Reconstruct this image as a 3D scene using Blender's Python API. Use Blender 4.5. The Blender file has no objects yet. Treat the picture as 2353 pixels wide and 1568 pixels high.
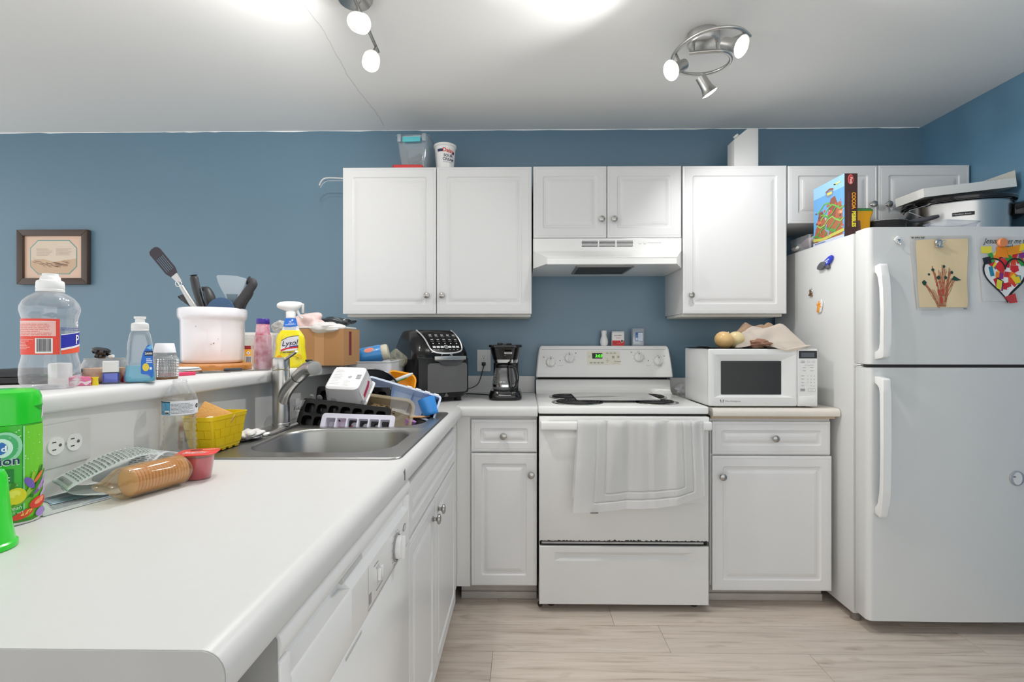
import bpy, bmesh, math, random
from mathutils import Vector, Matrix
random.seed(7)
C = bpy.context.scene.collection
S = bpy.context.scene
V = Vector
def R(d): return math.radians(d)

# ---------------------------------------------------------------- camera, world, exposure
cam = bpy.data.cameras.new('camera'); co = bpy.data.objects.new('camera', cam); C.objects.link(co)
cam.sensor_width = 36; cam.lens = 36*1165/2353
cam.shift_x = -10/2353; cam.shift_y = 3/2353; cam.clip_start = 0.02
co.location = (0, -2.93, 1.203); co.rotation_euler = (R(90), 0, 0.0146)
S.camera = co
w = bpy.data.worlds.new('world'); S.world = w; w.use_nodes = True
w.node_tree.nodes['Background'].inputs[0].default_value = (0.99, 1.0, 1.0, 1)
w.node_tree.nodes['Background'].inputs[1].default_value = 1.38
S.view_settings.view_transform = 'Standard'; S.view_settings.look = 'None'
S.view_settings.gamma = 1; S.view_settings.use_curve_mapping = False
S.view_settings.exposure = 0.06
S.cycles.use_denoising = True
S.cycles.max_bounces = 10; S.cycles.transparent_max_bounces = 24
S.cycles.caustics_reflective = False; S.cycles.caustics_refractive = False
S.cycles.sample_clamp_indirect = 6
LAMP_W = 17.0

# ---------------------------------------------------------------- materials
def lin(c):
    def f(v):
        v /= 255.0
        return v/12.92 if v <= .04045 else ((v+.055)/1.055)**2.4
    return (f(c[0]), f(c[1]), f(c[2]), 1)
MC = {}
def mat(name, c, rough=.45, metal=0, spec=.5, bump=None, var=0, emit=0, coat=0, alpha=1, trans=0, stretch=None, varscale=3, sub=0):
    if name in MC: return MC[name]
    m = bpy.data.materials.new(name); m.use_nodes = True; MC[name] = m
    nt = m.node_tree; p = nt.nodes['Principled BSDF']
    p.inputs['Base Color'].default_value = lin(c)
    p.inputs['Roughness'].default_value = rough
    p.inputs['Metallic'].default_value = metal
    p.inputs['Specular IOR Level'].default_value = spec
    p.inputs['Coat Weight'].default_value = coat
    p.inputs['Alpha'].default_value = alpha
    p.inputs['Transmission Weight'].default_value = trans
    if sub:
        p.inputs['Subsurface Weight'].default_value = sub
        p.inputs['Subsurface Radius'].default_value = (.02, .015, .01)
    if emit:
        p.inputs['Emission Color'].default_value = lin(c); p.inputs['Emission Strength'].default_value = emit
    if bump or var:
        tc = nt.nodes.new('ShaderNodeTexCoord'); mp = nt.nodes.new('ShaderNodeMapping')
        nt.links.new(tc.outputs['Object'], mp.inputs['Vector'])
        if stretch: mp.inputs['Scale'].default_value = stretch
        if bump:
            n = nt.nodes.new('ShaderNodeTexNoise'); n.inputs['Scale'].default_value = bump[0]; n.inputs['Detail'].default_value = 4
            b = nt.nodes.new('ShaderNodeBump'); b.inputs['Strength'].default_value = bump[1]; b.inputs['Distance'].default_value = bump[2] if len(bump) > 2 else .002
            nt.links.new(mp.outputs[0], n.inputs['Vector']); nt.links.new(n.outputs['Fac'], b.inputs['Height']); nt.links.new(b.outputs[0], p.inputs['Normal'])
        if var:
            n2 = nt.nodes.new('ShaderNodeTexNoise'); n2.inputs['Scale'].default_value = varscale; n2.inputs['Detail'].default_value = 5
            nt.links.new(mp.outputs[0], n2.inputs['Vector'])
            mx = nt.nodes.new('ShaderNodeMix'); mx.data_type = 'RGBA'
            k = 1-var
            a = lin(c); mx.inputs['A'].default_value = (a[0]*k, a[1]*k, a[2]*k, 1); k = 1+var*.5
            mx.inputs['B'].default_value = (min(1, a[0]*k), min(1, a[1]*k), min(1, a[2]*k), 1)
            nt.links.new(n2.outputs['Fac'], mx.inputs['Factor']); nt.links.new(mx.outputs['Result'], p.inputs['Base Color'])
    return m
def clear(name, tint=(255, 255, 255), body=.06, bodycol=None, rough=.08, gloss=.9):
    """thin clear plastic or glass wall: see-through with fresnel gloss and a little milky body"""
    if name in MC: return MC[name]
    m = bpy.data.materials.new(name); m.use_nodes = True; MC[name] = m
    nt = m.node_tree; nt.nodes.clear(); N = nt.nodes.new; L = nt.links.new
    out = N('ShaderNodeOutputMaterial'); t = N('ShaderNodeBsdfTransparent'); t.inputs[0].default_value = lin([min(255, c_*.35+255*.65) for c_ in tint])
    g = N('ShaderNodeBsdfGlossy'); g.inputs['Roughness'].default_value = rough; g.inputs['Color'].default_value = (gloss, gloss, gloss, 1)
    d = N('ShaderNodeBsdfDiffuse'); d.inputs[0].default_value = lin(bodycol or tint)
    lw = N('ShaderNodeLayerWeight'); lw.inputs['Blend'].default_value = .5
    def curve(p_, a_, b_):
        k = N('ShaderNodeMath'); k.operation = 'POWER'; k.inputs[1].default_value = p_; L(lw.outputs['Facing'], k.inputs[0])
        q = N('ShaderNodeMath'); q.operation = 'MULTIPLY_ADD'; q.inputs[1].default_value = b_; q.inputs[2].default_value = a_; L(k.outputs[0], q.inputs[0]); return q.outputs[0]
    m1 = N('ShaderNodeMixShader'); L(curve(2.5, body, .42), m1.inputs[0]); L(t.outputs[0], m1.inputs[1]); L(d.outputs[0], m1.inputs[2])
    m2 = N('ShaderNodeMixShader'); L(curve(3, .09, .35), m2.inputs[0]); L(m1.outputs[0], m2.inputs[1]); L(g.outputs[0], m2.inputs[2])
    L(m2.outputs[0], out.inputs['Surface'])
    return m
def pm(c, rough=.5, metal=0):
    return mat('print_%d_%d_%d_%d' % (c[0], c[1], c[2], rough*100), c, rough, metal)

# ---------------------------------------------------------------- mesh helpers
def nb(): return bmesh.new()
def bx(bm, x0, x1, y0, y1, z0, z1, bev=0, seg=2):
    r = bmesh.ops.create_cube(bm, size=1)
    for v in r['verts']:
        v.co = V(((x0+x1)/2+v.co.x*(x1-x0), (y0+y1)/2+v.co.y*(y1-y0), (z0+z1)/2+v.co.z*(z1-z0)))
    if bev:
        es = set(e for v in r['verts'] for e in v.link_edges)
        bmesh.ops.bevel(bm, geom=list(es), offset=bev, segments=seg, profile=.5, affect='EDGES')
    return bm
def obox(bm, M, sx, sy, sz, bev=0, seg=2):
    t = nb(); bx(t, -sx/2, sx/2, -sy/2, sy/2, -sz/2, sz/2, bev, seg); t.transform(M); join(bm, t)
def join(bm, t):
    me = bpy.data.meshes.new('t'); t.to_mesh(me); t.free(); bm.from_mesh(me); bpy.data.meshes.remove(me)
def loops(bm, ls, cap0=False, cap1=False, closed=True):
    vs = [[bm.verts.new(p) for p in l] for l in ls]
    for a, b in zip(vs, vs[1:]):
        n = len(a)
        for i in range(n if closed else n-1):
            j = (i+1) % n
            try: bm.faces.new((a[i], a[j], b[j], b[i]))
            except ValueError: pass
    if cap0: bm.faces.new(list(reversed(vs[0])))
    if cap1: bm.faces.new(vs[-1])
    return vs
def lathe(bm, prof, seg=28, M=None, ribs=0, ribamp=0, cap=True, sx=1, sy=1):
    ls = []
    for r, z in prof:
        l = []
        for i in range(seg):
            a = 2*math.pi*i/seg
            rr = max(r, 1e-5)*(1+ribamp*math.cos(ribs*a)) if ribs else max(r, 1e-5)
            p = V((rr*math.cos(a)*sx, rr*math.sin(a)*sy, z)); l.append(M @ p if M else p)
        ls.append(l)
    loops(bm, ls, cap, cap)
    return bm
def frame_to(p, d, up=V((0, 0, 1))):
    """matrix whose z axis runs along d, at p"""
    z = V(d).normalized()
    if abs(z.dot(up)) > .99: up = V((0, 1, 0))
    x = up.cross(z).normalized(); y = z.cross(x)
    return Matrix(((x.x, y.x, z.x, p[0]), (x.y, y.y, z.y, p[1]), (x.z, y.z, z.z, p[2]), (0, 0, 0, 1)))
def tube(bm, pts, r, seg=8, flat=1.0, closed=False):
    pts = [V(p) for p in pts]; n = len(pts); ls = []; up = None
    for i, p in enumerate(pts):
        if closed: d = pts[(i+1) % n]-pts[i-1]
        else: d = pts[min(i+1, n-1)]-pts[max(i-1, 0)]
        d.normalize()
        if up is None:
            up = V((0, 0, 1)) if abs(d.z) < .9 else V((0, 1, 0))
        x = up.cross(d)
        if x.length < 1e-4: x = V((1, 0, 0)).cross(d)
        x.normalize(); y = d.cross(x); up = y
        rr = r[i] if isinstance(r, (list, tuple)) else r
        ls.append([p+x*rr*math.cos(2*math.pi*k/seg)+y*rr*flat*math.sin(2*math.pi*k/seg) for k in range(seg)])
    if closed: ls.append(ls[0]); loops(bm, ls)
    else: loops(bm, ls, True, True)
    return bm
def smooth_path(pts, n=6):
    pts = [V(p) for p in pts]; out = []
    for i in range(len(pts)-1):
        p0 = pts[max(i-1, 0)]; p1 = pts[i]; p2 = pts[i+1]; p3 = pts[min(i+2, len(pts)-1)]
        for k in range(n):
            t = k/n
            out.append(.5*((2*p1)+(p2-p0)*t+(2*p0-5*p1+4*p2-p3)*t*t+(3*p1-p0-3*p2+p3)*t**3))
    out.append(pts[-1]); return out
def rr(w, h, r, n=4):
    """rounded rectangle loop, counter clockwise, centred"""
    r = max(min(r, w/2-1e-5, h/2-1e-5), 1e-5); o = []
    for cx, cy, a0 in ((w/2-r, h/2-r, 0), (-w/2+r, h/2-r, 90), (-w/2+r, -h/2+r, 180), (w/2-r, -h/2+r, 270)):
        for k in range(n+1):
            a = R(a0+90*k/n); o.append((cx+r*math.cos(a), cy+r*math.sin(a)))
    return o
def loft(bm, secs, n=4, M=None, cap0=True, cap1=True):
    """secs: (w, d, r, z, ox, oy)"""
    ls = []
    for s in secs:
        w_, d_, r_, z_ = s[:4]; ox, oy = (s[4], s[5]) if len(s) > 4 else (0, 0)
        l = [V((x+ox, y+oy, z_)) for x, y in rr(w_, d_, r_, n)]
        ls.append([M @ p for p in l] if M else l)
    loops(bm, ls, cap0, cap1); return bm
def prism(bm, pts, h0, h1, M=None, bev=0):
    """2D outline extruded along local z"""
    t = nb(); ls = [[V((x, y, h)) for x, y in pts] for h in (h0, h1)]
    loops(t, ls, True, True)
    if bev: bmesh.ops.bevel(t, geom=[e for e in t.edges], offset=bev, segments=2, profile=.5, affect='EDGES')
    if M: t.transform(M)
    join(bm, t); return bm
def sheet(bm, fn, nu, nv, th=0):
    g = [[bm.verts.new(fn(i/nu, j/nv)) for j in range(nv+1)] for i in range(nu+1)]
    fs = [bm.faces.new((g[i][j], g[i+1][j], g[i+1][j+1], g[i][j+1])) for i in range(nu) for j in range(nv)]
    if th: bmesh.ops.solidify(bm, geom=fs, thickness=th)
    return bm
def fm(o, u, v):
    """frame from origin and two in-plane axes; w = u x v"""
    u = V(u).normalized(); v = V(v).normalized(); w_ = u.cross(v)
    return Matrix(((u.x, v.x, w_.x, o[0]), (u.y, v.y, w_.y, o[1]), (u.z, v.z, w_.z, o[2]), (0, 0, 0, 1)))
def chain(o):
    m = Matrix.Identity(4)
    while o is not None:
        m = o.matrix_basis @ m; o = o.parent
    return m
def obj(name, bm, m, parent=None, world=False, ang=38, flatsh=False, fix=True):
    if world and parent is not None: bm.transform(chain(parent).inverted())
    if fix: bmesh.ops.recalc_face_normals(bm, faces=bm.faces[:])
    me = bpy.data.meshes.new(name); bm.to_mesh(me); bm.free()
    for k in (m if isinstance(m, (list, tuple)) else [m]): me.materials.append(k)
    if not flatsh:
        me.polygons.foreach_set('use_smooth', [True]*len(me.polygons)); me.set_sharp_from_angle(angle=R(ang))
    o = bpy.data.objects.new(name, me); C.objects.link(o)
    if parent is not None: o.parent = parent
    return o
def thing(name, label, cat, loc=(0, 0, 0), rz=0, group=None):
    o = bpy.data.objects.new(name, None); C.objects.link(o); o.empty_display_size = .05
    o.location = loc; o.rotation_euler = (0, 0, R(rz)); tag(o, label, cat, group); return o
def tag(o, label, cat, group=None):
    o['label'] = label; o['category'] = cat
    if group: o['group'] = group
    return o
def struct(name, bm, m, **k):
    o = obj(name, bm, m, **k); o['kind'] = 'structure'; return o

# ---------------------------------------------------------------- flat print (labels, lettering)
def text2d(s, size, bold=0, shear=0, align='LEFT', sx=1):
    cu = bpy.data.curves.new('t', 'FONT'); cu.body = s; cu.size = size; cu.offset = bold*size; cu.shear = shear; cu.align_x = align; cu.resolution_u = 3
    o = bpy.data.objects.new('t', cu); C.objects.link(o)
    me = bpy.data.meshes.new_from_object(o.evaluated_get(bpy.context.evaluated_depsgraph_get()))
    vs = [(v.co.x*sx, v.co.y) for v in me.vertices]; fs = [tuple(p.vertices) for p in me.polygons]
    bpy.data.objects.remove(o); bpy.data.curves.remove(cu); bpy.data.meshes.remove(me)
    return vs, fs
def E(cx, cy, rx, ry, n=20, a0=0, a1=360): return [(cx+rx*math.cos(R(a0+(a1-a0)*i/n)), cy+ry*math.sin(R(a0+(a1-a0)*i/n))) for i in range(n if a1-a0 == 360 else n+1)]
def B(x0, y0, x1, y1): return [(x0, y0), (x1, y0), (x1, y1), (x0, y1)]
def stroke(pts, w_):
    pts = [V((p[0], p[1], 0)) for p in pts]; a = []; b = []
    for i, p in enumerate(pts):
        d = (pts[min(i+1, len(pts)-1)]-pts[max(i-1, 0)]).normalized(); nrm = V((-d.y, d.x, 0))*w_/2
        a.append((p+nrm)[:2]); b.append((p-nrm)[:2])
    return a+b[::-1]
def art(parent, items, mp, name='label_print', du=0, dv=0, rough=.5, eps=.0003, world=True):
    """items: (points | ('text', s, x, y, size, opts), colour, layer); mp maps (u, v, w) to 3D"""
    bm = nb(); mats = []; mi = {}
    for ii, it in enumerate(items):
        g, col, lay = it; lay = lay+ii*8e-6/eps
        if col not in mi: mi[col] = len(mats); mats.append(pm(col, rough))
        t = nb()
        if g and g[0] == 'text':
            o_ = g[5] if len(g) > 5 else {}
            vs, fs = text2d(g[1], g[4], o_.get('bold', 0), o_.get('shear', 0), o_.get('align', 'LEFT'), o_.get('sx', 1))
            rt = R(o_.get('rot', 0)); c_, s_ = math.cos(rt), math.sin(rt)
            vv = [t.verts.new((g[2]+x*c_-y*s_, g[3]+x*s_+y*c_, lay*eps)) for x, y in vs]
            for f in fs:
                try: t.faces.new([vv[i] for i in f])
                except ValueError: pass
        else:
            vv = [t.verts.new((x, y, lay*eps)) for x, y in g]
            try: f = t.faces.new(vv)
            except ValueError: continue
            f.normal_update()
            if f.normal.z < 0: f.normal_flip()
        if du and t.verts:
            xs = [v.co.x for v in t.verts]; k = math.floor(min(xs)/du)+1
            while k*du < max(xs):
                bmesh.ops.bisect_plane(t, geom=t.verts[:]+t.edges[:]+t.faces[:], plane_co=(k*du, 0, 0), plane_no=(1, 0, 0)); k += 1
        if dv and t.verts:
            ys = [v.co.y for v in t.verts]; k = math.floor(min(ys)/dv)+1
            while k*dv < max(ys):
                bmesh.ops.bisect_plane(t, geom=t.verts[:]+t.edges[:]+t.faces[:], plane_co=(0, k*dv, 0), plane_no=(0, 1, 0)); k += 1
        for v in t.verts: v.co = mp(v.co.x, v.co.y, v.co.z)
        for f in t.faces: f.material_index = mi[col]
        join(bm, t)
    return obj(name, bm, mats, parent, world=world, flatsh=True, fix=False)
def flat(M): return lambda u, v, w_: M @ V((u, v, w_+.0004))
def cyl(rf, a0=0, sy=1):
    """wrap: u is arc length at the radius, angle a0 (deg) measured from -Y towards +X"""
    def f(u, v, w_):
        r = rf(v) if callable(rf) else rf
        a = R(a0)+u/r; r += w_+.0005
        return V((r*math.sin(a), -r*math.cos(a)*sy, v))
    return f
def lines(x0, x1, y0, y1, n, col, lay, fill=.45, jit=.3, seed=1):
    """rows of small print as thin broken bars"""
    rd = random.Random(seed); out = []; h = (y1-y0)/n
    for i in range(n):
        y = y0+i*h; x = x0
        xe = x1-(x1-x0)*jit*rd.random()
        while x < xe:
            ww = (x1-x0)*(.06+.12*rd.random()); out.append((B(x, y, min(x+ww, xe), y+h*fill), col, lay)); x += ww+(x1-x0)*.02
    return out
def barcode(x0, y0, x1, y1, col, lay, seed=3, horiz=False):
    rd = random.Random(seed); out = []; x = 0; W_ = (y1-y0) if horiz else (x1-x0)
    while x < W_:
        a = W_*(.012+.02*rd.random())
        if x+a > W_: break
        out.append((B(x0, y0+x, x1, y0+x+a) if horiz else B(x0+x, y0, x0+x+a, y1), col, lay)); x += a+W_*(.012+.02*rd.random())
    return out

# ---------------------------------------------------------------- shared materials
white_paint = mat('white_thermofoil', (222, 222, 222), .32, spec=.45, bump=(9, .03))
white_cab = mat('white_cabinet_box', (224, 224, 222), .5)
white_gloss = mat('white_enamel', (236, 236, 234), .18, spec=.5)
white_plastic = mat('white_plastic', (234, 234, 232), .35)
nickel = mat('brushed_nickel', (176, 174, 170), .28, 1, bump=(60, .05), stretch=(1, 1, 8))
chrome = mat('chrome', (215, 215, 215), .1, 1)
steel = mat('brushed_steel', (184, 184, 182), .32, 1, bump=(120, .04), stretch=(1, 12, 1))
black_plastic = mat('black_plastic', (22, 22, 24), .3)
black_gloss = mat('black_gloss', (14, 14, 16), .12, coat=.3)
dark_gap = mat('dark_gap', (18, 17, 16), .8)
laminate = mat('white_laminate', (213, 213, 212), .38, spec=.4, bump=(300, .02, .001), var=.02, varscale=40)

# ================================================================ THE ROOM
def wood_mat():
    m = bpy.data.materials.new('oak_laminate'); m.use_nodes = True; nt = m.node_tree; N = nt.nodes.new; L = nt.links.new
    p = nt.nodes['Principled BSDF']; p.inputs['Roughness'].default_value = .42
    tc = N('ShaderNodeTexCoord'); oi = N('ShaderNodeObjectInfo'); ad = N('ShaderNodeVectorMath'); ad.operation = 'ADD'
    ml = N('ShaderNodeVectorMath'); ml.operation = 'SCALE'; ml.inputs[0].default_value = (13, 7, 3); L(oi.outputs['Random'], ml.inputs['Scale'])
    L(tc.outputs['Object'], ad.inputs[0]); L(ml.outputs[0], ad.inputs[1])
    mp = N('ShaderNodeMapping'); mp.inputs['Scale'].default_value = (1.1, 16, 1); L(ad.outputs[0], mp.inputs[0])
    n1 = N('ShaderNodeTexNoise'); n1.inputs['Scale'].default_value = 2.2; n1.inputs['Detail'].default_value = 9; n1.inputs['Roughness'].default_value = .62; n1.inputs['Distortion'].default_value = .9; L(mp.outputs[0], n1.inputs['Vector'])
    mp2 = N('ShaderNodeMapping'); mp2.inputs['Scale'].default_value = (3.2, 9, 1); L(ad.outputs[0], mp2.inputs[0])
    n2 = N('ShaderNodeTexNoise'); n2.inputs['Scale'].default_value = 1.6; n2.inputs['Detail'].default_value = 3; L(mp2.outputs[0], n2.inputs['Vector'])
    r1 = N('ShaderNodeValToRGB'); e = r1.color_ramp.elements; e[0].position = .28; e[0].color = lin((170, 155, 141)); e[1].position = .72; e[1].color = lin((219, 207, 194)); k = e.new(.46); k.color = lin((205, 191, 178)); L(n1.outputs['Fac'], r1.inputs[0])
    r2 = N('ShaderNodeValToRGB'); e = r2.color_ramp.elements; e[0].position = .22; e[0].color = (.62, .58, .54, 1); e[1].position = .34; e[1].color = (1, 1, 1, 1); L(n2.outputs['Fac'], r2.inputs[0])
    mx = N('ShaderNodeMix'); mx.data_type = 'RGBA'; mx.blend_type = 'MULTIPLY'; mx.inputs['Factor'].default_value = .8; L(r1.outputs[0], mx.inputs['A']); L(r2.outputs[0], mx.inputs['B'])
    hv = N('ShaderNodeHueSaturation'); mr = N('ShaderNodeMapRange'); mr.inputs['To Min'].default_value = .93; mr.inputs['To Max'].default_value = 1.05; L(oi.outputs['Random'], mr.inputs[0]); L(mr.outputs[0], hv.inputs['Value']); L(mx.outputs['Result'], hv.inputs['Color'])
    L(hv.outputs[0], p.inputs['Base Color'])
    b = N('ShaderNodeBump'); b.inputs['Strength'].default_value = .12; b.inputs['Distance'].default_value = .001; L(n1.outputs['Fac'], b.inputs['Height']); L(b.outputs[0], p.inputs['Normal'])
    return m
wood = wood_mat()
wall_blue = mat('blue_wall_paint', (99, 131, 151), .38, spec=.8, bump=(170, .05, .002), var=.04, varscale=2)
ceil_paint = mat('white_ceiling_paint', (250, 250, 248), .75, spec=.25, bump=(220, .05, .002), var=.025, varscale=1.5)
half_paint = mat('white_half_wall_paint', (234, 233, 230), .55, bump=(200, .04, .002), var=.03, varscale=6)
dirty = mat('scuffed_kickboard', (186, 180, 172), .6, var=.22, varscale=14, stretch=(1, 1, 3))

floor = struct('floor', bx(nb(), -4.6, 2.37, -4.8, .1, -.06, -.0045), mat('floor_underlay', (96, 84, 72), .9))
rows = [(-.2, -.39), (-.39, -.58), (-.58, -.77), (-.77, -.96), (-.96, -1.15), (-1.15, -1.34), (-1.34, -1.53), (-1.53, -1.72), (-1.72, -1.91), (-1.91, -2.1), (-2.1, -2.29), (-2.29, -2.48), (-2.48, -2.67), (-2.67, -2.86)]
joints = {2: .385, 3: .57, 4: -.12}
for i, (y1, y0) in enumerate(rows):
    x = joints.get(i, random.uniform(-.3, .9))-1.22
    while x < 2.25:
        a, b = max(x, -.33), min(x+1.22, 2.268)
        if b-a > .02: obj('plank', bx(nb(), a+.0006, b-.0006, y0+.0006, y1-.0006, -.0045, 0), wood, floor, flatsh=True)
        x += 1.22
# the rest of the floor reaches into the next room under the bar
obj('living_room_flooring', bx(nb(), -4.6, -1.0, -4.8, .0, -.0045, 0), wood, floor, flatsh=True)
struct('wall_back', bx(nb(), -4.6, 2.37, 0, .1, 0, 2.432), wall_blue)
struct('wall_right', bx(nb(), 2.271, 2.37, -3.2, 0, 0, 2.432), mat('blue_wall_paint_side', (93, 134, 161), .38, spec=.8, bump=(170, .05, .002)))
ceiling = struct('ceiling', bx(nb(), -4.6, 2.37, -4.8, .1, 2.432, 2.5), ceil_paint)
# hairline crack in the ceiling and a ragged paint edge above the wall
rd = random.Random(4); pts = []
for i in range(41):
    t = i/40; pts.append((-.80+rd.uniform(-.003, .003)+.010*math.sin(t*9), -1.14+1.08*t))
bm = nb(); prism(bm, stroke(pts, .0012), -.0006, 0, Matrix.Translation((0, 0, 2.4317))); obj('crack', bm, mat('crack_grey', (196, 196, 193), .9), ceiling)
bm = nb(); pts = [(-4.5, 0)]
x = -4.5
while x < 2.25: x += rd.uniform(.02, .16); pts.append((min(x, 2.26), -rd.uniform(.001, .0055)))
pts.append((2.26, 0)); prism(bm, pts, 0, .0012, Matrix(((1, 0, 0, 0), (0, 0, -1, 0), (0, 1, 0, 2.432), (0, 0, 0, 1)))); obj('ragged_paint_edge', bm, ceil_paint, ceiling)
struct('wall_left', bx(nb(), -1.0, -.887, -2.6, 0, 0, 1.0705), half_paint)

# ---------------------------------------------------------------- lamps
lampmetal = mat('satin_nickel', (196, 195, 192), .3, 1, bump=(80, .04), stretch=(1, 1, 10))
glow = mat('lit_bulb_face', (255, 250, 242), .5, emit=22)
frost = mat('lit_frosted_shade', (245, 244, 240), .5, emit=.35)
def bulb(parent, p, d, r, energy, ang=165, blend=.6):
    d = V(d).normalized(); l = bpy.data.lights.new('bulb_light', 'SPOT'); l.energy = energy; l.spot_size = R(ang); l.spot_blend = blend; l.shadow_soft_size = .022; l.color = (1, .988, .972)
    o = bpy.data.objects.new('bulb_light', l); C.objects.link(o); o.parent = parent
    o.matrix_local = Matrix.Translation(V(p)+d*.012) @ (-d).to_track_quat('Z', 'Y').to_matrix().to_4x4()
    return o
def spot_head(root, neck, base, d, L_, prof, shade_mat, energy, stem_r=.005, name='spot_head', ang=165):
    """neck: point on the rail; base: back end of the head; d: aim"""
    d = V(d).normalized(); base = V(base); M = frame_to(base, d); t = V(chain(root).inverted() @ base)
    inv = chain(root).inverted(); bm = nb(); lathe(bm, prof, 28, M, cap=False)
    h = obj(name, bm, shade_mat, root, world=True)
    rf = prof[-1][0]
    bm = nb(); lathe(bm, [(rf*.9, L_-.003), (rf*.6, L_+.0012), (.0001, L_+.002)], 24, M, cap=False); obj('bulb', bm, glow, h, world=True)
    bm = nb(); lathe(bm, [(.0001, -.001), (prof[0][0], 0)], 24, M, cap=False); obj('back_cap', bm, lampmetal, h, world=True)
    bm = nb(); tube(bm, [neck, base+d*L_*.35+V((0, 0, prof[0][0]*.8))], stem_r, 8); obj('stem', bm, nickel, h, world=True)
    bulb(root, inv @ (base+d*L_), d, rf, energy, ang)
t = thing('track_light', 'straight nickel track ceiling light with frosted round heads over the peninsula', 'ceiling light', (-.60, -1.14, 2.432))
bm = nb(); lathe(bm, [(.062, 2.432), (.062, 2.424), (.055, 2.412), (.018, 2.408), (.001, 2.408)], 32, Matrix.Translation((-.60, -1.14, 0))); obj('canopy', bm, nickel, t, world=True)
bm = nb(); tube(bm, [(-.578, -.925, 2.358), (-.572, -1.14, 2.36), (-.566, -1.40, 2.36), (-.56, -1.66, 2.36)], .0065, 10); obj('rail', bm, nickel, t, world=True)
for yy in (-1.1, -1.2):
    bm = nb(); tube(bm, [(-.573, yy, 2.36), (-.595, yy*.5-.57, 2.41)], .005, 8); obj('rail_post', bm, nickel, t, world=True)
gp = [(.019, 0), (.026, .006), (.031, .02), (.0325, .04), (.031, .062)]
for i, (nk, bs, d) in enumerate([((-.576, -.962, 2.355), (-.582, -.99, 2.305), (.06, -.55, -.8)), ((-.57, -1.20, 2.355), (-.583, -1.21, 2.30), (.72, -.5, -.5)), ((-.565, -1.42, 2.355), (-.57, -1.42, 2.30), (-.86, .25, -.35)), ((-.561, -1.62, 2.355), (-.562, -1.62, 2.30), (-.5, -.3, -.5))]):
    spot_head(t, nk, bs, d, .062, gp, frost, LAMP_W*[.5, 1.6, 1.3, .9][i], ang=[156, 156, 164, 156][i], name='glass_head')

t = thing('spiral_spotlight', 'brushed nickel spiral ceiling spotlight with three flared heads', 'ceiling light', (.715, -.90, 2.432))
bm = nb(); lathe(bm, [(.062, 2.432), (.062, 2.395), (.058, 2.388), (.03, 2.384), (.001, 2.384)], 36, Matrix.Translation((.715, -.90, 0))); obj('canopy', bm, lampmetal, t, world=True)
arc = smooth_path([(.855, -1.0, 2.362), (.80, -1.045, 2.362), (.73, -1.055, 2.362), (.66, -1.025, 2.36), (.612, -.95, 2.357), (.602, -.87, 2.355), (.632, -.795, 2.352), (.70, -.755, 2.35), (.785, -.757, 2.35), (.838, -.81, 2.35), (.835, -.875, 2.35), (.79, -.915, 2.353), (.72, -.91, 2.356), (.66, -.895, 2.358)], 5)
bm = nb(); tube(bm, arc, .0075, 10); obj('spiral_rail', bm, lampmetal, t, world=True)
for p in ((.675, -.90), (.765, -.915)):
    bm = nb(); tube(bm, [(p[0], p[1], 2.357), (p[0], p[1], 2.392)], .006, 8); obj('rail_post', bm, lampmetal, t, world=True)
fp = [(.021, 0), (.0215, .03), (.0235, .05), (.029, .068), (.037, .08)]
for nk, bs, d, e, an in [((.606, -.90, 2.352), (.628, -.935, 2.292), (-.74, -.40, -.5), 1.45, 148), ((.835, -1.02, 2.362), (.735, -1.06, 2.30), (.52, -.68, -.55), 1.3, 164), ((.77, -.757, 2.35), (.742, -.79, 2.318), (.50, .05, -.80), 1.0, 150)]:
    spot_head(t, nk, bs, d, .08, fp, lampmetal, LAMP_W*e, ang=an, name='flared_head')

# ================================================================ CABINETS
def panel(bm, M, W_, H_, k=1.0, t=.019):
    """raised panel front; M origin at the middle of the front face, local z outwards"""
    sec = [(0, -t, .001), (0, -.0035, .001), (.0012, -.001, .0015), (.004, 0, .002), (.0115, 0, .002), (.0124, -.0012, .002), (.0136, -.0012, .002), (.0145, 0, .002),
           (.050*k, 0, .009), (.0525*k, -.0022, .009), (.0555*k, -.0055, .008), (.066*k, -.0062, .006), (.0675*k, -.0045, .001), (.072*k, -.0040, .001), (.0735*k, -.0026, .001), (.0775*k, -.0018, .001), (.083*k, -.0005, .001), (.086*k, -.0004, .001)]
    ls = []
    for i, z, r in sec: ls.append([M @ V((x, y, z)) for x, y in rr(W_-2*i, H_-2*i, r, 3)])
    loops(bm, ls, True, True); return bm
def knob_bm(p, d, s=1.0):
    bm = nb(); lathe(bm, [(.0085*s, 0), (.0085*s, .002), (.0055*s, .005), (.0052*s, .011), (.009*s, .014), (.0145*s, .0165), (.0158*s, .020), (.0145*s, .0235), (.009*s, .0262), (.0005, .0272)], 22, frame_to(p, d)); return bm
def front(parent, name, x0, x1, z0, z1, y, knob=None, k=1.0):
    bm = nb(); panel(bm, fm(((x0+x1)/2, y, (z0+z1)/2), (1, 0, 0), (0, 0, 1)), x1-x0, z1-z0, k)
    o = obj(name, bm, white_paint, parent, world=True, ang=25)
    if knob: obj('knob', knob_bm((knob[0], y, knob[1]), (0, -1, 0)), nickel, o, world=True)
    return o
YF = -.327
def upper(label, x0, x1, z0, z1, doors, rail=True):
    t = thing('upper_cabinet', label, 'cabinet', ((x0+x1)/2, -.15, z0))
    bm = nb(); bx(bm, x0+.002, x1-.002, YF+.02, -.001, z0+.002, z1-.004, .0015); obj('cabinet_box', bm, white_cab, t, world=True)
    for (a, b, kx, kz) in doors: front(t, 'door', a, b, z0, z1-.003, YF, (kx, kz), .98)
    return t
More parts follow.
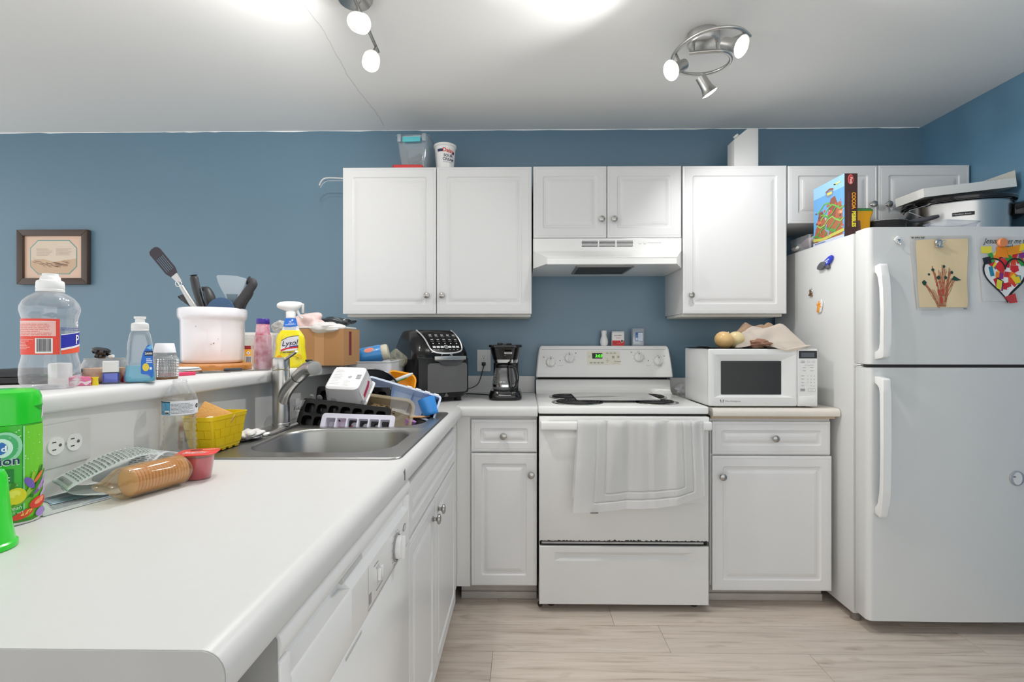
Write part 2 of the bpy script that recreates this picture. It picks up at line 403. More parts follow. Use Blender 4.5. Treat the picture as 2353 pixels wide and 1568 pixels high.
ta = upper('large two-door white wall cabinet nearest the picture frame, left of the range hood', -.935, .041, 1.349, 2.108, [(-.934, -.4515, -.497, 1.443), (-.4475, .0405, -.419, 1.443)])
upper('short two-door white wall cabinet directly above the range hood', .0475, .806, 1.7385, 2.109, [(.049, .424, .398, 1.832), (.428, .805, .462, 1.832)])
tc_ = upper('single-door white wall cabinet above the microwave', .8105, 1.3405, 1.349, 2.108, [(.813, 1.340, .853, 1.443)])
td = upper('short two-door white wall cabinet above the fridge, in shade', 1.3465, 2.261, 1.809, 2.106, [(1.348, 1.799, 1.770, 1.902), (1.804, 2.260, 1.846, 1.902)])
# lower lip and worn raw edge under the tall wall cabinets
for t_, x0, x1 in ((ta, -.92, .036), (tc_, .728, 1.33)):
    bm = nb(); bx(bm, max(x0, -.92) if t_ is ta else .815, x1, -.30, -.02, 1.3345, 1.3505, .004); obj('bottom_rail', bm, mat('raw_cabinet_edge', (218, 215, 207), .6, var=.1, varscale=8), t_, world=True)
# white rod bracket on the left end of the first cabinet
t = thing('curtain_rod', 'slim white metal curtain rod end bent down, sticking out left of the wall cabinet', 'rod', (-.936, -.2, 2.09))
bm = nb(); tube(bm, smooth_path([(-.9345, -.19, 2.09), (-1.03, -.19, 2.096), (-1.075, -.192, 2.094), (-1.095, -.196, 2.08), (-1.107, -.2, 2.052)], 5), .0085, 8, .45); obj('rod', bm, white_gloss, t, world=True)
bm = nb(); tube(bm, smooth_path([(-.9345, -.19, 2.079), (-1.035, -.19, 2.0805), (-1.07, -.192, 2.077), (-1.09, -.196, 2.062), (-1.1005, -.2, 2.04)], 5), .0035, 8, .6); obj('inner_lip', bm, mat('grey_white', (190, 196, 204), .4), t, world=True)
bm = nb(); bx(bm, -.940, -.9345, -.205, -.175, 2.07, 2.105, .001); obj('end_bracket', bm, white_gloss, t, world=True)

# ---------------------------------------------------------------- base cabinets on the back wall
YB = -.63
def base_cab(label, x0, x1, drawer, door, kd, kk, toe=(.04, -.545), ztop=.868):
    t = thing('base_cabinet', label, 'cabinet', ((x0+x1)/2, -.3, 0))
    bm = nb(); bx(bm, x0, x1, YB+.02, -.002, .10, ztop); obj('cabinet_box', bm, white_cab, t, world=True)
    front(t, 'drawer_front', *drawer, YB, kd, .80); front(t, 'door', *door, YB, kk, .93)
    bm = nb(); bx(bm, x0, x1, toe[1], toe[1]+.02, .001, .10); bx(bm, x0, x1, toe[1]-.012, toe[1], .001, .034, .003); obj('kickboard', bm, dirty, t, world=True)
    return t
t = base_cab('narrow white base cabinet with one drawer, between peninsula corner and stove', -.293, .0605, (-.2385, .0595, .706, .8525), (-.2385, .0595, .098, .699), (-.092, .778), (.033, .603))
bm = nb(); bx(bm, -.305, -.244, YB+.012, YB+.03, .088, .868); obj('corner_filler', bm, white_cab, t, world=True)
base_cab('wider white base cabinet with one drawer, under the microwave', .846, 1.386, (.851, 1.379, .697, .846), (.851, 1.385, .083, .690), (1.128, .771), (.893, .598), ztop=.857)

# ---------------------------------------------------------------- counters
def nose_profile(w_, h, r, n=6):
    """cross-section with a rolled front edge at x=0 (front towards +x), back at -w_"""
    pts = [(-w_, 0), (-w_, -h), (-.006, -h)]
    pts += [(-.006+.006*math.sin(R(90*i/3)), -h+.006-.006*math.cos(R(90*i/3))) for i in range(1, 4)]
    pts += [(-r+r*math.cos(R(90*i/n)), -r+r*math.sin(R(90*i/n))) for i in range(n+1)]
    return pts
t = thing('peninsula_countertop', 'long white laminate peninsula countertop with a rolled edge and sink cutout', 'countertop', (-.6, -1.2, .868))
bm = nb(); prof = nose_profile(.0275, .046, .024)
Mx = Matrix(((1, 0, 0, -.279), (0, 0, 1, 0), (0, 1, 0, .914), (0, 0, 0, 1)))
prism(bm, prof, -2.458, -.652, Mx)
bx(bm, -.887, -.3065, -2.458, -1.675, .868, .914); bx(bm, -.887, -.3065, -.882, -.001, .868, .914); bx(bm, -.887, -.848, -1.675, -.882, .868, .914); bx(bm, -.320, -.3065, -1.675, -.882, .868, .914)
obj('counter_slab', bm, laminate, t, world=True)
bm = nb(); prism(bm, nose_profile(.607, .0445, .0235), -2.4595, -2.4582, Matrix(((1, 0, 0, -.2798), (0, 0, 1, 0), (0, 1, 0, .9132), (0, 0, 0, 1)))); obj('end_cap', bm, mat('shaded_end_laminate', (176, 176, 174), .45, var=.05, varscale=18), t, world=True)  # same laminate as the slab; the unlit end's shade is put into the colour
bm = nb(); prism(bm, [(-.0085, -.03), (.0035, -.033), (.003, -.012), (-.001, -.004), (-.0045, -.006), (-.007, -.012)], .0, .0006, Matrix(((0, 0, 1, -.2795), (1, 0, 0, -1.742), (0, 1, 0, .910), (0, 0, 0, 1)))); obj('chipped_spot', bm, mat('chip_grey', (110, 110, 108), .7), t, world=True)
t = thing('corner_countertop', 'short white laminate countertop under the coffee maker, left of the stove', 'countertop', (-.1, -.3, .868))
bm = nb(); My = Matrix(((0, 0, 1, 0), (-1, 0, 0, -.650), (0, 1, 0, .914), (0, 0, 0, 1)))
prism(bm, nose_profile(.64, .046, .02), -.3055, .0625, My); obj('counter_slab', bm, laminate, t, world=True)
bm = nb(); bx(bm, -.72, .0625, -.02, -.001, .9145, 1.010, .003); obj('backsplash', bm, laminate, t, world=True)
t = thing('right_countertop', 'short cream-edged countertop piece holding the microwave, right of the stove', 'countertop', (1.12, -.3, .86))
bm = nb(); My = Matrix(((0, 0, 1, 0), (-1, 0, 0, -.650), (0, 1, 0, .906), (0, 0, 0, 1)))
prism(bm, nose_profile(.64, .036, .018), .847, 1.411, My); obj('counter_slab', bm, mat('cream_laminate', (222, 216, 207), .38, spec=.4), t, world=True)
bm = nb(); bx(bm, .847, 1.40, -.628, -.61, .858, .870); obj('raw_strip', bm, mat('raw_particle_board', (196, 176, 150), .8, var=.15, varscale=60), t, world=True)
bm = nb(); bx(bm, .835, 1.408, -.02, -.001, .9065, 1.0, .003); obj('backsplash', bm, laminate, t, world=True)
t = thing('bar_ledge', 'raised white laminate bar ledge crowded with bottles, behind the sink', 'bar ledge', (-1.1, -1.3, 1.0705))
bm = nb(); secs = []
for y, xe in ((-2.6, -.873), (-2.05, -.873), (-1.5, -.838), (-.85, -.797), (-.001, -.745)):
    secs.append([V((xe+x if x > -.1 else -1.36, y, 1.110+z)) for x, z in nose_profile(.2, .0385, .017)])
loops(bm, secs, True, True); obj('ledge_slab', bm, laminate, t, world=True)

# ---------------------------------------------------------------- sink cabinet of the peninsula
XF = -.294
def pfront(parent, name, y0, y1, z0, z1, x, k, knob=None):
    bm = nb(); panel(bm, fm((x, (y0+y1)/2, (z0+z1)/2), (0, 1, 0), (0, 0, 1)), y1-y0, z1-z0, k)
    o = obj(name, bm, white_paint, parent, world=True, ang=25)
    if knob: obj('knob', knob_bm((x, knob[0], knob[1]), (1, 0, 0), 1.05), nickel, o, world=True)
t = thing('sink_cabinet', 'white two-door sink base cabinet in the peninsula, beside the dishwasher', 'cabinet', (-.6, -1.2, 0))
bm = nb(); bx(bm, -.885, XF-.02, -1.645, -.72, .09, .70); bx(bm, -.885, -.86, -1.645, -.72, .70, .866); bx(bm, XF-.034, XF-.02, -1.645, -.72, .70, .866); obj('cabinet_box', bm, white_cab, t, world=True)
pfront(t, 'false_drawer_front', -1.638, -.747, .697, .834, XF, .75)
pfront(t, 'door', -1.638, -1.247, .083, .688, XF, .93, (-1.292, .630)); pfront(t, 'door', -1.243, -.747, .083, .688, XF, .93, (-1.198, .632))
bm = nb(); bx(bm, XF-.08, XF-.06, -1.645, -.62, .001, .09); obj('kickboard', bm, dirty, t, world=True)
bm = nb(); bx(bm, XF-.03, XF-.012, -.747, -.612, .09, .866); obj('corner_filler', bm, white_cab, t, world=True)

# ---------------------------------------------------------------- dishwasher
XD = -.288
dw_white = mat('dishwasher_white', (238, 238, 237), .22)
t = thing('dishwasher', 'white built-in dishwasher with a dial under the peninsula countertop', 'dishwasher', (-.6, -2.0, 0))
bm = nb(); bx(bm, -.86, XD-.03, -2.325, -1.664, .03, .862); obj('tub_body', bm, mat('galvanised_grey', (150, 150, 147), .5, var=.12, varscale=20), t, world=True)
Md = Matrix(((1, 0, 0, XD), (0, 0, 1, 0), (0, 1, 0, 0), (0, 0, 0, 1)))   # (x outwards, z) profile along Y
bm = nb(); prism(bm, [(-.03, .865), (-.03, .826), (-.006, .822), (-.001, .83), (0, .842), (-.004, .856), (-.012, .864)], -2.33, -1.65, Md); obj('top_trim', bm, dw_white, t, world=True)
bm = nb(); bx(bm, XD-.03, XD-.001, -2.33, -2.304, .6901, .8195, .002); bx(bm, XD-.03, XD-.001, -1.672, -1.6502, .6901, .8195, .002)
prism(bm, [(-.03, .826), (-.03, .70), (-.002, .696), (0, .702), (0, .788), (-.012, .798), (-.014, .826)], -2.085, -1.672, Md)
prism(bm, [(-.03, .790), (-.03, .70), (-.002, .696), (0, .702), (0, .786), (-.003, .790)], -2.304, -2.085, Md); bx(bm, XD-.028, XD-.024, -2.304, -2.085, .79, .826)
cpn = obj('control_panel', bm, dw_white, t, world=True)
bm = nb(); prism(bm, [(-.024, .826), (-.024, .81), (-.012, .803), (-.009, .806), (-.013, .826)], -2.10, -2.0, Md); obj('handle_recess', bm, mat('recess_grey', (196, 196, 194), .4), cpn, world=True)
bm = nb(); lathe(bm, [(.031, 0), (.031, .003), (.029, .004), (.0275, .004)], 30, frame_to((XD, -1.79, .741), (1, 0, 0)), cap=False); obj('dial_ring', bm, mat('dial_grey', (150, 150, 150), .4), cpn, world=True)
bm = nb(); lathe(bm, [(.026, 0), (.025, .012), (.023, .014), (.0001, .014)], 30, frame_to((XD, -1.79, .741), (1, 0, 0))); bx(bm, XD+.012, XD+.021, -1.797, -1.783, .716, .766, .003); obj('cycle_dial', bm, dw_white, cpn, world=True)
for yy in (-1.93, -1.915):
    bm = nb(); bx(bm, XD, XD+.006, yy-.006, yy+.006, .733, .755, .002); obj('push_button', bm, dw_white, cpn, world=True)
Mp = fm((XD, 0, 0), (0, 1, 0), (0, 0, 1))
items = [(B(-1.996, .7035, -1.678, .705), (160, 160, 160), 0), (B(-1.996, .7035, -1.9945, .786), (190, 190, 190), 0), (E(-1.712, .757, .016, .0085), (150, 152, 156), 0), (E(-1.712, .757, .012, .006), (205, 207, 210), 1), (B(-1.99, .712, -1.976, .732), (150, 150, 150), 0), (B(-1.96, .77, -1.93, .7715), (140, 140, 140), 0), (B(-1.945, .717, -1.90, .719), (150, 150, 150), 0)]
for i in range(14):
    a = R(20+i*25); items.append((B(-1.79+.038*math.cos(a)-.004, .741+.036*math.sin(a)-.0008, -1.79+.038*math.cos(a)+.004, .741+.036*math.sin(a)+.0008), (140, 140, 140), 0))
items.append((('text', 'POTS', -1.945, .758, .008), (120, 120, 120), 0)); items.append((('text', 'NORMAL', -1.75, .735, .008), (120, 120, 120), 0))
art(cpn, items, flat(Mp), 'control_markings')
bm = nb(); bx(bm, XD-.03, XD-.002, -2.33, -1.65, .13, .694, .003); dd = obj('door_panel', bm, dw_white, t, world=True)
bm = nb(); bx(bm, XD-.002, XD-.0005, -2.11, -2.03, .684, .689); obj('latch_mark', bm, mat('recess_grey', (196, 196, 194), .4), dd, world=True)
bm = nb(); bx(bm, XD-.07, XD-.05, -2.33, -1.65, .002, .13); obj('kick_panel', bm, white_plastic, t, world=True)
bm = nb(); prism(bm, [(-.3, .10), (-.3, .862), (-.022, .862), (-.010, .858), (-.005, .848), (-.004, .80), (-.004, .10)], -2.3365, -2.3315, Md); obj('side_panel', bm, mat('dishwasher_side', (150, 150, 147), .5, var=.12, varscale=20), t, world=True)
bm = nb(); bx(bm, XD-.05, XD-.0305, -2.331, -1.651, .69, .862); obj('inner_panel', bm, dw_white, t, world=True)
t = thing('peninsula_end_post', 'plain white painted post supporting the near end of the peninsula countertop', 'support post', (-.6, -2.4, 0))
bm = nb(); bx(bm, -.88, -.34, -2.41, -2.38, .001, .867, .002); obj('end_board', bm, half_paint, t, world=True)

# ---------------------------------------------------------------- sink and faucet
t = thing('kitchen_sink', 'double-bowl stainless steel drop-in sink in the peninsula counter', 'sink', (-.58, -1.278, .914))
bm = nb(); sx0, sx1, sy0, sy1 = -.862, -.304, -1.694, -.862; zt = .9185
cx, cy = (sx0+sx1)/2, (sy0+sy1)/2; W_, D_ = sx1-sx0, sy1-sy0
ls = [[V((x+cx, y+cy, z)) for x, y in rr(W_-2*i, D_-2*i, r, 5)] for i, z, r in ((0, .9145, .03), (.0015, zt, .03), (.005, zt+.0012, .027), (.009, zt, .024), (.0105, zt-.0008, .022))]
loops(bm, ls)
x0, x1, y0, y1 = sx0+.0105, sx1-.0105, sy0+.0105, sy1-.0105; ym = -1.243
for (a, b, o0, o1) in ((y0, ym, -1.625, -1.262), (ym, y1, -1.224, -.905)):
    ccx, ccy = (x0+x1)/2, (a+b)/2; bxx0, bxx1 = -.757, -.352; bcx, bcy = (bxx0+bxx1)/2, (o0+o1)/2; bw, bd = bxx1-bxx0, o1-o0
    ls = [[V((x+ccx, y+ccy, zt-.0008)) for x, y in rr(x1-x0, b-a, .003, 8)]]
    for i, z, r in ((0, zt-.0008, .11), (.003, zt-.003, .108), (.006, zt-.012, .105), (.014, .78, .095), (.022, .752, .085), (.05, .742, .06)):
        ls.append([V((x+bcx, y+bcy, z)) for x, y in rr(bw-2*i, bd-2*i, r, 8)])
    loops(bm, ls, False, True)
sk = obj('sink_basin', bm, mat('sink_steel', (172, 172, 170), .33, 1, bump=(120, .04), stretch=(1, 12, 1)), t, world=True, ang=50, fix=False)
for yy in (-1.44, -1.07):
    bm = nb(); lathe(bm, [(.042, .7425), (.04, .745), (.03, .744), (.0001, .744)], 24, Matrix.Translation((-.55, yy, 0))); obj('drain', bm, chrome, sk, world=True)
fst = mat('faucet_stainless', (190, 189, 186), .28, 1, bump=(90, .05), stretch=(1, 1, 14))
t = thing('kitchen_faucet', 'tall single-lever stainless pull-out faucet behind the sink', 'faucet', (-.80, -1.277, .9185))
bm = nb(); loft(bm, [(.062, .262, .03, .9192), (.062, .262, .03, .924), (.054, .252, .027, .929), (.045, .24, .022, .9305)], 6, Matrix.Translation((-.80, -1.277, 0))); obj('base_plate', bm, fst, t, world=True)
bm = nb(); lathe(bm, [(.0285, .930), (.0285, .938), (.0265, .940), (.0265, 1.112), (.0255, 1.113)], 30, Matrix.Translation((-.797, -1.277, 0))); obj('body', bm, fst, t, world=True)
bm = nb(); sp = smooth_path([(-.797, -1.277, .93), (-.796, -1.278, .985), (-.780, -1.289, 1.03), (-.753, -1.306, 1.063), (-.717, -1.332, 1.092)], 5); tube(bm, sp, [.0195]*len(sp), 20); obj('spout_arm', bm, fst, t, world=True)
bm = nb(); sp = smooth_path([(-.717, -1.332, 1.092), (-.683, -1.358, 1.115), (-.655, -1.385, 1.126), (-.628, -1.415, 1.125)], 5); n_ = len(sp); tube(bm, sp, [.0195]+[.0205]*(n_-4)+[.0213, .0215, .0208], 22); spo = obj('spray_head', bm, fst, t, world=True)
bm = nb(); tube(bm, [(-.718, -1.3313, 1.0912), (-.7163, -1.3327, 1.0927)], .0201, 22); obj('joint_ring', bm, black_plastic, spo, world=True)
bm = nb(); sp_ = V(sp[-1]); lathe(bm, [(.0202, .0003), (.018, .0015), (.0001, .0018)], 24, frame_to(sp_, V(sp[-1])-V(sp[-2])), cap=False); obj('spray_face', bm, mat('spray_face_grey', (168, 168, 166), .5, .2), spo, world=True)
bm = nb(); bx(bm, -.668, -.648, -1.392, -1.380, 1.144, 1.150, .002); obj('spray_button', bm, black_plastic, spo, world=True)
bm = nb(); lathe(bm, [(.0265, 1.115), (.027, 1.118), (.0268, 1.148), (.0245, 1.153), (.0001, 1.154)], 30, Matrix.Translation((-.797, -1.277, 0))); hd = obj('lever_cap', bm, fst, t, world=True)
bm = nb(); tube(bm, [(-.785, -1.285, 1.139), (-.765, -1.30, 1.152), (-.735, -1.32, 1.166), (-.722, -1.33, 1.174)], [.0065, .006, .0055, .005], 10, .7); obj('lever', bm, fst, hd, world=True)

# ================================================================ RANGE HOOD
t = thing('range_hood', 'white under-cabinet range hood with vent slots over the stove', 'range hood', (.427, -.2, 1.582))
bm = nb()
def quad(bm, *ps): bm.faces.new([bm.verts.new(p) for p in ps])
U = [(.048, -.001), (.048, -.325), (.806, -.325), (.806, -.001)]; Lw = [(.048, -.001), (.048, -.325), (.113, -.458), (.742, -.458), (.806, -.325), (.806, -.001)]
bx(bm, .048, .806, -.328, -.001, 1.669, 1.7365, .003)
quad(bm, (.048, -.325, 1.672), (.806, -.325, 1.672), (.742, -.458, 1.617), (.113, -.458, 1.617))
quad(bm, (.113, -.458, 1.617), (.742, -.458, 1.617), (.742, -.46, 1.585), (.113, -.46, 1.585))
quad(bm, (.048, -.325, 1.672), (.113, -.458, 1.617), (.113, -.46, 1.585), (.048, -.325, 1.582)); quad(bm, (.806, -.325, 1.672), (.742, -.458, 1.617), (.742, -.46, 1.585), (.806, -.325, 1.582))
quad(bm, (.048, -.325, 1.672), (.048, -.325, 1.582), (.048, -.001, 1.582), (.048, -.001, 1.672)); quad(bm, (.806, -.325, 1.672), (.806, -.325, 1.582), (.806, -.001, 1.582), (.806, -.001, 1.672))
bmesh.ops.remove_doubles(bm, verts=bm.verts[:], dist=.0004)
bm.faces.new([bm.verts.new((x, y, 1.5835)) for x, y in Lw])
tube(bm, [(.113, -.457, 1.586), (.742, -.457, 1.586)], .004, 8); tube(bm, [(.113, -.4565, 1.616), (.742, -.4565, 1.616)], .0035, 8)
obj('hood_shell', bm, white_gloss, t, world=True, ang=20)
for a in (.297, .386, .476):
    bm = nb()
    for k in range(5): bx(bm, a, a+.082, -.3285, -.327, 1.6935+k*.0066, 1.6965+k*.0066)
    obj('vent_grille', bm, dark_gap, t, world=True)
for x in (.594, .618):
    bm = nb(); bx(bm, x-.008, x+.008, -.3305, -.327, 1.7065, 1.7185, .002); bx(bm, x-.004, x+.004, -.333, -.33, 1.709, 1.7165, .001); obj('rocker_switch', bm, white_plastic, t, world=True)
art(t, [(B(.634, .7125, .70, .7135), (170, 170, 170), 0), (B(.642, .7085, .70, .7092), (190, 190, 190), 0), (B(.6985, .7115, .7015, .7145), (120, 120, 120), 0)], flat(fm((0, -.328, 1), (1, 0, 0), (0, 0, 1))), 'switch_marks')
bm = nb(); bx(bm, .262, .548, -.405, -.128, 1.5775, 1.583, .001); f = obj('filter_frame', bm, mat('filter_aluminium', (150, 149, 146), .45, .8), t, world=True)
bm = nb(); bx(bm, .275, .535, -.392, -.14, 1.5765, 1.578); obj('filter_mesh', bm, mat('greasy_mesh', (70, 69, 66), .6, .3, bump=(300, .8, .003)), f, world=True)
bm = nb(); tube(bm, [(.70, -.30, 1.583), (.79, -.06, 1.583)], .002, 6); bx(bm, .7, .704, -.23, -.226, 1.581, 1.584); obj('light_wire', bm, mat('grey_white', (190, 196, 204), .4), t, world=True)

# ================================================================ STOVE
t = thing('electric_stove', 'white freestanding coil-burner electric stove with a worn oven door', 'stove', (.445, -.33, 0))
bm = nb(); bx(bm, .069, .821, -.63, -.012, .035, .884); obj('stove_body', bm, mat('stove_side_white', (205, 205, 202), .35), t, world=True)
bm = nb(); bx(bm, .0645, .8265, -.655, -.05, .882, .9155, .007, 3); ct = obj('cooktop', bm, white_gloss, t, world=True)
MYZ = Matrix(((0, 0, 1, 0), (1, 0, 0, 0), (0, 1, 0, 0), (0, 0, 0, 1)))      # (y, z) profile along X
bm = nb(); prism(bm, [(-.012, .90), (-.125, .9145), (-.10, .9175), (-.082, .924), (-.071, .936), (-.066, .952), (-.062, .99), (-.058, .993), (-.012, .993)], .070, .8235, MYZ, .002); obj('splash_back', bm, white_gloss, t, world=True)
bm = nb(); bx(bm, .082, .81, -.05, -.012, .992, 1.012); obj('console_gap', bm, dark_gap, t, world=True)
bm = nb(); ol = [(.0705, 1.004), (.8265, 1.004), (.829, 1.012), (.827, 1.05), (.8215, 1.11), (.814, 1.158), (.8085, 1.172), (.80, 1.1795), (.10, 1.1795), (.0915, 1.172), (.086, 1.158), (.0785, 1.11), (.0725, 1.05), (.069, 1.012)]
ol = [(x, z+.004) for x, z in ol]
fy = lambda z: -.104+(z-1.0)*.22
fr = [V((x, fy(z), z)) for x, z in ol]; cx_ = .4485
fr2 = [V((cx_+(x-cx_)*.985, fy(z)-.006, 1.094+(z-1.094)*.95)) for x, z in ol]
loops(bm, [[V((x, -.012, z)) for x, z in ol], fr, fr2], True, True); cs = obj('control_console', bm, white_gloss, t, world=True, ang=30)
un = V((0, .22, 1)).normalized(); Mc = fm((0, fy(1.094)-.006, 1.094), (1, 0, 0), un)
cv = lambda z: (z-1.094)/un.z
bm = nb()
for z in (1.025, 1.163):
    p0 = Mc @ V((.085 if z < 1.1 else .10, cv(z), 0)); p1 = Mc @ V((.812 if z < 1.1 else .797, cv(z), 0)); tube(bm, [p0, p1], .0009, 6)
obj('trim_line', bm, mat('line_grey', (186, 186, 184), .4), cs, world=True)
nrm = (Mc.to_3x3() @ V((0, 0, 1)))
for kx, kz in ((.150, 1.090), (.255, 1.113), (.641, 1.118), (.7485, 1.097)):
    M = fm(Mc @ V((kx, cv(kz), 0)), (1, 0, 0), un); bm = nb()
    lathe(bm, [(.0265, 0), (.027, .003), (.0245, .008), (.0235, .017), (.021, .019), (.0001, .0195)], 28, M)
    t2 = nb(); loft(t2, [(.010, .046, .004, .017), (.0085, .044, .004, .025), (.006, .04, .003, .027)], 3); t2.transform(M @ Matrix.Rotation(R(-4), 4, 'Z')); join(bm, t2)
    kb = obj('burner_knob', bm, white_plastic, cs, world=True)
    items = [(B(-.0016, .013, .0016, .021), (60, 60, 60), 0)]
    art(kb, items, flat(M @ Matrix.Translation((0, 0, .0272))), 'pointer_mark')
items = []
for kx, kz in ((.150, 1.090), (.255, 1.113), (.641, 1.118), (.7485, 1.097)):
    for i in range(9):
        a = R(-50+i*35); r0, r1 = .030, .0345; v = cv(kz)
        items.append((stroke([(kx+r0*math.cos(a), v+r0*math.sin(a)), (kx+r1*math.cos(a), v+r1*math.sin(a))], .0012), (150, 150, 150), 0))
    s_ = -1 if kx in (.150, .641) else 1
    items.append((B(kx+s_*.037-.004, cv(kz)+.026, kx+s_*.037+.004, cv(kz)+.034), (190, 190, 190), 0)); items.append((B(kx+s_*.037-.003, cv(kz)+.027, kx+s_*.037, cv(kz)+.030), (70, 70, 70), 1))
    items.append((('text', 'OFF', kx-.004, cv(kz)+.031, .006), (130, 130, 130), 0))
for x in (.2025, .695): items += [(E(x, cv(1.10), .0026, .0026, 10), (40, 30, 30), 0), (B(x-.014, cv(1.072), x+.014, cv(1.0735)), (175, 175, 175), 0)]
art(cs, items, flat(Mc), 'dial_marks')
bm = nb(); prism(bm, rr(.184, .078, .004), 0, .002, Mc @ Matrix.Translation((.447, cv(1.115), 0))); pl = obj('clock_panel', bm, mat('cream_panel', (226, 224, 209), .35), cs, world=True)
Mq = Mc @ Matrix.Translation((0, 0, .002)); G = (200, 198, 184)
items = [(B(.3835, cv(1.111), .440, cv(1.142)), (34, 36, 34), 0)]
for i in range(4): items.append((B(.368+i*.0205, cv(1.083), .384+i*.0205, cv(1.093)), G, 0)); items.append((B(.370+i*.0205, cv(1.087), .382+i*.0205, cv(1.089)), (130, 128, 120), 1))
for i in range(3): items.append((B(.460+i*.021, cv(1.138), .475+i*.021, cv(1.146)), G, 0)); items.append((B(.462+i*.021, cv(1.141), .473+i*.021, cv(1.1425)), (140, 138, 130), 1))
items += [(B(.493, cv(1.11), .508, cv(1.127)), G, 0), (B(.522, cv(1.114), .535, cv(1.128)), G, 0), (B(.495, cv(1.117), .506, cv(1.12)), (130, 128, 120), 1), (B(.495, cv(1.122), .506, cv(1.125)), (130, 128, 120), 1), (B(.524, cv(1.119), .533, cv(1.122)), (130, 128, 120), 1),
          ([(.464, cv(1.109)), (.470, cv(1.109)), (.467, cv(1.113))], (90, 90, 84), 0), ([(.464, cv(1.094)), (.470, cv(1.094)), (.467, cv(1.090))], (90, 90, 84), 0), (B(.459, cv(1.1), .477, cv(1.102)), (150, 148, 140), 0),
          (('text', 'Whirlpool', .503, cv(1.093), .0095, {'shear': .2}), (60, 60, 60), 0), (B(.497, cv(1.085), .532, cv(1.0865)), (160, 158, 150), 0), (B(.362, cv(1.118), .374, cv(1.12)), (160, 158, 150), 0), (B(.362, cv(1.126), .374, cv(1.128)), (160, 158, 150), 0)]
art(pl, items, flat(Mq), 'panel_print')
o = art(pl, [(('text', '3:03', .399, cv(1.1185), .0235, {'bold': .01, 'shear': .12}), (90, 255, 60), 0)], flat(Mq @ Matrix.Translation((0, 0, .0006))), 'clock_digits')
o.data.materials[0] = mat('lit_green_digits', (90, 255, 50), .5, emit=1.6)
coil = mat('burner_coil', (34, 33, 33), .5, .4); pan_m = mat('drip_pan_chrome', (190, 188, 184), .22, 1, bump=(40, .3, .004))
for bxx, byy, r_ in ((.235, -.262, .088), (.625, -.262, .108), (.256, -.50, .108), (.635, -.50, .088)):
    bm = nb(); lathe(bm, [(r_+.014, .9158), (r_+.013, .9185), (r_+.006, .9175), (r_*.6, .906), (.0001, .905)], 36, Matrix.Translation((bxx, byy, 0)), cap=False); bp = obj('drip_pan', bm, pan_m, ct, world=True)
    pts = []
    for i in range(int(9*r_/.02*4)+1):
        a = i*2*math.pi/36*2; rad = .018+a/(2*math.pi)*.0145
        if rad > r_: break
        pts.append((bxx+rad*math.cos(a), byy+rad*math.sin(a), .9215))
    bm = nb(); tube(bm, pts, .0048, 6, .8); obj('burner_coil', bm, coil, ct, world=True)
# oven door, handle, drawer
bm = nb(); bx(bm, .069, .821, -.645, -.63, .874, .883); bx(bm, .072, .818, -.652, -.63, .288, .32); obj('dark_gap', bm, dark_gap, t, world=True)
dm = mat('oven_door_white', (222, 222, 220), .3)
bm = nb(); bx(bm, .069, .8215, -.668, -.632, .316, .8715, .004); od = obj('oven_door', bm, dm, t, world=True)
bm = nb(); bx(bm, .069, .8215, -.6745, -.667, .812, .8715, .003); obj('door_top_band', bm, white_plastic, od, world=True)
bm = nb(); bx(bm, .0735, .8185, -.722, -.697, .8195, .857, .007, 3); bx(bm, .0735, .11, -.70, -.67, .824, .853, .003); bx(bm, .782, .8185, -.70, -.67, .824, .853, .003); obj('oven_handle', bm, white_plastic, od, world=True)
# chipped enamel edge at the foot of the door
rd = random.Random(11); bm = nb(); top = []; x = .074
while x < .816: top.append((x, .3180+rd.random()**2*.0055*(1.5 if .35 < x < .62 else .8))); x += rd.uniform(.002, .007)
prism(bm, [(.072, .3165)]+top+[(.818, .3165)], .0, .0006, Matrix(((1, 0, 0, 0), (0, 0, -1, -.6682), (0, 1, 0, 0), (0, 0, 0, 1)))); obj('chipped_enamel', bm, mat('burnt_black', (38, 36, 34), .7), od, world=True)
bm = nb(); bx(bm, .08, .80, -.664, -.64, .3035, .3115, .002); obj('door_lower_lip', bm, mat('scuffed_lip', (186, 186, 184), .5, var=.35, varscale=26), od, world=True)
bm = nb(); Mf = fm((0, -.668, 0), (1, 0, 0), (0, 0, 1))
def rect(a, b, c_, d, w_): return [Mf @ V(p+(w_,)) for p in ((a, b), (c_, b), (c_, d), (a, d))]
loops(bm, [rect(.069, .034, .8215, .2935, -.034), rect(.069, .034, .8215, .2935, -.003), rect(.072, .037, .8185, .2905, 0), rect(.137, .2285, .752, .268, 0), rect(.178, .245, .715, .250, -.016)], True, True); obj('storage_drawer', bm, dm, t, world=True, ang=20)
ft = mat('rusty_dark_foot', (52, 42, 34), .5, .5)
for x, y in ((.125, -.60), (.775, -.60), (.125, -.08), (.775, -.08)):
    bm = nb(); lathe(bm, [(.011, 0), (.017, .002), (.018, .010), (.012, .013), (.007, .016), (.007, .036)], 14, Matrix.Translation((x, y, 0))); obj('levelling_foot', bm, ft, t, world=True)
bm = nb(); lathe(bm, [(.0001, 0), (.011, 0), (.011, .012), (.004, .013), (.004, .02), (.0001, .02)], 14, frame_to((.074, -.625, .018), (0, -1, 0))); obj('drawer_roller', bm, ft, t, world=True)
t = thing('glass_cutting_board', 'grey marbled glass cutting board lying across the stove burners', 'cutting board', (.45, -.36, .9265))
bm = nb(); prism(bm, rr(.40, .315, .012), .9268, .9318, Matrix.Translation((.452, -.36, 0)), .001); obj('board', bm, mat('marbled_glass', (176, 176, 175), .12, var=.18, varscale=12, coat=.5), t, world=True)

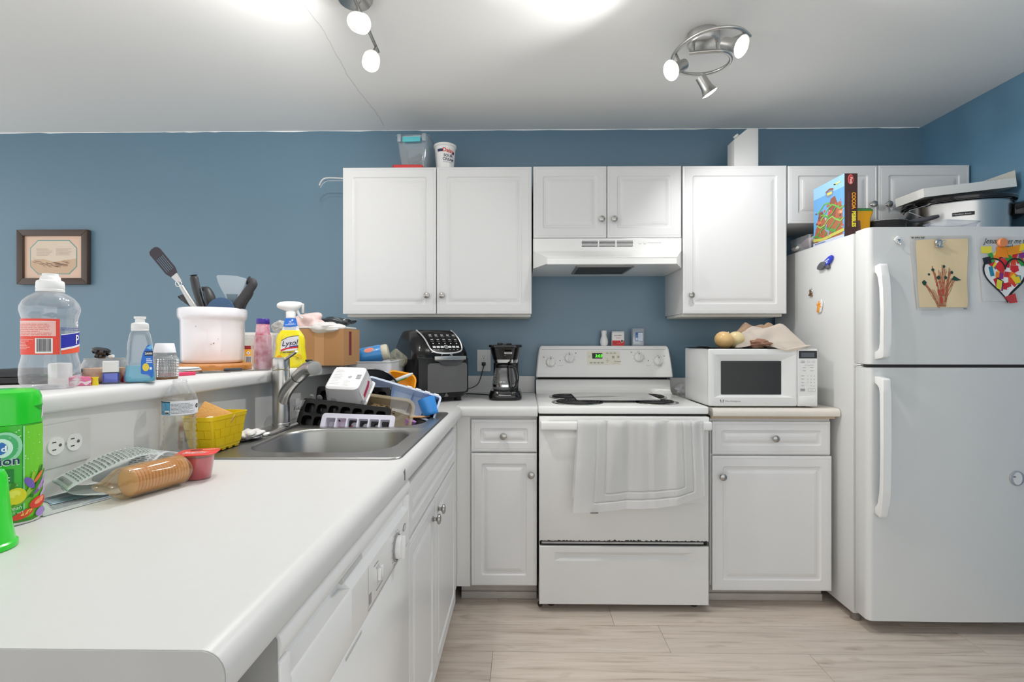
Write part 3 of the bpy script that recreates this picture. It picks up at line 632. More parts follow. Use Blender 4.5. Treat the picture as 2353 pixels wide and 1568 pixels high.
# white towel over the oven handle
tw = mat('white_terry', (252, 252, 251), .95, spec=.1, bump=(260, .5, .0012))
t = thing('hand_towel', 'white terry towel with woven border hanging over the oven door handle', 'towel', (.5, -.72, .5))
def groove(u, v, wd=.0085):
    d = 0
    for k, a in enumerate((.155, .235)):
        b = .10+.09*k; e = 1-.085-.07*k
        if abs(u-a) < wd and v > .0 and v < 1-b: d = max(d, 1-abs(u-a)/wd)
        if abs(u-e) < wd and v < 1-b: d = max(d, 1-abs(u-e)/wd)
        if abs(v-(1-b)) < wd*1.1 and a < u < e: d = max(d, 1-abs(v-(1-b))/(wd*1.1))
    return d
def towel(u, v):
    fl = v**1.2
    x = .235+.533*u-.012*fl*(1-u)*3*(1-u)+.012*fl*u*u + .012*v*(1-u)*(1 if v < .9 else 1)
    z = .864-v*(.394-.068*u**2.2+.004*math.sin(u*10+.6))
    fold = (.0075*math.sin(u*24+v*1.5)+.0055*math.sin(u*41+1)+.002*math.sin(u*75))*(1-.6*v)*(1 if u > .12 else u/.12)+.008*math.sin(u*7+v*3)*v
    y = -.737-.006*v-fold*.9
    if v < .07:
        t_ = v/.07; y = -.704+(y+.704)*math.sin(t_*math.pi/2); z = .8665-(.8665-z)*t_**2.2
    return V((x, y+.006*groove(u, v), z))
bm = nb(); sheet(bm, towel, 190, 130, .0045); obj('front_layer', bm, tw, t, world=True, ang=80)
def towel_b(u, v):
    x = .233-.024*v*(1-u)+.547*u; z = .8635-v*(.335+.04*(u**.6)-.018*u*u*(1 if u < .9 else 1)); y = -.7245+.0035*math.sin(u*14)*v
    return V((x, y, z))
bm = nb(); sheet(bm, towel_b, 50, 24, .0035); obj('back_layer', bm, tw, t, world=True, ang=80)
bm = nb(); bx(bm, .288, .322, -.7325, -.7315, .462, .482); obj('care_tag', bm, mat('tag_grey', (110, 110, 110), .7), t, world=True)

# ================================================================ FRIDGE
fw = mat('fridge_white', (217, 218, 217), .3, bump=(500, .035, .001)); fgrey = mat('gasket_grey', (186, 187, 186), .6)
t = thing('refrigerator', 'white top-freezer refrigerator with curved white handles at the right', 'refrigerator', (1.80, -.42, 0))
bm = nb(); bx(bm, 1.417, 2.185, -.728, -.045, .035, 1.672, .006); obj('fridge_cabinet', bm, fw, t, world=True)
bm = nb(); bx(bm, 1.424, 2.178, -.742, -.727, .06, 1.668); obj('gasket', bm, fgrey, t, world=True)
def fdoor(z0, z1):
    bm = nb(); pts = []
    r = .022
    pts = [(1.417, -.741), (2.185, -.741), (2.185, -.80)]
    pts += [(2.163+r*math.cos(R(a)), -.80+r*math.sin(R(a))) for a in (-15, -30, -45, -60, -75, -90)] + [(1.80, -.826)]
    pts += [(1.439+r*math.cos(R(a)), -.80+r*math.sin(R(a))) for a in range(-90, -181, -6)]
    prism(bm, pts, z0, z1, None, .0035); return bm
d1 = obj('freezer_door', fdoor(1.112, 1.677), fw, t, world=True, ang=30)
d2 = obj('fridge_door', fdoor(.055, 1.0985), fw, t, world=True, ang=30)
bm = nb(); bx(bm, 1.43, 2.17, -.79, -.73, 1.098, 1.113); obj('door_gap', bm, mat('gap_grey', (70, 70, 70), .7), t, world=True)
for z0 in (1.1015, 1.1085):
    bm = nb(); bx(bm, 1.4185, 1.452, -.775, -.73, z0-.002, z0+.002, .001); obj('hinge_plate', bm, white_plastic, t, world=True)
def handle(par, z0, z1, top):
    # outline in (y, z), bulged to the room
    bm = nb(); yd = -.8225; o = []; s = 1 if top else -1; za, zb = (z0, z1) if top else (z1, z0)   # za: square end, zb: long curved end
    out = [(yd, za), (yd-.040, za+s*.006), (yd-.050, za+s*.012), (yd-.052, za+s*.06), (yd-.0535, (za+zb)/2), (yd-.050, zb-s*.11), (yd-.043, zb-s*.05), (yd-.035, zb-s*.010), (yd-.031, zb), (yd, zb-s*.006)]
    inn = [(yd, zb-s*.034), (yd-.012, zb-s*.038), (yd-.021, zb-s*.055), (yd-.028, zb-s*.10), (yd-.032, zb-s*.17), (yd-.034, (za+zb)/2), (yd-.033, za+s*.07), (yd-.028, za+s*.045), (yd-.018, za+s*.034), (yd, za+s*.03)]
    prism(bm, out+inn, 1.443, 1.474, MYZ, .002); return obj('door_handle', bm, white_gloss, par, world=True, ang=30)
handle(d1, 1.133, 1.523, True); handle(d2, .492, 1.064, False)
bm = nb(); lathe(bm, [(.030, 0), (.030, .002), (.027, .003), (.0001, .003)], 28, frame_to((2.018, -.8257, .646), (0, -1, 0))); bd = obj('badge', bm, mat('badge_silver', (196, 198, 200), .3, .6), d2, world=True)
art(bd, [(E(2.018, .646, .019, .026), (222, 223, 224), 0), (B(2.0, .65, 2.01, .656), (120, 122, 126), 1)], flat(fm((0, -.8288, 0), (1, 0, 0), (0, 0, 1))), 'badge_print')
for x in (1.445, 2.15):
    for y in (-.70, -.1):
        bm = nb(); lathe(bm, [(.018, 0), (.020, .002), (.02, .02), (.017, .036)], 16, Matrix.Translation((x, y, 0))); obj('levelling_foot', bm, mat('foot_grey', (120, 112, 104), .6), t, world=True)
bm = nb(); bx(bm, 1.425, 1.47, -.775, -.73, .052, .058, .001); obj('lower_hinge', bm, white_plastic, t, world=True)

# ================================================================ MICROWAVE
t = thing('microwave', 'white countertop microwave with dark window beside the fridge', 'microwave', (1.08, -.45, .9065))
mw = mat('microwave_white', (226, 227, 226), .3); mz0, mz1, mf = .914, 1.173, -.622
bm = nb(); bx(bm, .836, 1.326, -.60, -.29, mz0, mz1, .004); obj('microwave_case', bm, mw, t, world=True)
for x in (.87, 1.29):
    for y in (-.57, -.32):
        bm = nb(); lathe(bm, [(.010, .9066), (.012, .91), (.012, .916)], 12, Matrix.Translation((x, y, 0))); obj('foot', bm, black_plastic, t, world=True)
Mm = fm((0, mf, 0), (1, 0, 0), (0, 0, 1))
def mrect(a, b, c_, d, w_, r=.004, n=3): return [Mm @ V(((a+c_)/2+x, (b+d)/2+y, w_)) for x, y in rr(c_-a, d-b, r, n)]
bm = nb(); loops(bm, [mrect(.837, mz0, 1.2355, mz1, -.024, .006), mrect(.837, mz0, 1.2355, mz1, -.005, .006), mrect(.840, mz0+.003, 1.2335, mz1-.003, -.001, .006), mrect(.844, mz0+.006, 1.230, mz1-.006, 0, .005), mrect(.861, .953, 1.226, 1.1475, 0, .003), mrect(.893, .962, 1.172, 1.122, -.011, .004), mrect(.894, .963, 1.171, 1.121, -.0125, .004)], True, True); md = obj('microwave_door', bm, mw, t, world=True, ang=18)
bm = nb(); prism(bm, rr(.272, .153, .004), -.0122, -.0112, Mm @ Matrix.Translation((1.0325, 1.042, 0))); obj('window', bm, mat('microwave_window', (44, 44, 44), .3, spec=.4), md, world=True)
items = [(stroke([(.889, .944), (.893, .930), (.897, .941), (.901, .930), (.905, .944)], .0034), (70, 72, 74), 0), (('text', 'White-Westinghouse', .910, .933, .0105, {'sx': .78}), (120, 122, 122), 0)]
art(md, items, flat(Mm), 'brand_lettering')
bm = nb(); loops(bm, [mrect(1.237, mz0, 1.327, mz1, -.024, .005), mrect(1.237, mz0, 1.327, mz1, -.004, .005), mrect(1.239, mz0+.002, 1.325, mz1-.002, 0, .004)], True, True); mp_ = obj('control_panel', bm, mw, t, world=True, ang=25)
bm = nb(); prism(bm, [(1.242, .921), (1.323, .923), (1.323, .958), (1.318, .962), (1.242, .957)], 0, .004, Mm, .001); lb = obj('door_release', bm, mw, mp_, world=True)
art(lb, [(stroke([(1.300, .953), (1.309, .949), (1.3115, .943), (1.309, .937), (1.300, .933)], .0022), (244, 244, 244), 0)], flat(Mm @ Matrix.Translation((0, 0, .004))), 'release_mark')
g1 = (120, 122, 122)
items = [(B(1.242, 1.130, 1.3235, 1.164), (34, 36, 42), 0), (B(1.252, 1.136, 1.311, 1.156), (84, 90, 98), 1), (E(1.2595, 1.116, .010, .006), (150, 150, 150), 0), (E(1.2595, 1.116, .0092, .0052), (230, 230, 230), 1), (B(1.254, 1.117, 1.266, 1.1185), g1, 2), (B(1.253, 1.1125, 1.268, 1.114), g1, 2)]
for x in (1.2855, 1.308): items += [(E(x, 1.116, .0085, .005), (190, 190, 190), 0), (E(x, 1.116, .0078, .0043), (228, 228, 228), 1), (B(x-.005, 1.1155, x+.005, 1.1165), (160, 160, 160), 2)]
items.append((('text', 'One Touch Cook', 1.2675, 1.098, .0055), g1, 0))
for y in (1.088, 1.074):
    for x in (1.259, 1.292): items.append((B(x, y, x+.015, y+.0018), (150, 150, 150), 0))
for r_, row in enumerate(('123', '456', '789', ' 0 ')):
    for c_, ch in enumerate(row):
        if ch != ' ': items.append((('text', ch, 1.2795+c_*.0148, 1.0485-r_*.0148, .0075, {'shear': .15}), g1, 0))
    items.append((B(1.253, 1.0505-r_*.0148, 1.265, 1.0525-r_*.0148), (150, 150, 150), 0))
items += [(B(1.248, .982, 1.27, .994), (170, 172, 172), 0), (B(1.252, .987, 1.266, .989), (110, 110, 110), 1), (B(1.283, .981, 1.316, .995), (160, 160, 160), 0), (B(1.284, .982, 1.315, .994), (228, 228, 228), 1), (('text', 'START', 1.292, .986, .0048), g1, 2), (B(1.304, 1.005, 1.314, 1.0065), (150, 150, 150), 0)]
art(mp_, items, flat(Mm), 'keypad_print')

# ================================================================ AIR FRYER
t = thing('air_fryer', 'black air fryer oven with silver-edged control panel, in the counter corner', 'air fryer', (-.470, -.372, .9145), 34)
afb = mat('air_fryer_black', (16, 16, 17), .18, spec=.4)
bm = nb(); loft(bm, [(.262, .262, .06, .016), (.285, .29, .06, .026), (.294, .302, .055, .045), (.296, .304, .055, .21), (.296, .304, .055, .232), (.290, .29, .06, .262, 0, .008), (.268, .26, .065, .30, 0, .02), (.238, .222, .07, .333, 0, .035), (.222, .20, .07, .345, 0, .042), (.17, .15, .06, .350, 0, .045)], 6)
obj('body', bm, afb, t, ang=50)
for x in (-.10, .10):
    for y in (-.10, .10):
        bm = nb(); lathe(bm, [(.016, 0), (.018, .004), (.018, .018)], 14, Matrix.Translation((x, y, 0))); obj('foot', bm, black_plastic, t)
bm = nb(); t2 = nb(); prism(t2, rr(.262, .175, .012), -.004, .006, fm((0, -.1525, .128), (1, 0, 0), (0, 0, 1)), .003); join(bm, t2); dr = obj('drawer_door', bm, mat('air_fryer_door', (22, 22, 23), .25, spec=.3), t)
bm = nb(); prism(bm, rr(.208, .142, .016), 0, .0015, fm((.018, -.1588, .118), (1, 0, 0), (0, 0, 1))); obj('window', bm, mat('smoky_window', (98, 98, 97), .3, spec=.3, var=.12, varscale=20), dr)
bm = nb(); pts = [(-.07, .205), (.086, .205), (.086, .199), (.066, .185), (.05, .178), (-.015, .177), (-.035, .183), (-.05, .198), (-.07, .199)]; prism(bm, pts, 0, .006, fm((.018, -.159, 0), (1, 0, 0), (0, 0, 1)), .002); hd = obj('handle_scoop', bm, mat('scoop_grey', (70, 70, 70), .2), dr)
bm = nb(); bx(bm, -.055, .112, -.172, -.158, .203, .222, .003); obj('handle_bar', bm, steel, dr)
bm = nb(); bx(bm, -.128, .128, -.1555, -.150, .221, .2235); obj('seam', bm, dark_gap, t)
# control face: slants back from z .232 to .345
pf = lambda x, z: V((x, {0: 0}.get(0)+(-.1535 if z < .232 else -.1535+(z-.232)*.30+max(0, z-.262)**1.35*2.6)-.0015, z))
def pfz(x, z):
    # follow the front of the lofted body
    prof = [(.21, -.152), (.232, -.152), (.262, -.137), (.30, -.110), (.333, -.076), (.345, -.058), (.350, -.03)]
    for (a, ya), (b, yb) in zip(prof, prof[1:]):
        if z <= b: return ya+(yb-ya)*(z-a)/(b-a)
    return prof[-1][1]
path = [(-.098, .347), (-.088, .325), (-.078, .30), (-.070, .27), (-.062, .252), (-.045, .241), (-.01, .236), (.04, .236), (.08, .241), (.10, .253), (.105, .275), (.102, .30), (.095, .325), (.088, .347)]
pp = smooth_path([(x, pfz(x, z)-.004, z) for x, z in path], 4)
bm = nb(); tube(bm, pp, .0042, 8); cp_ = obj('silver_rim', bm, mat('silver_trim', (205, 206, 208), .25, .7), t)
bm = nb()
def face(u, v):
    z = .240+.108*v; xl = -.062-.034*v; xr = .098-.008*v; x = xl+(xr-xl)*u; return V((x, pfz(x, z)-.0045, z))
sheet(bm, face, 8, 14, .002); cpl = obj('control_panel', bm, black_gloss, t)
cm = lambda u, v, w_: V((u, pfz(u, v)-.0075-w_, v))
items = []; Wt = (225, 228, 230)
for r_, z in enumerate((.322, .300)):
    for c_ in range(5):
        x = -.052+c_*.031; items += [(B(x, z, x+.013, z+.004), Wt if r_ == 0 else (170, 172, 174), 0), (B(x-.002, z-.007, x+.015, z-.005), (140, 142, 144), 0)]
for c_ in range(5): items.append((E(-.045+c_*.031, .283, .003, .0025, 8), Wt, 0))
for c_ in range(7):
    if c_ != 3: items.append((B(-.052+c_*.0205, .262, -.036+c_*.0205, .271), (205, 208, 210), 0)); items.append((B(-.050+c_*.0205, .252, -.044+c_*.0205, .2535), (190, 190, 190), 0))
items += [(E(.0185, .2665, .0115, .0085), (190, 192, 194), 1), (E(.0185, .2665, .0085, .0063), (60, 60, 62), 2), (E(.0185, .2665, .006, .0045), (110, 112, 114), 3)]
art(cpl, items, cm, 'control_icons', world=False)
art(t, [(('text', 'P', -.012, .225, .013, {'bold': .02}), (220, 222, 224), 0), (('text', 'AL', .032, .225, .013, {'shear': .35, 'bold': .02}), (220, 222, 224), 0), ([(.0, .028), (.022, .028), (.011, .046)], (110, 110, 110), 0), ([(.004, .0305), (.018, .0305), (.011, .042)], (38, 38, 38), 1), ([(.007, .032), (.015, .032), (.011, .039)], (120, 120, 120), 2)], lambda u, v, w_: V((u, -.1535-w_-(.006 if v < .1 else 0), v)), 'front_marks', world=False)
bm = nb(); lathe(bm, [(.018, 0), (.018, .006), (.014, .007), (.013, .003), (.0001, .003)], 18, frame_to((-.148, .02, .215), (-1, 0, 0)), cap=False); obj('side_vent', bm, mat('vent_blue_grey', (96, 118, 130), .4), t)

# ================================================================ COFFEE MAKER
t = thing('coffee_maker', 'black drip coffee maker with glass carafe left of the stove', 'coffee maker', (-.093, -.325, .9145))
bm = nb(); loft(bm, [(.160, .20, .05, 0), (.168, .206, .05, .006), (.168, .206, .05, .022), (.155, .19, .045, .040), (.15, .18, .045, .046)], 6); obj('base', bm, black_gloss, t)
bm = nb(); loft(bm, [(.13, .075, .02, .04, 0, .06), (.13, .075, .02, .20, 0, .06)], 4); obj('water_tank', bm, black_plastic, t)
bm = nb(); loft(bm, [(.120, .15, .045, .183, 0, .012), (.128, .16, .045, .20, 0, .01), (.154, .18, .045, .258, 0, .006), (.158, .184, .045, .262, 0, .006), (.17, .192, .045, .264, 0, .006), (.17, .192, .045, .272, 0, .006), (.165, .186, .045, .276, 0, .006)], 6); bh = obj('brew_head', bm, black_gloss, t)
bm = nb(); loft(bm, [(.1235, .155, .045, .186, 0, .0115), (.130, .1625, .045, .202, 0, .0095)], 6, cap0=False, cap1=False); obj('silver_band', bm, chrome, bh)
bm = nb(); lathe(bm, [(.013, .276), (.015, .279), (.013, .285), (.0001, .286)], 14, Matrix.Translation((-.028, -.03, 0))); lathe(bm, [(.013, .276), (.015, .279), (.012, .283), (.0001, .284)], 14, Matrix.Translation((.018, -.03, 0))); bx(bm, -.03, .02, -.035, -.025, .277, .281, .001); obj('lid_latch', bm, black_plastic, bh)
Mcf = lambda u, v, w_: V((u, -.0895-(v-.2)*.15-w_, v))
art(bh, [(B(-.003, .231, .035, .240), (190, 192, 194), 0), (B(.002, .234, .03, .237), (60, 60, 62), 1), (B(-.004, .222, .004, .2235), (150, 150, 150), 0)], Mcf, 'brand_plate', world=False)
art(t, [([(-.035, .030), (-.043, .042), (.043, .042), (.035, .030), (.028, .025), (-.028, .025)], (190, 192, 194), 0), (B(-.016, .033, .016, .039), (40, 42, 44), 1)], lambda u, v, w_: V((u, -.1045-w_+(v-.022)*.42+.0022*0-abs(u)*0+ (u/.05)**2*.004, v)), 'control_badge', world=False)
glass = clear('carafe_glass', (225, 228, 228), .28, (140, 142, 142), .06)
bm = nb(); lathe(bm, [(.050, .048), (.058, .052), (.0615, .065), (.0600, .085), (.054, .118), (.048, .145), (.044, .160), (.045, .166)], 32, Matrix.Translation((-.006, -.036, 0)), cap=False); cf = obj('carafe', bm, glass, t, ang=60)
bm = nb(); lathe(bm, [(.0622, .066), (.0618, .078)], 32, Matrix.Translation((-.006, -.036, 0)), cap=False); obj('steel_band', bm, chrome, cf)
bm = nb(); lathe(bm, [(.046, .160), (.047, .170), (.035, .178), (.0001, .180)], 28, Matrix.Translation((-.006, -.036, 0))); obj('carafe_lid', bm, black_plastic, cf)
bm = nb(); hp = smooth_path([(.022, -.085, .166), (.048, -.104, .164), (.062, -.112, .135), (.062, -.113, .10), (.050, -.105, .066), (.03, -.092, .060)], 5); tube(bm, hp, .0085, 10, .8); tube(bm, [(.022, -.087, .166), (.023, -.094, .115), (.03, -.092, .062)], .009, 10, .6); obj('carafe_handle', bm, black_gloss, cf)
art(cf, [(('text', 'LIMITED', -.022, .089, .0085, {'bold': .015}), (230, 232, 232), 0)]+[(B(-.046, .095+i*.012, -.043, .0965+i*.012), (220, 222, 222), 0) for i in range(5)], lambda u, v, w_: V((-.006+u, -.036-math.sqrt(max((.0625-(v-.085)*.18)**2-u*u, 0))-.0006-w_, v)), 'glass_print', world=False)
# wall outlet and cord
def outlet_face(parent, M):
    for s in (-.0195, .0195):
        bm = nb(); prism(bm, [p for p in E(0, s, .0172, .0172, 24) if True], 0, .0022, M); obj('receptacle', bm, mat('outlet_face', (236, 236, 233), .3), parent, world=True)
t = thing('wall_outlet', 'white wall outlet plate with a black plug, behind the coffee maker', 'outlet', (-.230, -.001, 1.098))
bm = nb(); prism(bm, rr(.078, .126, .005), 0, .0055, fm((-.230, -.0005, 1.098), (1, 0, 0), (0, 0, 1)), .0015); obj('cover_plate', bm, white_plastic, t, world=True)
Mo = fm((-.230, -.006, 1.098), (1, 0, 0), (0, 0, 1)); outlet_face(t, Mo)
art(t, [(B(-.0075, .020, -.0055, .028), (60, 60, 60), 0), (B(.0055, .020, .0075, .028), (60, 60, 60), 0), (E(0, .0125, .0028, .0028, 10), (60, 60, 60), 0), (E(0, 0, .0025, .0025, 10), (170, 170, 170), 0)], flat(Mo @ Matrix.Translation((0, 0, .0022))), 'outlet_slots')
t = thing('power_cord', 'black power cord plugged into the outlet and trailing to the counter corner', 'cord', (-.23, -.02, 1.078))
bm = nb(); bx(bm, -.241, -.219, -.034, -.009, 1.068, 1.088, .004); obj('plug', bm, black_plastic, t, world=True)
bm = nb(); tube(bm, smooth_path([(-.229, -.03, 1.070), (-.233, -.05, 1.05), (-.245, -.065, 1.0), (-.262, -.075, .965), (-.30, -.085, .945), (-.36, -.10, .935)], 6), .0028, 8); obj('cable', bm, black_plastic, t, world=True)
t = thing('loose_cord', 'black cord lying on the counter between air fryer and coffee maker', 'cord', (-.25, -.06, .917))
bm = nb(); tube(bm, smooth_path([(-.168, -.20, .9175), (-.22, -.15, .9172), (-.30, -.12, .9172), (-.36, -.12, .9172)], 5), .0028, 8); obj('cable', bm, black_plastic, t, world=True)
t = thing('bar_outlet', 'white double outlet plate mounted sideways on the half wall', 'outlet', (-.887, -1.968, 1.008))
Mo = fm((-.8868, -1.968, 1.008), (0, 1, 0), (0, 0, 1)); bm = nb(); prism(bm, rr(.116, .082, .003), 0, .0045, Mo, .0012); obj('cover_plate', bm, mat('outlet_plate', (226, 225, 221), .4), t, world=True)
Mo2 = Mo @ Matrix.Translation((0, 0, .0045)) @ Matrix.Rotation(R(-90), 4, 'Z'); outlet_face(t, Mo2)
items = [(E(0, 0, .003, .003, 12), (190, 188, 182), 0), (B(-.0025, -.0004, .0025, .0004), (110, 108, 104), 1)]
for s in (-.0195, .0195): items += [(B(-.008, s-.009, -.006, s-.001), (30, 30, 30), 0), (B(.006, s-.009, .008, s-.001), (30, 30, 30), 0), (E(0, s+.0075, .003, .0032, 12), (90, 88, 84), 0)]
art(t, items, flat(Mo2 @ Matrix.Translation((0, 0, .0022))), 'outlet_slots')

# ================================================================ ON THE BAR LEDGE
LZ = 1.110
pet = clear('clear_bottle_plastic', (236, 238, 240), .07, (225, 226, 230), .05)
pet2 = clear('clear_cup_plastic', (240, 238, 238), .10, (235, 232, 232), .07)
glassc = clear('clear_jar_glass', (226, 228, 226), .08, (205, 205, 200), .04)
milky = mat('milky_cap', (236, 236, 236), .4, sub=.1)
card = mat('cardboard', (184, 138, 92), .8, var=.06, varscale=9)
pink = mat('pink_plastic', (226, 62, 104), .35)
def bag_mesh(cx, cy, z0, sx, sy, sz, seed, amp=.25, nu=26, nv=14, sharp=1.0):
    """a crumpled closed blob"""
    from mathutils import noise
    bm = nb(); bmesh.ops.create_icosphere(bm, subdivisions=4, radius=1)
    for v in bm.verts:
        n = v.co.normalized(); q = n*1.25+V((seed*3.1, seed*1.7, seed))
        d = 1+amp*(abs(noise.noise(q))*1.5-.3)*sharp+amp*.45*abs(noise.noise(q*2.1))+amp*.10*noise.noise(q*6)
        v.co = V((cx+n.x*sx*d, cy+n.y*sy*d, z0+sz+max(n.z, -.98)*sz*d))
        if v.co.z < z0: v.co.z = z0
    return bm
# big clear bottle
t = thing('sports_drink_bottle', 'big empty clear bottle with white cap and red label on the bar ledge', 'bottle', (-.954, -1.922, LZ))
bm = nb(); lathe(bm, [(.0001, .008), (.022, .006), (.034, 0), (.041, .004), (.046, .014), (.0475, .030), (.0465, .048), (.0435, .062), (.0425, .070), (.0425, .138), (.0445, .146), (.0470, .156), (.0468, .164), (.043, .174), (.036, .183), (.026, .190), (.0195, .194), (.0185, .198)], 36, cap=False); bt = obj('bottle_shell', bm, pet, t, ang=60)
bm = nb(); lathe(bm, [(.0222, .1945), (.0225, .199), (.0216, .200), (.0225, .202), (.022, .213), (.021, .216), (.0165, .218), (.0155, .224), (.013, .2265), (.0125, .231), (.0001, .232)], 28); obj('cap', bm, milky, t)
wr, rd_, bl = (240, 226, 224), (231, 74, 58), (40, 46, 168)
bx_ = lambda a, b, z0, z1: B(a*.0428, z0, b*.0428, z1)
d2r = math.pi/180
items = [(bx_(-88*d2r, 22*d2r, .069, .139), rd_, 0), (bx_(-80*d2r, 14*d2r, .105, .134), (240, 190, 184), 1), (bx_(-80*d2r, 14*d2r, .1335, .1345), wr, 2), (bx_(-36*d2r, -35*d2r, .104, .134), wr, 2), (bx_(-88*d2r, -30*d2r, .098, .0985), wr, 1)]
items += lines(-78*d2r*.0428, 8*d2r*.0428, .107, .131, 7, (214, 96, 84), 2, .3)
items += lines(-80*d2r*.0428, -38*d2r*.0428, .080, .098, 6, (246, 200, 192), 1, .35, seed=5)
items += [(bx_(-26*d2r, 8*d2r, .0715, .101), (236, 232, 232), 1)]+barcode(-23*d2r*.0428, .075, 5*d2r*.0428, .100, (40, 40, 60), 2)
items += [(([(24*d2r*.0428, .080), (92*d2r*.0428, .090), (92*d2r*.0428, .116), (24*d2r*.0428, .108)]), bl, 0), ([(24*d2r*.0428, .069), (92*d2r*.0428, .074), (92*d2r*.0428, .088), (24*d2r*.0428, .078)], (238, 92, 62), 0), ([(24*d2r*.0428, .077), (92*d2r*.0428, .087), (92*d2r*.0428, .091), (24*d2r*.0428, .081)], (235, 235, 240), 1), ([(24*d2r*.0428, .107), (92*d2r*.0428, .115), (92*d2r*.0428, .1165), (24*d2r*.0428, .1085)], (235, 235, 240), 1),
          (('text', 'P', 60*d2r*.0428, .090, .026, {'bold': .012, 'sx': .9}), (250, 250, 252), 2), (('text', 'G', 62*d2r*.0428, .126, .013, {'bold': .02}), (245, 245, 246), 0)]
items += lines(24*d2r*.0428, 80*d2r*.0428, .117, .124, 2, (70, 80, 150), 1, .4)
art(bt, items, cyl(.0430, 40), 'label', du=.006, world=False)
t = thing('white_tub', 'plain white plastic tub half hidden behind the big clear bottle', 'tub', (-1.005, -1.845, LZ))
bm = nb(); lathe(bm, [(.018, 0), (.020, .002), (.020, .044), (.018, .048), (.0001, .049)], 26); obj('tub_body', bm, white_plastic, t)
# black case at the far left
t = thing('glasses_case', 'flat black plastic case at the far left end of the bar ledge', 'case', (-1.12, -1.80, LZ), 24)
bm = nb(); loft(bm, [(.13, .07, .015, 0), (.14, .078, .018, .004), (.14, .078, .018, .016)], 5); obj('case_base', bm, black_plastic, t)
bm = nb(); loft(bm, [(.14, .078, .018, .0175), (.138, .076, .018, .026), (.12, .06, .02, .033), (.05, .03, .01, .035)], 5); obj('case_lid', bm, mat('case_black', (34, 36, 40), .35), t)
bm = nb(); bx(bm, -.142, -.02, -.075, -.02, .0002, .001); 
t = thing('folded_leaflet', 'flat white leaflet with a dark top lying in front of the black case', 'paper', (-1.03, -1.90, LZ), 20)
obj('leaflet', bm, mat('white_paper', (238, 238, 236), .8), t)
# candle jar with a dark thing on it
t = thing('candle_jar', 'squat ribbed clear glass candle jar with brown wax', 'candle', (-.968, -1.772, LZ))
bm = nb(); lathe(bm, [(.026, 0), (.034, .002), (.041, .012), (.0445, .026), (.043, .042), (.038, .053), (.0375, .055)], 48, ribs=16, ribamp=.012, cap=False); jr = obj('glass_jar', bm, glassc, t, ang=60)
bm = nb(); lathe(bm, [(.025, .003), (.034, .004), (.0395, .014), (.041, .026), (.0405, .034), (.0001, .0345)], 32); obj('wax', bm, mat('brown_wax', (222, 178, 146), .5, sub=.2), t)
bm = nb(); tube(bm, [(.0378*math.cos(a*.2618), .0378*math.sin(a*.2618), .0555) for a in range(24)], .0013, 6, closed=True); obj('jar_rim', bm, glassc, jr)
t = thing('black_stopper', 'glossy black round stopper lying on top of the candle jar', 'stopper', (-.980, -1.772, LZ+.057))
bm = nb(); lathe(bm, [(.010, 0), (.012, .004), (.011, .008), (.016, .010), (.0188, .015), (.018, .020), (.011, .0235), (.0001, .024)], 24, Matrix.Rotation(R(10), 4, 'Y')); tube(bm, [(.014, 0, .0085), (.03, -.004, .005)], .003, 8); obj('stopper_body', bm, black_gloss, t)
bm = nb(); tube(bm, [(.026, -.004, .0035), (.036, -.005, .0045)], .0035, 8); obj('white_stub', bm, white_plastic, t)
# nail polish
t = thing('nail_polish', 'small square nail polish bottle, blue with a white cap', 'nail polish', (-.927, -1.805, LZ), 38)
bm = nb(); loft(bm, [(.030, .022, .004, 0), (.031, .023, .004, .003), (.0305, .0225, .004, .024), (.02, .016, .004, .0265)], 4); pb = obj('glass_bottle', bm, clear('polish_glass', (215, 220, 240), .12, (120, 140, 220), .04), t)
bm = nb(); loft(bm, [(.027, .019, .003, .004), (.0275, .0195, .003, .0235)], 4); obj('blue_lacquer', bm, mat('blue_lacquer', (20, 66, 220), .25), pb)
bm = nb(); loft(bm, [(.029, .021, .002, .0265), (.029, .021, .002, .050), (.027, .019, .002, .0512)], 4); obj('cap', bm, white_plastic, t)
# pink wrapper and clip
t = thing('wrapped_candy', 'pink and white wrapped candy block with a yellow end', 'candy', (-.945, -1.858, LZ), 42)
bm = nb(); bx(bm, -.022, .014, -.009, .009, 0, .019, .0015); wb = obj('pink_wrapper', bm, mat('pink_wrapper', (232, 120, 160), .5), t)
art(wb, [([(-.02+.034*i/12, .004+.003*math.sin(i*1.2)) for i in range(13)]+[(.014, .009+.002), (.004, .0085), (-.008, .012), (-.02, .010)], (246, 224, 230), 0), ([(-.018, .014), (-.010, .018), (.0, .014), (-.008, .012)], (246, 214, 224), 1)], lambda u, v, w_: V((u, -.0093-w_, v)), 'swirl_print', world=False)
bm = nb(); loft(bm, [(.012, .014, .003, 0, .021, 0), (.010, .013, .003, .014, .021, 0), (.014, .016, .004, .0175, .021, 0)], 3); obj('yellow_end', bm, mat('yellow_foil', (240, 212, 30), .4), t)
t = thing('pink_hair_clip', 'pale pink hair clip with a black tip behind the wrapped candy', 'hair clip', (-.985, -1.822, LZ), 30)
bm = nb(); tube(bm, smooth_path([(-.022, 0, .008), (-.005, 0, .016), (.012, 0, .012), (.028, 0, .006)], 5), [.006]*16, 8, .7); obj('clip', bm, mat('pale_pink', (236, 160, 180), .4), t)
bm = nb(); tube(bm, [(-.018, .01, .016), (.0, .012, .026), (.006, .012, .034)], .003, 8); obj('tip', bm, black_plastic, t)
t = thing('magenta_lid', 'round magenta plastic lid between the candle jar and the dish soap', 'lid', (-.925, -1.752, LZ))
bm = nb(); lathe(bm, [(.018, 0), (.019, .004), (.017, .016), (.010, .021), (.0001, .022)], 22, Matrix.Rotation(R(8), 4, 'Y')); obj('lid_cap', bm, mat('magenta', (222, 40, 100), .35), t)
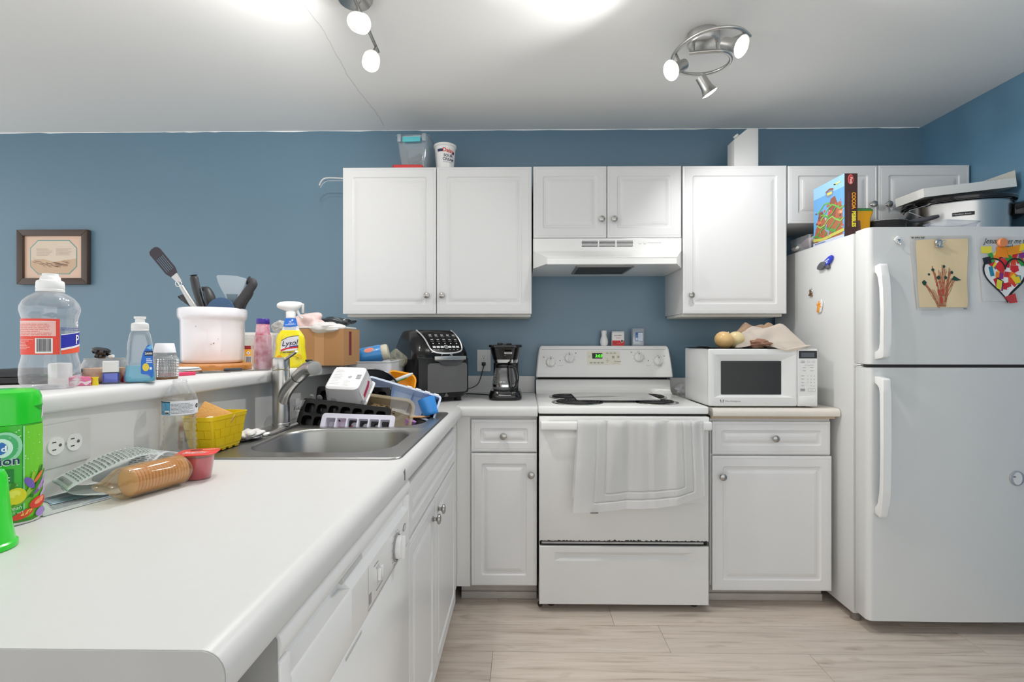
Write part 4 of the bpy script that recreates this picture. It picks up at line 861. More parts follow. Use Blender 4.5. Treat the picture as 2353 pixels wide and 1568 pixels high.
# dish soap
t = thing('dish_soap', 'clear dish soap bottle half full of blue liquid on the bar ledge', 'dish soap', (-.886, -1.772, LZ), 36)
sh = [(.052, .034, .013, 0), (.060, .040, .015, .004), (.0605, .040, .015, .016), (.055, .036, .014, .035), (.050, .033, .013, .06), (.047, .032, .013, .09), (.040, .029, .0125, .110), (.034, .026, .012, .118), (.030, .024, .0119, .121)]
bm = nb(); loft(bm, sh, 5, cap1=False); ds = obj('bottle_shell', bm, pet, t, ang=60)
bm = nb(); loft(bm, [(.049, .031, .012, .002), (.057, .037, .0145, .005), (.0575, .037, .0145, .016), (.0530, .034, .0135, .034), (.052, .0335, .0135, .0395)], 5); obj('blue_soap', bm, mat('blue_soap', (40, 180, 212), .15, sub=.3), t)
bm = nb(); lathe(bm, [(.0165, .1195), (.0172, .122), (.0165, .124), (.0172, .126), (.0165, .136), (.013, .138), (.0095, .139), (.009, .146), (.0115, .1475), (.0115, .1525), (.0001, .153)], 24); obj('cap', bm, milky, t)
zz = lambda u, v, w_: V((u, -.0185-.0022*(1-abs(v-.05)/.06)-w_, v))
items = [([(.002, .022), (.024, .012), (.0255, .02), (.0245, .06), (.022, .088), (.014, .086), (.006, .070), (.002, .050)], (38, 112, 210), 0), ([(.012, .080), (.022, .088), (.0235, .080), (.020, .076)], (120, 190, 236), 1), (B(.009, .062, .0245, .073), (28, 40, 70), 1), (('text', 'DAWN', .0095, .0648, .0068, {'bold': .02, 'sx': .62}), (250, 250, 250), 2),
         (E(.011, .036, .0062, .009), (240, 212, 70), 1), (B(.018, .030, .0225, .036), (240, 244, 248), 1)]+lines(.012, .0235, .046, .058, 3, (226, 236, 246), 1, .5)
art(ds, items, zz, 'label', du=.008, dv=.01, world=False)
# textured jar
t = thing('studded_jar', 'studded clear glass candle jar with a white lid beside the dish soap', 'candle', (-.912, -1.655, LZ))
bm = nb(); lathe(bm, [(.026, 0), (.0285, .002), (.0285, .005)], 28); obj('bronze_base', bm, mat('bronze', (140, 104, 70), .4, .5), t)
bm = nb(); lathe(bm, [(.0275, .005), (.029, .010), (.029, .050), (.026, .057), (.0245, .058), (.0245, .064), (.026, .0645), (.026, .066)], 30, cap=False); jb = obj('glass_jar', bm, clear('studded_glass', (225, 226, 224), .45, (176, 178, 176), .1), t, ang=60)
bm = nb()
for r_ in range(11):
    for k in range(30):
        a = 2*math.pi*(k+.5*(r_ % 2)*0)/30; p = V((.0292*math.cos(a), .0292*math.sin(a), .0085+r_*.0041)); n = V((math.cos(a), math.sin(a), 0)); tt = V((-math.sin(a), math.cos(a), 0))*.0022; zz_ = V((0, 0, .0016)); c_ = bm.verts.new(p+n*.0019); q = [bm.verts.new(p+e) for e in (tt, zz_, -tt, -zz_)]
        for i in range(4): bm.faces.new((q[i], q[(i+1) % 4], c_))
o = obj('studs', bm, mat('stud_silver', (214, 216, 216), .15, .6), jb, flatsh=True); o['kind'] = 'stuff'
bm = nb(); lathe(bm, [(.0235, .066), (.0245, .067), (.0205, .089), (.019, .0905), (.0001, .0905)], 26); obj('white_lid', bm, mat('soft_white_lid', (236, 236, 240), .5), t)
# pink brush handle with papers
t = thing('pink_spatula', 'flat pink plastic utensil handle with a hanging hole under white papers', 'utensil', (-.952, -1.545, LZ), 64)
bm = nb(); prism(bm, rr(.09, .018, .009), 0, .010, None, .002); obj('handle', bm, pink, t)
bm = nb(); lathe(bm, [(.0001, .0100), (.0042, .0104)], 14, Matrix.Translation((.034, 0, 0)), cap=False); obj('hole', bm, mat('dark_pink', (70, 14, 30), .6), t)
t = thing('paper_plates', 'small stack of white paper plates lying between the jar and the wooden board', 'plates', (-1.04, -1.47, LZ+.011), 25)
for k in range(3):
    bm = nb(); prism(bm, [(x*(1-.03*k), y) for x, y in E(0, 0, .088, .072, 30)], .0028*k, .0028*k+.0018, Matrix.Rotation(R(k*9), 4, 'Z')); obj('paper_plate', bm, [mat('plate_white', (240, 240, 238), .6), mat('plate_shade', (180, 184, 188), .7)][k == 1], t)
# wooden board, spatula lying, crock
t = thing('wooden_board', 'oval honey-coloured wooden board under the white utensil crock', 'board', (-1.085, -1.175, LZ+.0005), 31)
bm = nb(); prism(bm, rr(.235, .36, .11, 8), 0, .0185, None, .006); obj('board', bm, mat('honey_wood', (196, 128, 62), .4, var=.16, varscale=7, stretch=(9, 1, 4)), t)
t = thing('metal_turner', 'flat grey metal turner with a black grip on the ledge edge', 'utensil', (-.94, -1.385, LZ), 58)
bm = nb(); prism(bm, [(-.09, -.02), (.02, -.035), (.03, -.01), (.12, -.012), (.12, .01), (.03, .012), (.02, .03), (-.09, .022)], 0, .003); bx(bm, -.05, .01, -.012, .012, .003, .006, .001); obj('blade', bm, mat('dull_metal', (158, 156, 150), .35, .9), t)
bm = nb(); bx(bm, .02, .07, -.012, .008, .003, .012, .003); obj('grip', bm, mat('grip_grey', (60, 62, 66), .5), t)
t = thing('utensil_crock', 'large glazed white stoneware crock full of kitchen utensils', 'crock', (-1.125, -1.11, LZ+.0195))
bm = nb(); lathe(bm, [(.092, 0), (.098, .004), (.100, .012), (.1015, .10), (.1025, .150), (.105, .155), (.109, .162), (.1105, .170), (.1105, .188), (.108, .194), (.102, .196), (.098, .190), (.096, .05), (.09, .02), (.0001, .02)], 48); cr = obj('crock_body', bm, mat('glazed_white', (232, 231, 236), .12, coat=.5), t, ang=50)
chips = [(E(-.05, .128, .0012, .0015, 8), (70, 60, 50), 0), (E(.005, .070, .0025, .0022, 8), (150, 110, 80), 0), (E(-.003, .067, .0014, .0014, 8), (90, 80, 70), 0), (E(.018, .085, .0014, .0014, 8), (150, 140, 130), 0), (E(.028, .045, .0012, .001, 8), (150, 140, 130), 0)]
art(cr, chips, cyl(.1022, 30), 'chips', du=.02, world=False)
def uw(name, label, cat='utensil'): return thing(name, label, cat, (-1.125, -1.11, LZ+.0405))
CK = V((-1.125, -1.11, LZ+.0195))
t = uw('slotted_turner', 'black slotted turner with steel shaft leaning left out of the crock')
bm = nb(); tube(bm, [(-1.09, -1.09, 1.155), (-1.196, -1.125, 1.335), (-1.242, -1.13, 1.425)], [.004, .004, .0035], 8); obj('shaft', bm, chrome, t, world=True)
Mt = fm((-1.247, -1.13, 1.437), V((-.62, -.05, .78)).normalized(), V((.78, .0, .62))); bm = nb()
prism(bm, [(-.022, -.009), (.012, -.013), (.012, .013), (-.022, .009)], -.0012, .0012, Mt); obj('steel_neck', bm, steel, t, world=True)
bm = nb(); t2 = nb(); ys = [-.021, -.0150, -.0118, -.0085, -.0053, -.0020, .0012, .0045, .0077, .0110, .0142, .021]
for a, b in zip(ys[0::2], ys[1::2]): bx(t2, .03, .092, a, b, -.0015, .0015)
prism(t2, [(.010, -.014), (.03, -.021), (.03, .021), (.010, .014)], -.0015, .0015); prism(t2, [(.092, -.021), (.118, -.021), (.126, -.016), (.129, -.004), (.128, .010), (.122, .018), (.112, .021), (.092, .021)], -.0015, .0015)
t2.transform(Mt); join(bm, t2); obj('slotted_blade', bm, mat('nylon_black', (44, 36, 46), .45), t, world=True)
t = uw('steel_ladle', 'shiny steel tool handle with a hanging ring standing in the crock')
bm = nb(); tube(bm, [(-1.10, -1.10, 1.16), (-1.175, -1.14, 1.33), (-1.213, -1.15, 1.402)], [.006, .0105, .0085], 12); obj('steel_handle', bm, steel, t, world=True)
bm = nb(); c0 = V((-1.222, -1.152, 1.411)); tube(bm, [c0+V((.011*math.cos(a), 0, .011*math.sin(a))) for a in [k*math.pi/8 for k in range(16)]], .0018, 6, closed=True); obj('hanging_ring', bm, chrome, t, world=True)
def grip(name, label, pts, rad, m=black_plastic, extra=None, fl=.7):
    t = uw(name, label); bm = nb(); sp = smooth_path(pts, 5); n_ = len(sp)
    rr_ = [rad[min(int(i/(n_-1)*(len(rad)-1)), len(rad)-2)]*(1-(i/(n_-1)*(len(rad)-1)) % 1)+rad[min(int(i/(n_-1)*(len(rad)-1))+1, len(rad)-1)]*((i/(n_-1)*(len(rad)-1)) % 1) for i in range(n_)]
    tube(bm, sp, rr_, 12, fl); obj('grip', bm, m, t, world=True); return t
gb = mat('rubber_grip', (48, 49, 52), .45)
t = grip('carving_knife', 'tallest black knife handle standing upright at the back left of the crock', [(-1.15, -1.06, 1.19), (-1.192, -1.05, 1.30), (-1.222, -1.045, 1.38), (-1.236, -1.045, 1.438), (-1.239, -1.045, 1.455)], [.012, .0135, .0135, .0155, .015, .006], gb)
grip('peeler', 'short black curved handle leaning far left inside the crock', [(-1.14, -1.09, 1.20), (-1.195, -1.10, 1.325), (-1.225, -1.105, 1.358), (-1.244, -1.105, 1.366), (-1.249, -1.105, 1.364)], [.014, .0145, .014, .011, .004], gb)
grip('can_opener', 'short stout black handle standing in the middle of the crock rim', [(-1.12, -1.05, 1.20), (-1.168, -1.045, 1.32), (-1.178, -1.045, 1.37), (-1.19, -1.045, 1.398), (-1.199, -1.045, 1.398)], [.015, .0185, .020, .016, .007], gb, fl=.9)
grip('bread_knife', 'big black textured knife handle leaning right out of the crock', [(-1.09, -1.13, 1.18), (-1.04, -1.125, 1.315), (-1.0, -1.12, 1.375), (-.975, -1.118, 1.415), (-.992, -1.118, 1.426)], [.013, .0165, .0165, .0165, .009], mat('textured_grip', (50, 50, 53), .6, bump=(240, .6, .002)))
grip('paring_knife', 'slim black handle tucked behind the translucent scraper in the crock', [(-1.085, -1.05, 1.2), (-1.055, -1.045, 1.33), (-1.03, -1.04, 1.38), (-1.022, -1.04, 1.393)], [.008, .011, .011, .007], gb)
t = uw('silicone_scraper', 'translucent grey fan-shaped silicone scraper standing in the crock')
Ms = fm((-1.068, -1.085, 1.35), (1, 0, -.02), (0, -.08, 1)); bm = nb()
prism(bm, [(-.016, -.10), (.016, -.10), (.018, .0), (.026, .022), (.045, .055), (.056, .082), (.05, .088), (.02, .096), (-.02, .0985), (-.05, .098), (-.0545, .094), (-.051, .075), (-.042, .052), (-.026, .026), (-.018, .005)], -.003, .003, Ms, .001); obj('scraper_blade', bm, clear('frosted_silicone', (196, 206, 214), .55, (178, 192, 202), .3), t, world=True)
bm = nb(); prism(bm, [(-.012, -.11), (.012, -.11), (.014, .0), (.021, .03), (-.021, .03), (-.014, .005)], -.004, .004, Ms, .001); obj('scraper_core', bm, mat('blue_grey_core', (98, 116, 130), .5), t, world=True)
t = uw('blue_disc', 'round slate-blue plastic disc standing at the front inside the crock', 'lid')
bm = nb(); lathe(bm, [(.051, -.002), (.052, 0), (.051, .002), (.045, .0028), (.0001, .0028)], 40, fm((-1.081, -1.14, 1.312), (1, 0, 0), (0, .12, 1))); obj('disc', bm, mat('slate_blue', (56, 86, 120), .45, var=.08, varscale=12), t, world=True)
# jar with yellow labels and a white appliance behind the cup
t = thing('spice_jar', 'clear jar with red and yellow label panels behind the plastic cup', 'jar', (-1.085, -.955, LZ))
bm = nb(); lathe(bm, [(.036, 0), (.039, .003), (.039, .085), (.035, .095), (.033, .10), (.033, .106)], 30, cap=False); jj = obj('glass_jar', bm, glassc, t, ang=60)
bm = nb(); lathe(bm, [(.035, .106), (.0355, .109), (.0355, .120), (.034, .122), (.0001, .122)], 28); obj('clear_lid', bm, clear('clear_lid', (235, 235, 235), .3, (220, 222, 222), .1), t)
items = []
for a, c_ in ((-.040, (238, 206, 40)), (-.012, (240, 168, 48)), (.018, (238, 206, 40))): items += [(B(a, .008, a+.026, .066), c_, 0), (B(a, .066, a+.026, .080), (150, 28, 36), 0)]
items += [(B(-.010, .010, .012, .040), (226, 228, 232), 1)]+barcode(-.008, .012, .010, .038, (60, 60, 70), 2)+lines(-.038, -.018, .02, .06, 5, (150, 110, 20), 1, .3)
items += [(E(.0, .052, .006, .006, 12), (238, 238, 236), 1), (E(.0, .052, .003, .003, 3), (40, 40, 40), 2)]
art(jj, items, cyl(.0393, 33), 'label', du=.008, world=False)
t = thing('white_canister', 'low white container with a small blue dot behind the spice jar', 'container', (-1.21, -.62, LZ))
bm = nb(); loft(bm, [(.15, .12, .02, 0), (.165, .13, .02, .01), (.17, .135, .02, .128), (.165, .13, .02, .136), (.1, .08, .02, .138)], 5); wc = obj('container_body', bm, mat('warm_white', (226, 222, 214), .4), t)
art(wc, [(E(.03, .10, .006, .006, 14), (40, 92, 214), 0)], lambda u, v, w_: V((u, -.0678-w_, v)), 'blue_dot', world=False)
# smoothie bottle standing in a plastic cup
t = thing('plastic_cup', 'clear ribbed plastic cup holding the smoothie bottle', 'cup', (-.868, -1.255, LZ))
bm = nb(); lathe(bm, [(.0001, .003), (.0285, .002), (.029, 0), (.030, .002), (.031, .022), (.0325, .024), (.0362, .085), (.0375, .087), (.0395, .113), (.0405, .115)], 40, cap=False); cu = obj('cup_shell', bm, pet2, t, ang=60)
bm = nb(); tube(bm, [(.0402*math.cos(k*math.pi/16), .0402*math.sin(k*math.pi/16), .115) for k in range(32)], .0011, 6, closed=True); obj('cup_rim', bm, pet2, cu)
t = thing('smoothie_bottle', 'empty pink-stained smoothie bottle with purple lid, standing in the plastic cup', 'bottle', (-.868, -1.255, LZ+.0035))
bm = nb(); lathe(bm, [(.0001, 0), (.024, 0), (.0262, .004), (.0262, .012), (.0272, .03), (.0272, .075), (.026, .082), (.0268, .10), (.0225, .118), (.0215, .135), (.020, .150), (.0175, .152)], 32, cap=False)
sm = bpy.data.materials.new('smoothie_film'); sm.use_nodes = True; nt = sm.node_tree; p = nt.nodes['Principled BSDF']; p.inputs['Roughness'].default_value = .12; n = nt.nodes.new('ShaderNodeTexNoise'); n.inputs['Scale'].default_value = 26; n.inputs['Detail'].default_value = 3; tcn = nt.nodes.new('ShaderNodeTexCoord'); nt.links.new(tcn.outputs['Object'], n.inputs['Vector']); rp = nt.nodes.new('ShaderNodeValToRGB'); e = rp.color_ramp.elements; e[0].position = .38; e[0].color = lin((196, 84, 110)); e[1].position = .55; e[1].color = lin((226, 176, 188)); k = e.new(.30); k.color = lin((126, 20, 44)); nt.links.new(n.outputs['Fac'], rp.inputs[0]); nt.links.new(rp.outputs[0], p.inputs['Base Color']); p.inputs['Alpha'].default_value = .86
obj('bottle_shell', bm, sm, t, ang=60)
bm = nb(); lathe(bm, [(.0205, .151), (.021, .152), (.0205, .166), (.019, .168), (.0001, .168)], 32, ribs=32, ribamp=.012); obj('purple_lid', bm, mat('purple_lid', (58, 36, 140), .35), t)
# spray cleaner
t = thing('spray_cleaner', 'yellow trigger spray bottle of all purpose cleaner with white trigger head', 'spray bottle', (-.858, -1.075, LZ), 22)
ly = mat('lemon_yellow', (240, 224, 18), .22, coat=.3)
bm = nb(); loft(bm, [(.104, .05, .02, 0), (.112, .056, .022, .004), (.112, .056, .022, .012), (.106, .052, .021, .045), (.098, .049, .021, .075), (.099, .049, .021, .10), (.090, .047, .021, .117), (.076, .044, .02, .128), (.064, .04, .018, .137)], 6, cap1=False); lb = obj('bottle', bm, ly, t, ang=60)
bm = nb(); loft(bm, [(.064, .04, .018, .137), (.060, .039, .017, .1372), (.052, .036, .016, .150), (.040, .032, .0155, .172), (.034, .03, .0149, .180), (.030, .03, .0149, .183)], 6, cap0=False); obj('neck_label', bm, mat('neck_white', (236, 238, 240), .35), t, ang=60)
bm = nb(); lathe(bm, [(.0165, .182), (.0172, .184), (.0165, .186), (.0172, .204), (.016, .206)], 26); trig = obj('collar', bm, white_plastic, t)
bm = nb(); ls = []
for x, hw, z0, z1 in ((-.047, .004, .2235, .231), (-.044, .011, .219, .236), (-.036, .014, .215, .240), (-.02, .015, .209, .2435), (-.005, .016, .204, .2445), (.012, .016, .203, .2445), (.026, .014, .212, .243), (.036, .010, .224, .2405), (.040, .007, .228, .238)):
    ls.append([V((x, y, z)) for y, z in [( (hw)*math.cos(R(a)), (z0+z1)/2+(z1-z0)/2*math.sin(R(a))) for a in range(0, 360, 24)]])
loops(bm, ls, True, True); obj('sprayer_head', bm, white_plastic, t, ang=60)
bm = nb(); tube(bm, smooth_path([(.020, 0, .214), (.026, 0, .200), (.031, 0, .190), (.040, 0, .182)], 4), [.006, .006, .006, .0055, .005, .005, .005, .005, .0045, .004, .0035, .003, .003], 8, .9); obj('trigger', bm, white_plastic, t)
bm = nb(); bx(bm, .037, .046, -.007, .007, .20, .237, .002); obj('nozzle', bm, mat('nozzle_grey', (206, 204, 202), .4), t)
lf = lambda u, v, w_: V((u, -(.0245+(.0028 if v < .06 else .0028*max(0, 1-(v-.06)/.02))+ (0 if v < .11 else -(v-.11)*.20))-.0014-w_, v))
items = [([(-.034, .060), (-.030, .098), (-.010, .110), (.022, .116), (.028, .1165), (.026, .085), (.022, .066), (.0, .062)], (226, 226, 232), 0), (stroke([(-.030, .099), (-.010, .111), (.010, .1155), (.028, .117)], .0022), (34, 36, 70), 1),
         (('text', 'Lysol', -.029, .0785, .0255, {'shear': .32, 'bold': .012, 'rot': 7}), (34, 34, 66), 1), (stroke([(-.032, .063), (-.015, .070), (.0, .073), (.026, .076)], .006), (206, 40, 36), 1), (stroke([(-.004, .0765), (.012, .079), (.026, .080)], .004), (40, 50, 130), 2),
         (('text', 'ALL PURPOSE', -.025, .054, .0068, {'bold': .03}), (52, 48, 40), 1), (('text', 'cleaner', -.007, .0465, .0078), (110, 104, 60), 1), (E(-.036, .036, .010, .010), (244, 160, 20), 0), (E(.028, .040, .012, .010), (236, 200, 20), 0), (E(.024, .036, .004, .002), (110, 140, 30), 1), (B(-.005, .041, .02, .042), (120, 110, 50), 1)]
art(lb, items, lf, 'label', du=.006, dv=.004, world=False)
nf = lambda u, v, w_: V((u, -(.0198-(v-.137)*.105)-.0012-w_, v))
items = [([(-.024, .150), (-.0185, .181), (.0185, .181), (.0245, .153), (.0, .149)], (36, 110, 208), 0), (('text', '10', -.006, .165, .009, {'bold': .02}), (240, 244, 250), 1), (stroke([(-.018, .1565), (.0, .157), (.018, .160)], .0016), (230, 238, 248), 1), (stroke([(-.008, .1615), (.012, .163)], .001), (230, 238, 248), 1), (E(.006, .174, .003, .003), (225, 236, 250), 1)]+lines(-.02, .02, .140, .147, 2, (120, 130, 160), 1, .4)
art(t, items, nf, 'neck_print', du=.006, dv=.006, world=False)
# cardboard box with bags
t = thing('cardboard_box', 'open brown cardboard box at the back of the bar ledge', 'box', (-.84, -.83, LZ))
bm = nb(); x0, x1, y0, y1, z0, z1 = -.965, -.714, -.93, -.735, LZ+.0005, 1.257
bx(bm, x0, x1, y0, y0+.004, z0, z1); bx(bm, x0, x1, y1-.004, y1, z0, z1-.003); bx(bm, x0, x0+.004, y0+.0041, y1-.0041, z0, z1); bx(bm, x1-.004, x1, y0+.0041, y1-.0041, z0, z1); bx(bm, x0+.0045, x1-.0045, y0+.0045, y1-.0045, z0, z0+.004)
bb = obj('box_walls', bm, card, t, world=True)
bm = nb(); bx(bm, -.83, -.792, -.9312, -.9298, z0, z1); obj('crease_panel', bm, mat('cardboard_light', (196, 152, 108), .8), bb, world=True)
bm = nb(); bx(bm, x1-.0002, x1+.0012, -.868, -.842, 1.15, 1.247); obj('tape_strip', bm, mat('maroon_tape', (120, 34, 46), .6), bb, world=True)
t = thing('white_plastic_bag', 'crumpled white plastic bag spilling over the front of the cardboard box', 'bag', (-.77, -.90, 1.24))
bm = bag_mesh(-.782, -.912, 1.238, .066, .034, .022, 3, .3); obj('bag', bm, mat('thin_white_bag', (226, 224, 222), .45, alpha=.92), t, world=True, ang=80)
t = thing('pink_striped_bag', 'pinkish white printed bag stuffed upright in the cardboard box', 'bag', (-.90, -.87, 1.25))
bm = bag_mesh(-.885, -.865, 1.238, .062, .04, .040, 8, .45); pk = obj('bag', bm, mat('pinkish_bag', (232, 204, 200), .5, var=.14, varscale=18), t, world=True, ang=80)
t = thing('black_trash_bag', 'shiny black plastic bag heaped on top of the cardboard box', 'bag', (-.78, -.80, 1.27))
bm = bag_mesh(-.805, -.80, 1.268, .082, .05, .020, 5, .32); obj('bag', bm, mat('black_film', (34, 42, 48), .2, coat=.3), t, world=True, ang=70)
t = thing('foam_tray', 'white foam tray lying across the open cardboard box under the bags', 'tray', (-.82, -.83, 1.255))
bm = nb(); bx(bm, -.925, -.722, -.925, -.75, 1.2575, 1.266, .003); obj('tray', bm, mat('foam_white', (222, 222, 218), .7), t, world=True)
t = thing('crumpled_wrap', 'ball of clear crumpled wrap hanging on the left corner of the box', 'wrap', (-.985, -.88, 1.22))
bm = bag_mesh(-.968, -.915, 1.240, .035, .028, .024, 12, .5); obj('wrap', bm, clear('wrap_film', (235, 235, 235), .45, (228, 226, 224), .2), t, world=True, ang=70)
# framed picture on the back wall
t = thing('framed_picture', 'brown framed print of sand dunes with a peach mat on the blue wall', 'picture', (-2.737, 0, 1.54))
fb = mat('dark_brown_frame', (74, 58, 50), .35); x0, x1, z0, z1, fw_ = -2.946, -2.530, 1.540, 1.858, .036
for pts in ([(x0, z0), (x1, z0), (x1-fw_, z0+fw_), (x0+fw_, z0+fw_)], [(x0, z1), (x1, z1), (x1-fw_, z1-fw_), (x0+fw_, z1-fw_)], [(x0, z0), (x0, z1), (x0+fw_, z1-fw_), (x0+fw_, z0+fw_)], [(x1, z0), (x1, z1), (x1-fw_, z1-fw_), (x1-fw_, z0+fw_)]):
    bm = nb(); prism(bm, pts, 0, .028, fm((0, -.002, 0), (1, 0, 0), (0, 0, 1)), .003); obj('frame_rail', bm, fb, t, world=True)
bm = nb(); bx(bm, x0+.03, x1-.03, -.016, -.003, z0+.03, z1-.03); mt = obj('mat_board', bm, mat('peach_mat', (222, 188, 164), .25, coat=.6), t, world=True)
cxp, czp = (x0+x1)/2, (z0+z1)/2
def octo(a, b, c_): return [(cxp-a+c_, czp-b), (cxp+a-c_, czp-b), (cxp+a, czp-b+c_), (cxp+a, czp+b-c_), (cxp+a-c_, czp+b), (cxp-a+c_, czp+b), (cxp-a, czp+b-c_), (cxp-a, czp-b+c_)]
items = [(octo(.138, .100, .045), (120, 164, 160), 0), (octo(.133, .095, .043), (222, 206, 186), 1), ([(cxp-.133, czp-.02), (cxp-.06, czp-.01), (cxp, czp-.028), (cxp+.06, czp-.018), (cxp+.133, czp-.008), (cxp+.133, czp-.05), (cxp+.09, czp-.095), (cxp-.09, czp-.095), (cxp-.133, czp-.052)], (206, 176, 146), 2)]
rd = random.Random(6)
for i in range(46):
    u = rd.random(); x = cxp-.125+.22*u; z = czp-.004-.05*u*(1-u)*2-rd.uniform(0, .028); items.append((stroke([(x, z), (x+rd.uniform(.02, .05), z-rd.uniform(.003, .012))], rd.uniform(.0008, .0025)), rd.choice([(120, 84, 62), (146, 108, 82), (96, 66, 50)]), 3))
items += lines(cxp-.10, cxp-.005, czp+.01, czp+.055, 7, (150, 132, 120), 3, .18, seed=2)+lines(cxp+.015, cxp+.11, czp+.012, czp+.055, 6, (150, 132, 120), 3, .18, seed=9)
art(mt, items, flat(fm((0, -.0165, 0), (1, 0, 0), (0, 0, 1))), 'dune_print', rough=.25)

# ================================================================ ON THE PENINSULA COUNTER
CZ = .9142
t = thing('air_freshener_can', 'green aerosol can with flower pictures standing nearest the camera on the counter', 'aerosol can', (-.833, -2.123, CZ))
bm = nb(); lathe(bm, [(.038, 0), (.041, .002), (.0412, .006), (.0405, .008), (.0405, .157), (.0412, .158)], 44); gc = obj('can_body', bm, mat('can_green', (60, 190, 50), .25, coat=.3), t)
bm = nb(); lathe(bm, [(.0413, .1585), (.0415, .160), (.041, .186), (.0405, .200), (.0375, .209), (.030, .213), (.0001, .2135)], 44); cp = obj('green_cap', bm, mat('cap_green', (36, 206, 40), .25, coat=.2), t)
bm = nb(); bm.free(); art(cp, [([(.052, .164), (.062, .168), (.062, .186), (.056, .186)], (206, 198, 210), 0), ([(.036, .186), (.05, .178), (.062, .184), (.062, .187)], (20, 150, 24), 0)], cyl(.0411, 41), 'nozzle_notch', du=.006, world=False)
rd = random.Random(2); items = [(B(.022, .006, .064, .156), (112, 204, 44), 0), (B(.0205, .006, .0225, .156), (150, 220, 170), 1), (E(.0, .125, .020, .024), (150, 216, 176), 1), (E(-.002, .125, .017, .020), (70, 176, 110), 2), (E(-.004, .124, .013, .015), (206, 236, 224), 3), (E(-.006, .124, .009, .010), (40, 110, 190), 4),
         (('text', 'd', -.004, .119, .013, {'bold': .03}), (236, 244, 250), 5), (('text', 'ction', -.021, .0975, .0185, {'bold': .02}), (20, 60, 86), 4), (('text', 'ction', -.0214, .0971, .0185, {'bold': .055}), (232, 244, 240), 3), (B(-.03, .068, .010, .090), (24, 150, 60), 1), (B(-.029, .069, .009, .089), (30, 128, 54), 2)]
items += lines(-.012, .006, .072, .086, 3, (230, 240, 230), 3, .4)
for i in range(44):
    u, v = rd.uniform(-.01, .062), rd.uniform(.05, .152); s_ = rd.uniform(.0006, .0018)
    items.append(([(u-s_, v), (u, v-s_*.3), (u+s_, v), (u, v+s_*.3)], (216, 244, 200), 2)); items.append(([(u, v-s_), (u+s_*.3, v), (u, v+s_), (u-s_*.3, v)], (216, 244, 200), 2))
for (u, v, a, b, rot, c_) in ((.012, .047, .012, .013, 0, (226, 214, 30)), (.010, .051, .007, .006, 0, (240, 232, 90)), (.042, .030, .015, .009, 12, (214, 60, 44)), (.044, .032, .010, .004, 20, (240, 150, 110)), (.020, .016, .014, .006, 20, (220, 70, 40)), (.024, .018, .008, .0025, 25, (244, 190, 90)), (.046, .013, .010, .007, 10, (160, 130, 200)), (.028, .064, .005, .011, 30, (118, 92, 184)), (.050, .060, .004, .014, -40, (176, 140, 196)), (.044, .052, .003, .014, -55, (126, 86, 150)), (.054, .046, .003, .013, -50, (196, 160, 206)), (.042, .071, .003, .012, -45, (226, 110, 60))):
    c0, s0 = math.cos(R(rot)), math.sin(R(rot)); items.append(([(u+a*x*c0-b*y*s0, v+a*x*s0+b*y*c0) for x, y in E(0, 0, 1, 1, 16)], c_, 5))
for p in ([(.0, .03), (.02, .045), (.045, .056)], [(-.004, .022), (.015, .034), (.03, .040)], [(.0, .02), (.004, .045), (.01, .068)], [(.03, .04), (.04, .062), (.05, .088)], [(.03, .045), (.046, .066), (.058, .080)], [(.0, .008), (.03, .006), (.06, .012)], [(.02, .04), (.03, .058), (.034, .08)]): items.append((stroke(smooth_p2(p) if False else p, .0045), rd.choice([(60, 130, 30), (110, 170, 50), (26, 110, 40), (150, 190, 60)]), 4))
items += [(('text', 'Fresh', .0, .026, .008, {'shear': .3}), (230, 240, 225), 6), (('text', 'NET WT', .002, .019, .0048), (220, 236, 215), 6)]
art(gc, items, cyl(.0408, 41), 'label', du=.005, world=False)
bm = nb(); lathe(bm, [(.0414, .0005), (.0418, .002), (.0414, .005)], 40, cap=False); obj('bottom_rim', bm, chrome, gc)
t = thing('green_cup', 'bright green plastic cap standing at the left edge of the photo, nearest the camera', 'cap', (-.752, -2.238, CZ))
bm = nb(); lathe(bm, [(.036, 0), (.0375, .002), (.0372, .008), (.0345, .010), (.031, .035), (.028, .07), (.026, .10), (.023, .108), (.0001, .11)], 36); obj('cap_shell', bm, mat('vivid_green', (40, 212, 46), .25, coat=.2), t)
# papers
t = thing('folded_flyer', 'folded printed flyer lying flat under the receipt beside the green can', 'paper', (-.86, -1.99, CZ))
paper = mat('receipt_paper', (236, 238, 238), .7); bm = nb()
def curve_sheet(bm, pts, wdir, n=40, th=.0005):
    sp = smooth_path(pts, 8); wd = V(wdir); m_ = len(sp)-1
    sheet(bm, lambda u, v: sp[min(int(round(u*m_)), m_)]+wd*v, m_, 5, th)
lx = V((-.125, .085, 0))
base_pts = [(-.80, -2.105, CZ+.001), (-.79, -2.08, CZ+.002), (-.775, -2.01, CZ+.003), (-.745, -1.94, CZ+.004)]
sheet(bm, lambda u, v: V((-.792+.05*u-.10*v+.0*u, -2.105+.17*u+.06*v, CZ+.0012+.010*(1-u)*math.exp(-(v-.45)**2*14)*.9)), 24, 16, .0005); ff = obj('flyer_sheet', bm, paper, t, world=True)
bm = nb(); sheet(bm, lambda u, v: V((-.797+.052*u-.098*v, -2.100+.166*u+.06*v, CZ+.0006+.004*u)), 10, 8, .0004); obj('under_sheet', bm, mat('blue_grey_paper', (196, 208, 222), .7), t, world=True)
fl_ = lambda u, v, w_: V((-.792+.05*u-.10*v, -2.105+.17*u+.06*v, CZ+.0022+.010*(1-u)*math.exp(-(v-.45)**2*14)*.9+w_))
items = [(B(.12, .30, .75, .80), (168, 190, 206), 0)]
rd = random.Random(8)
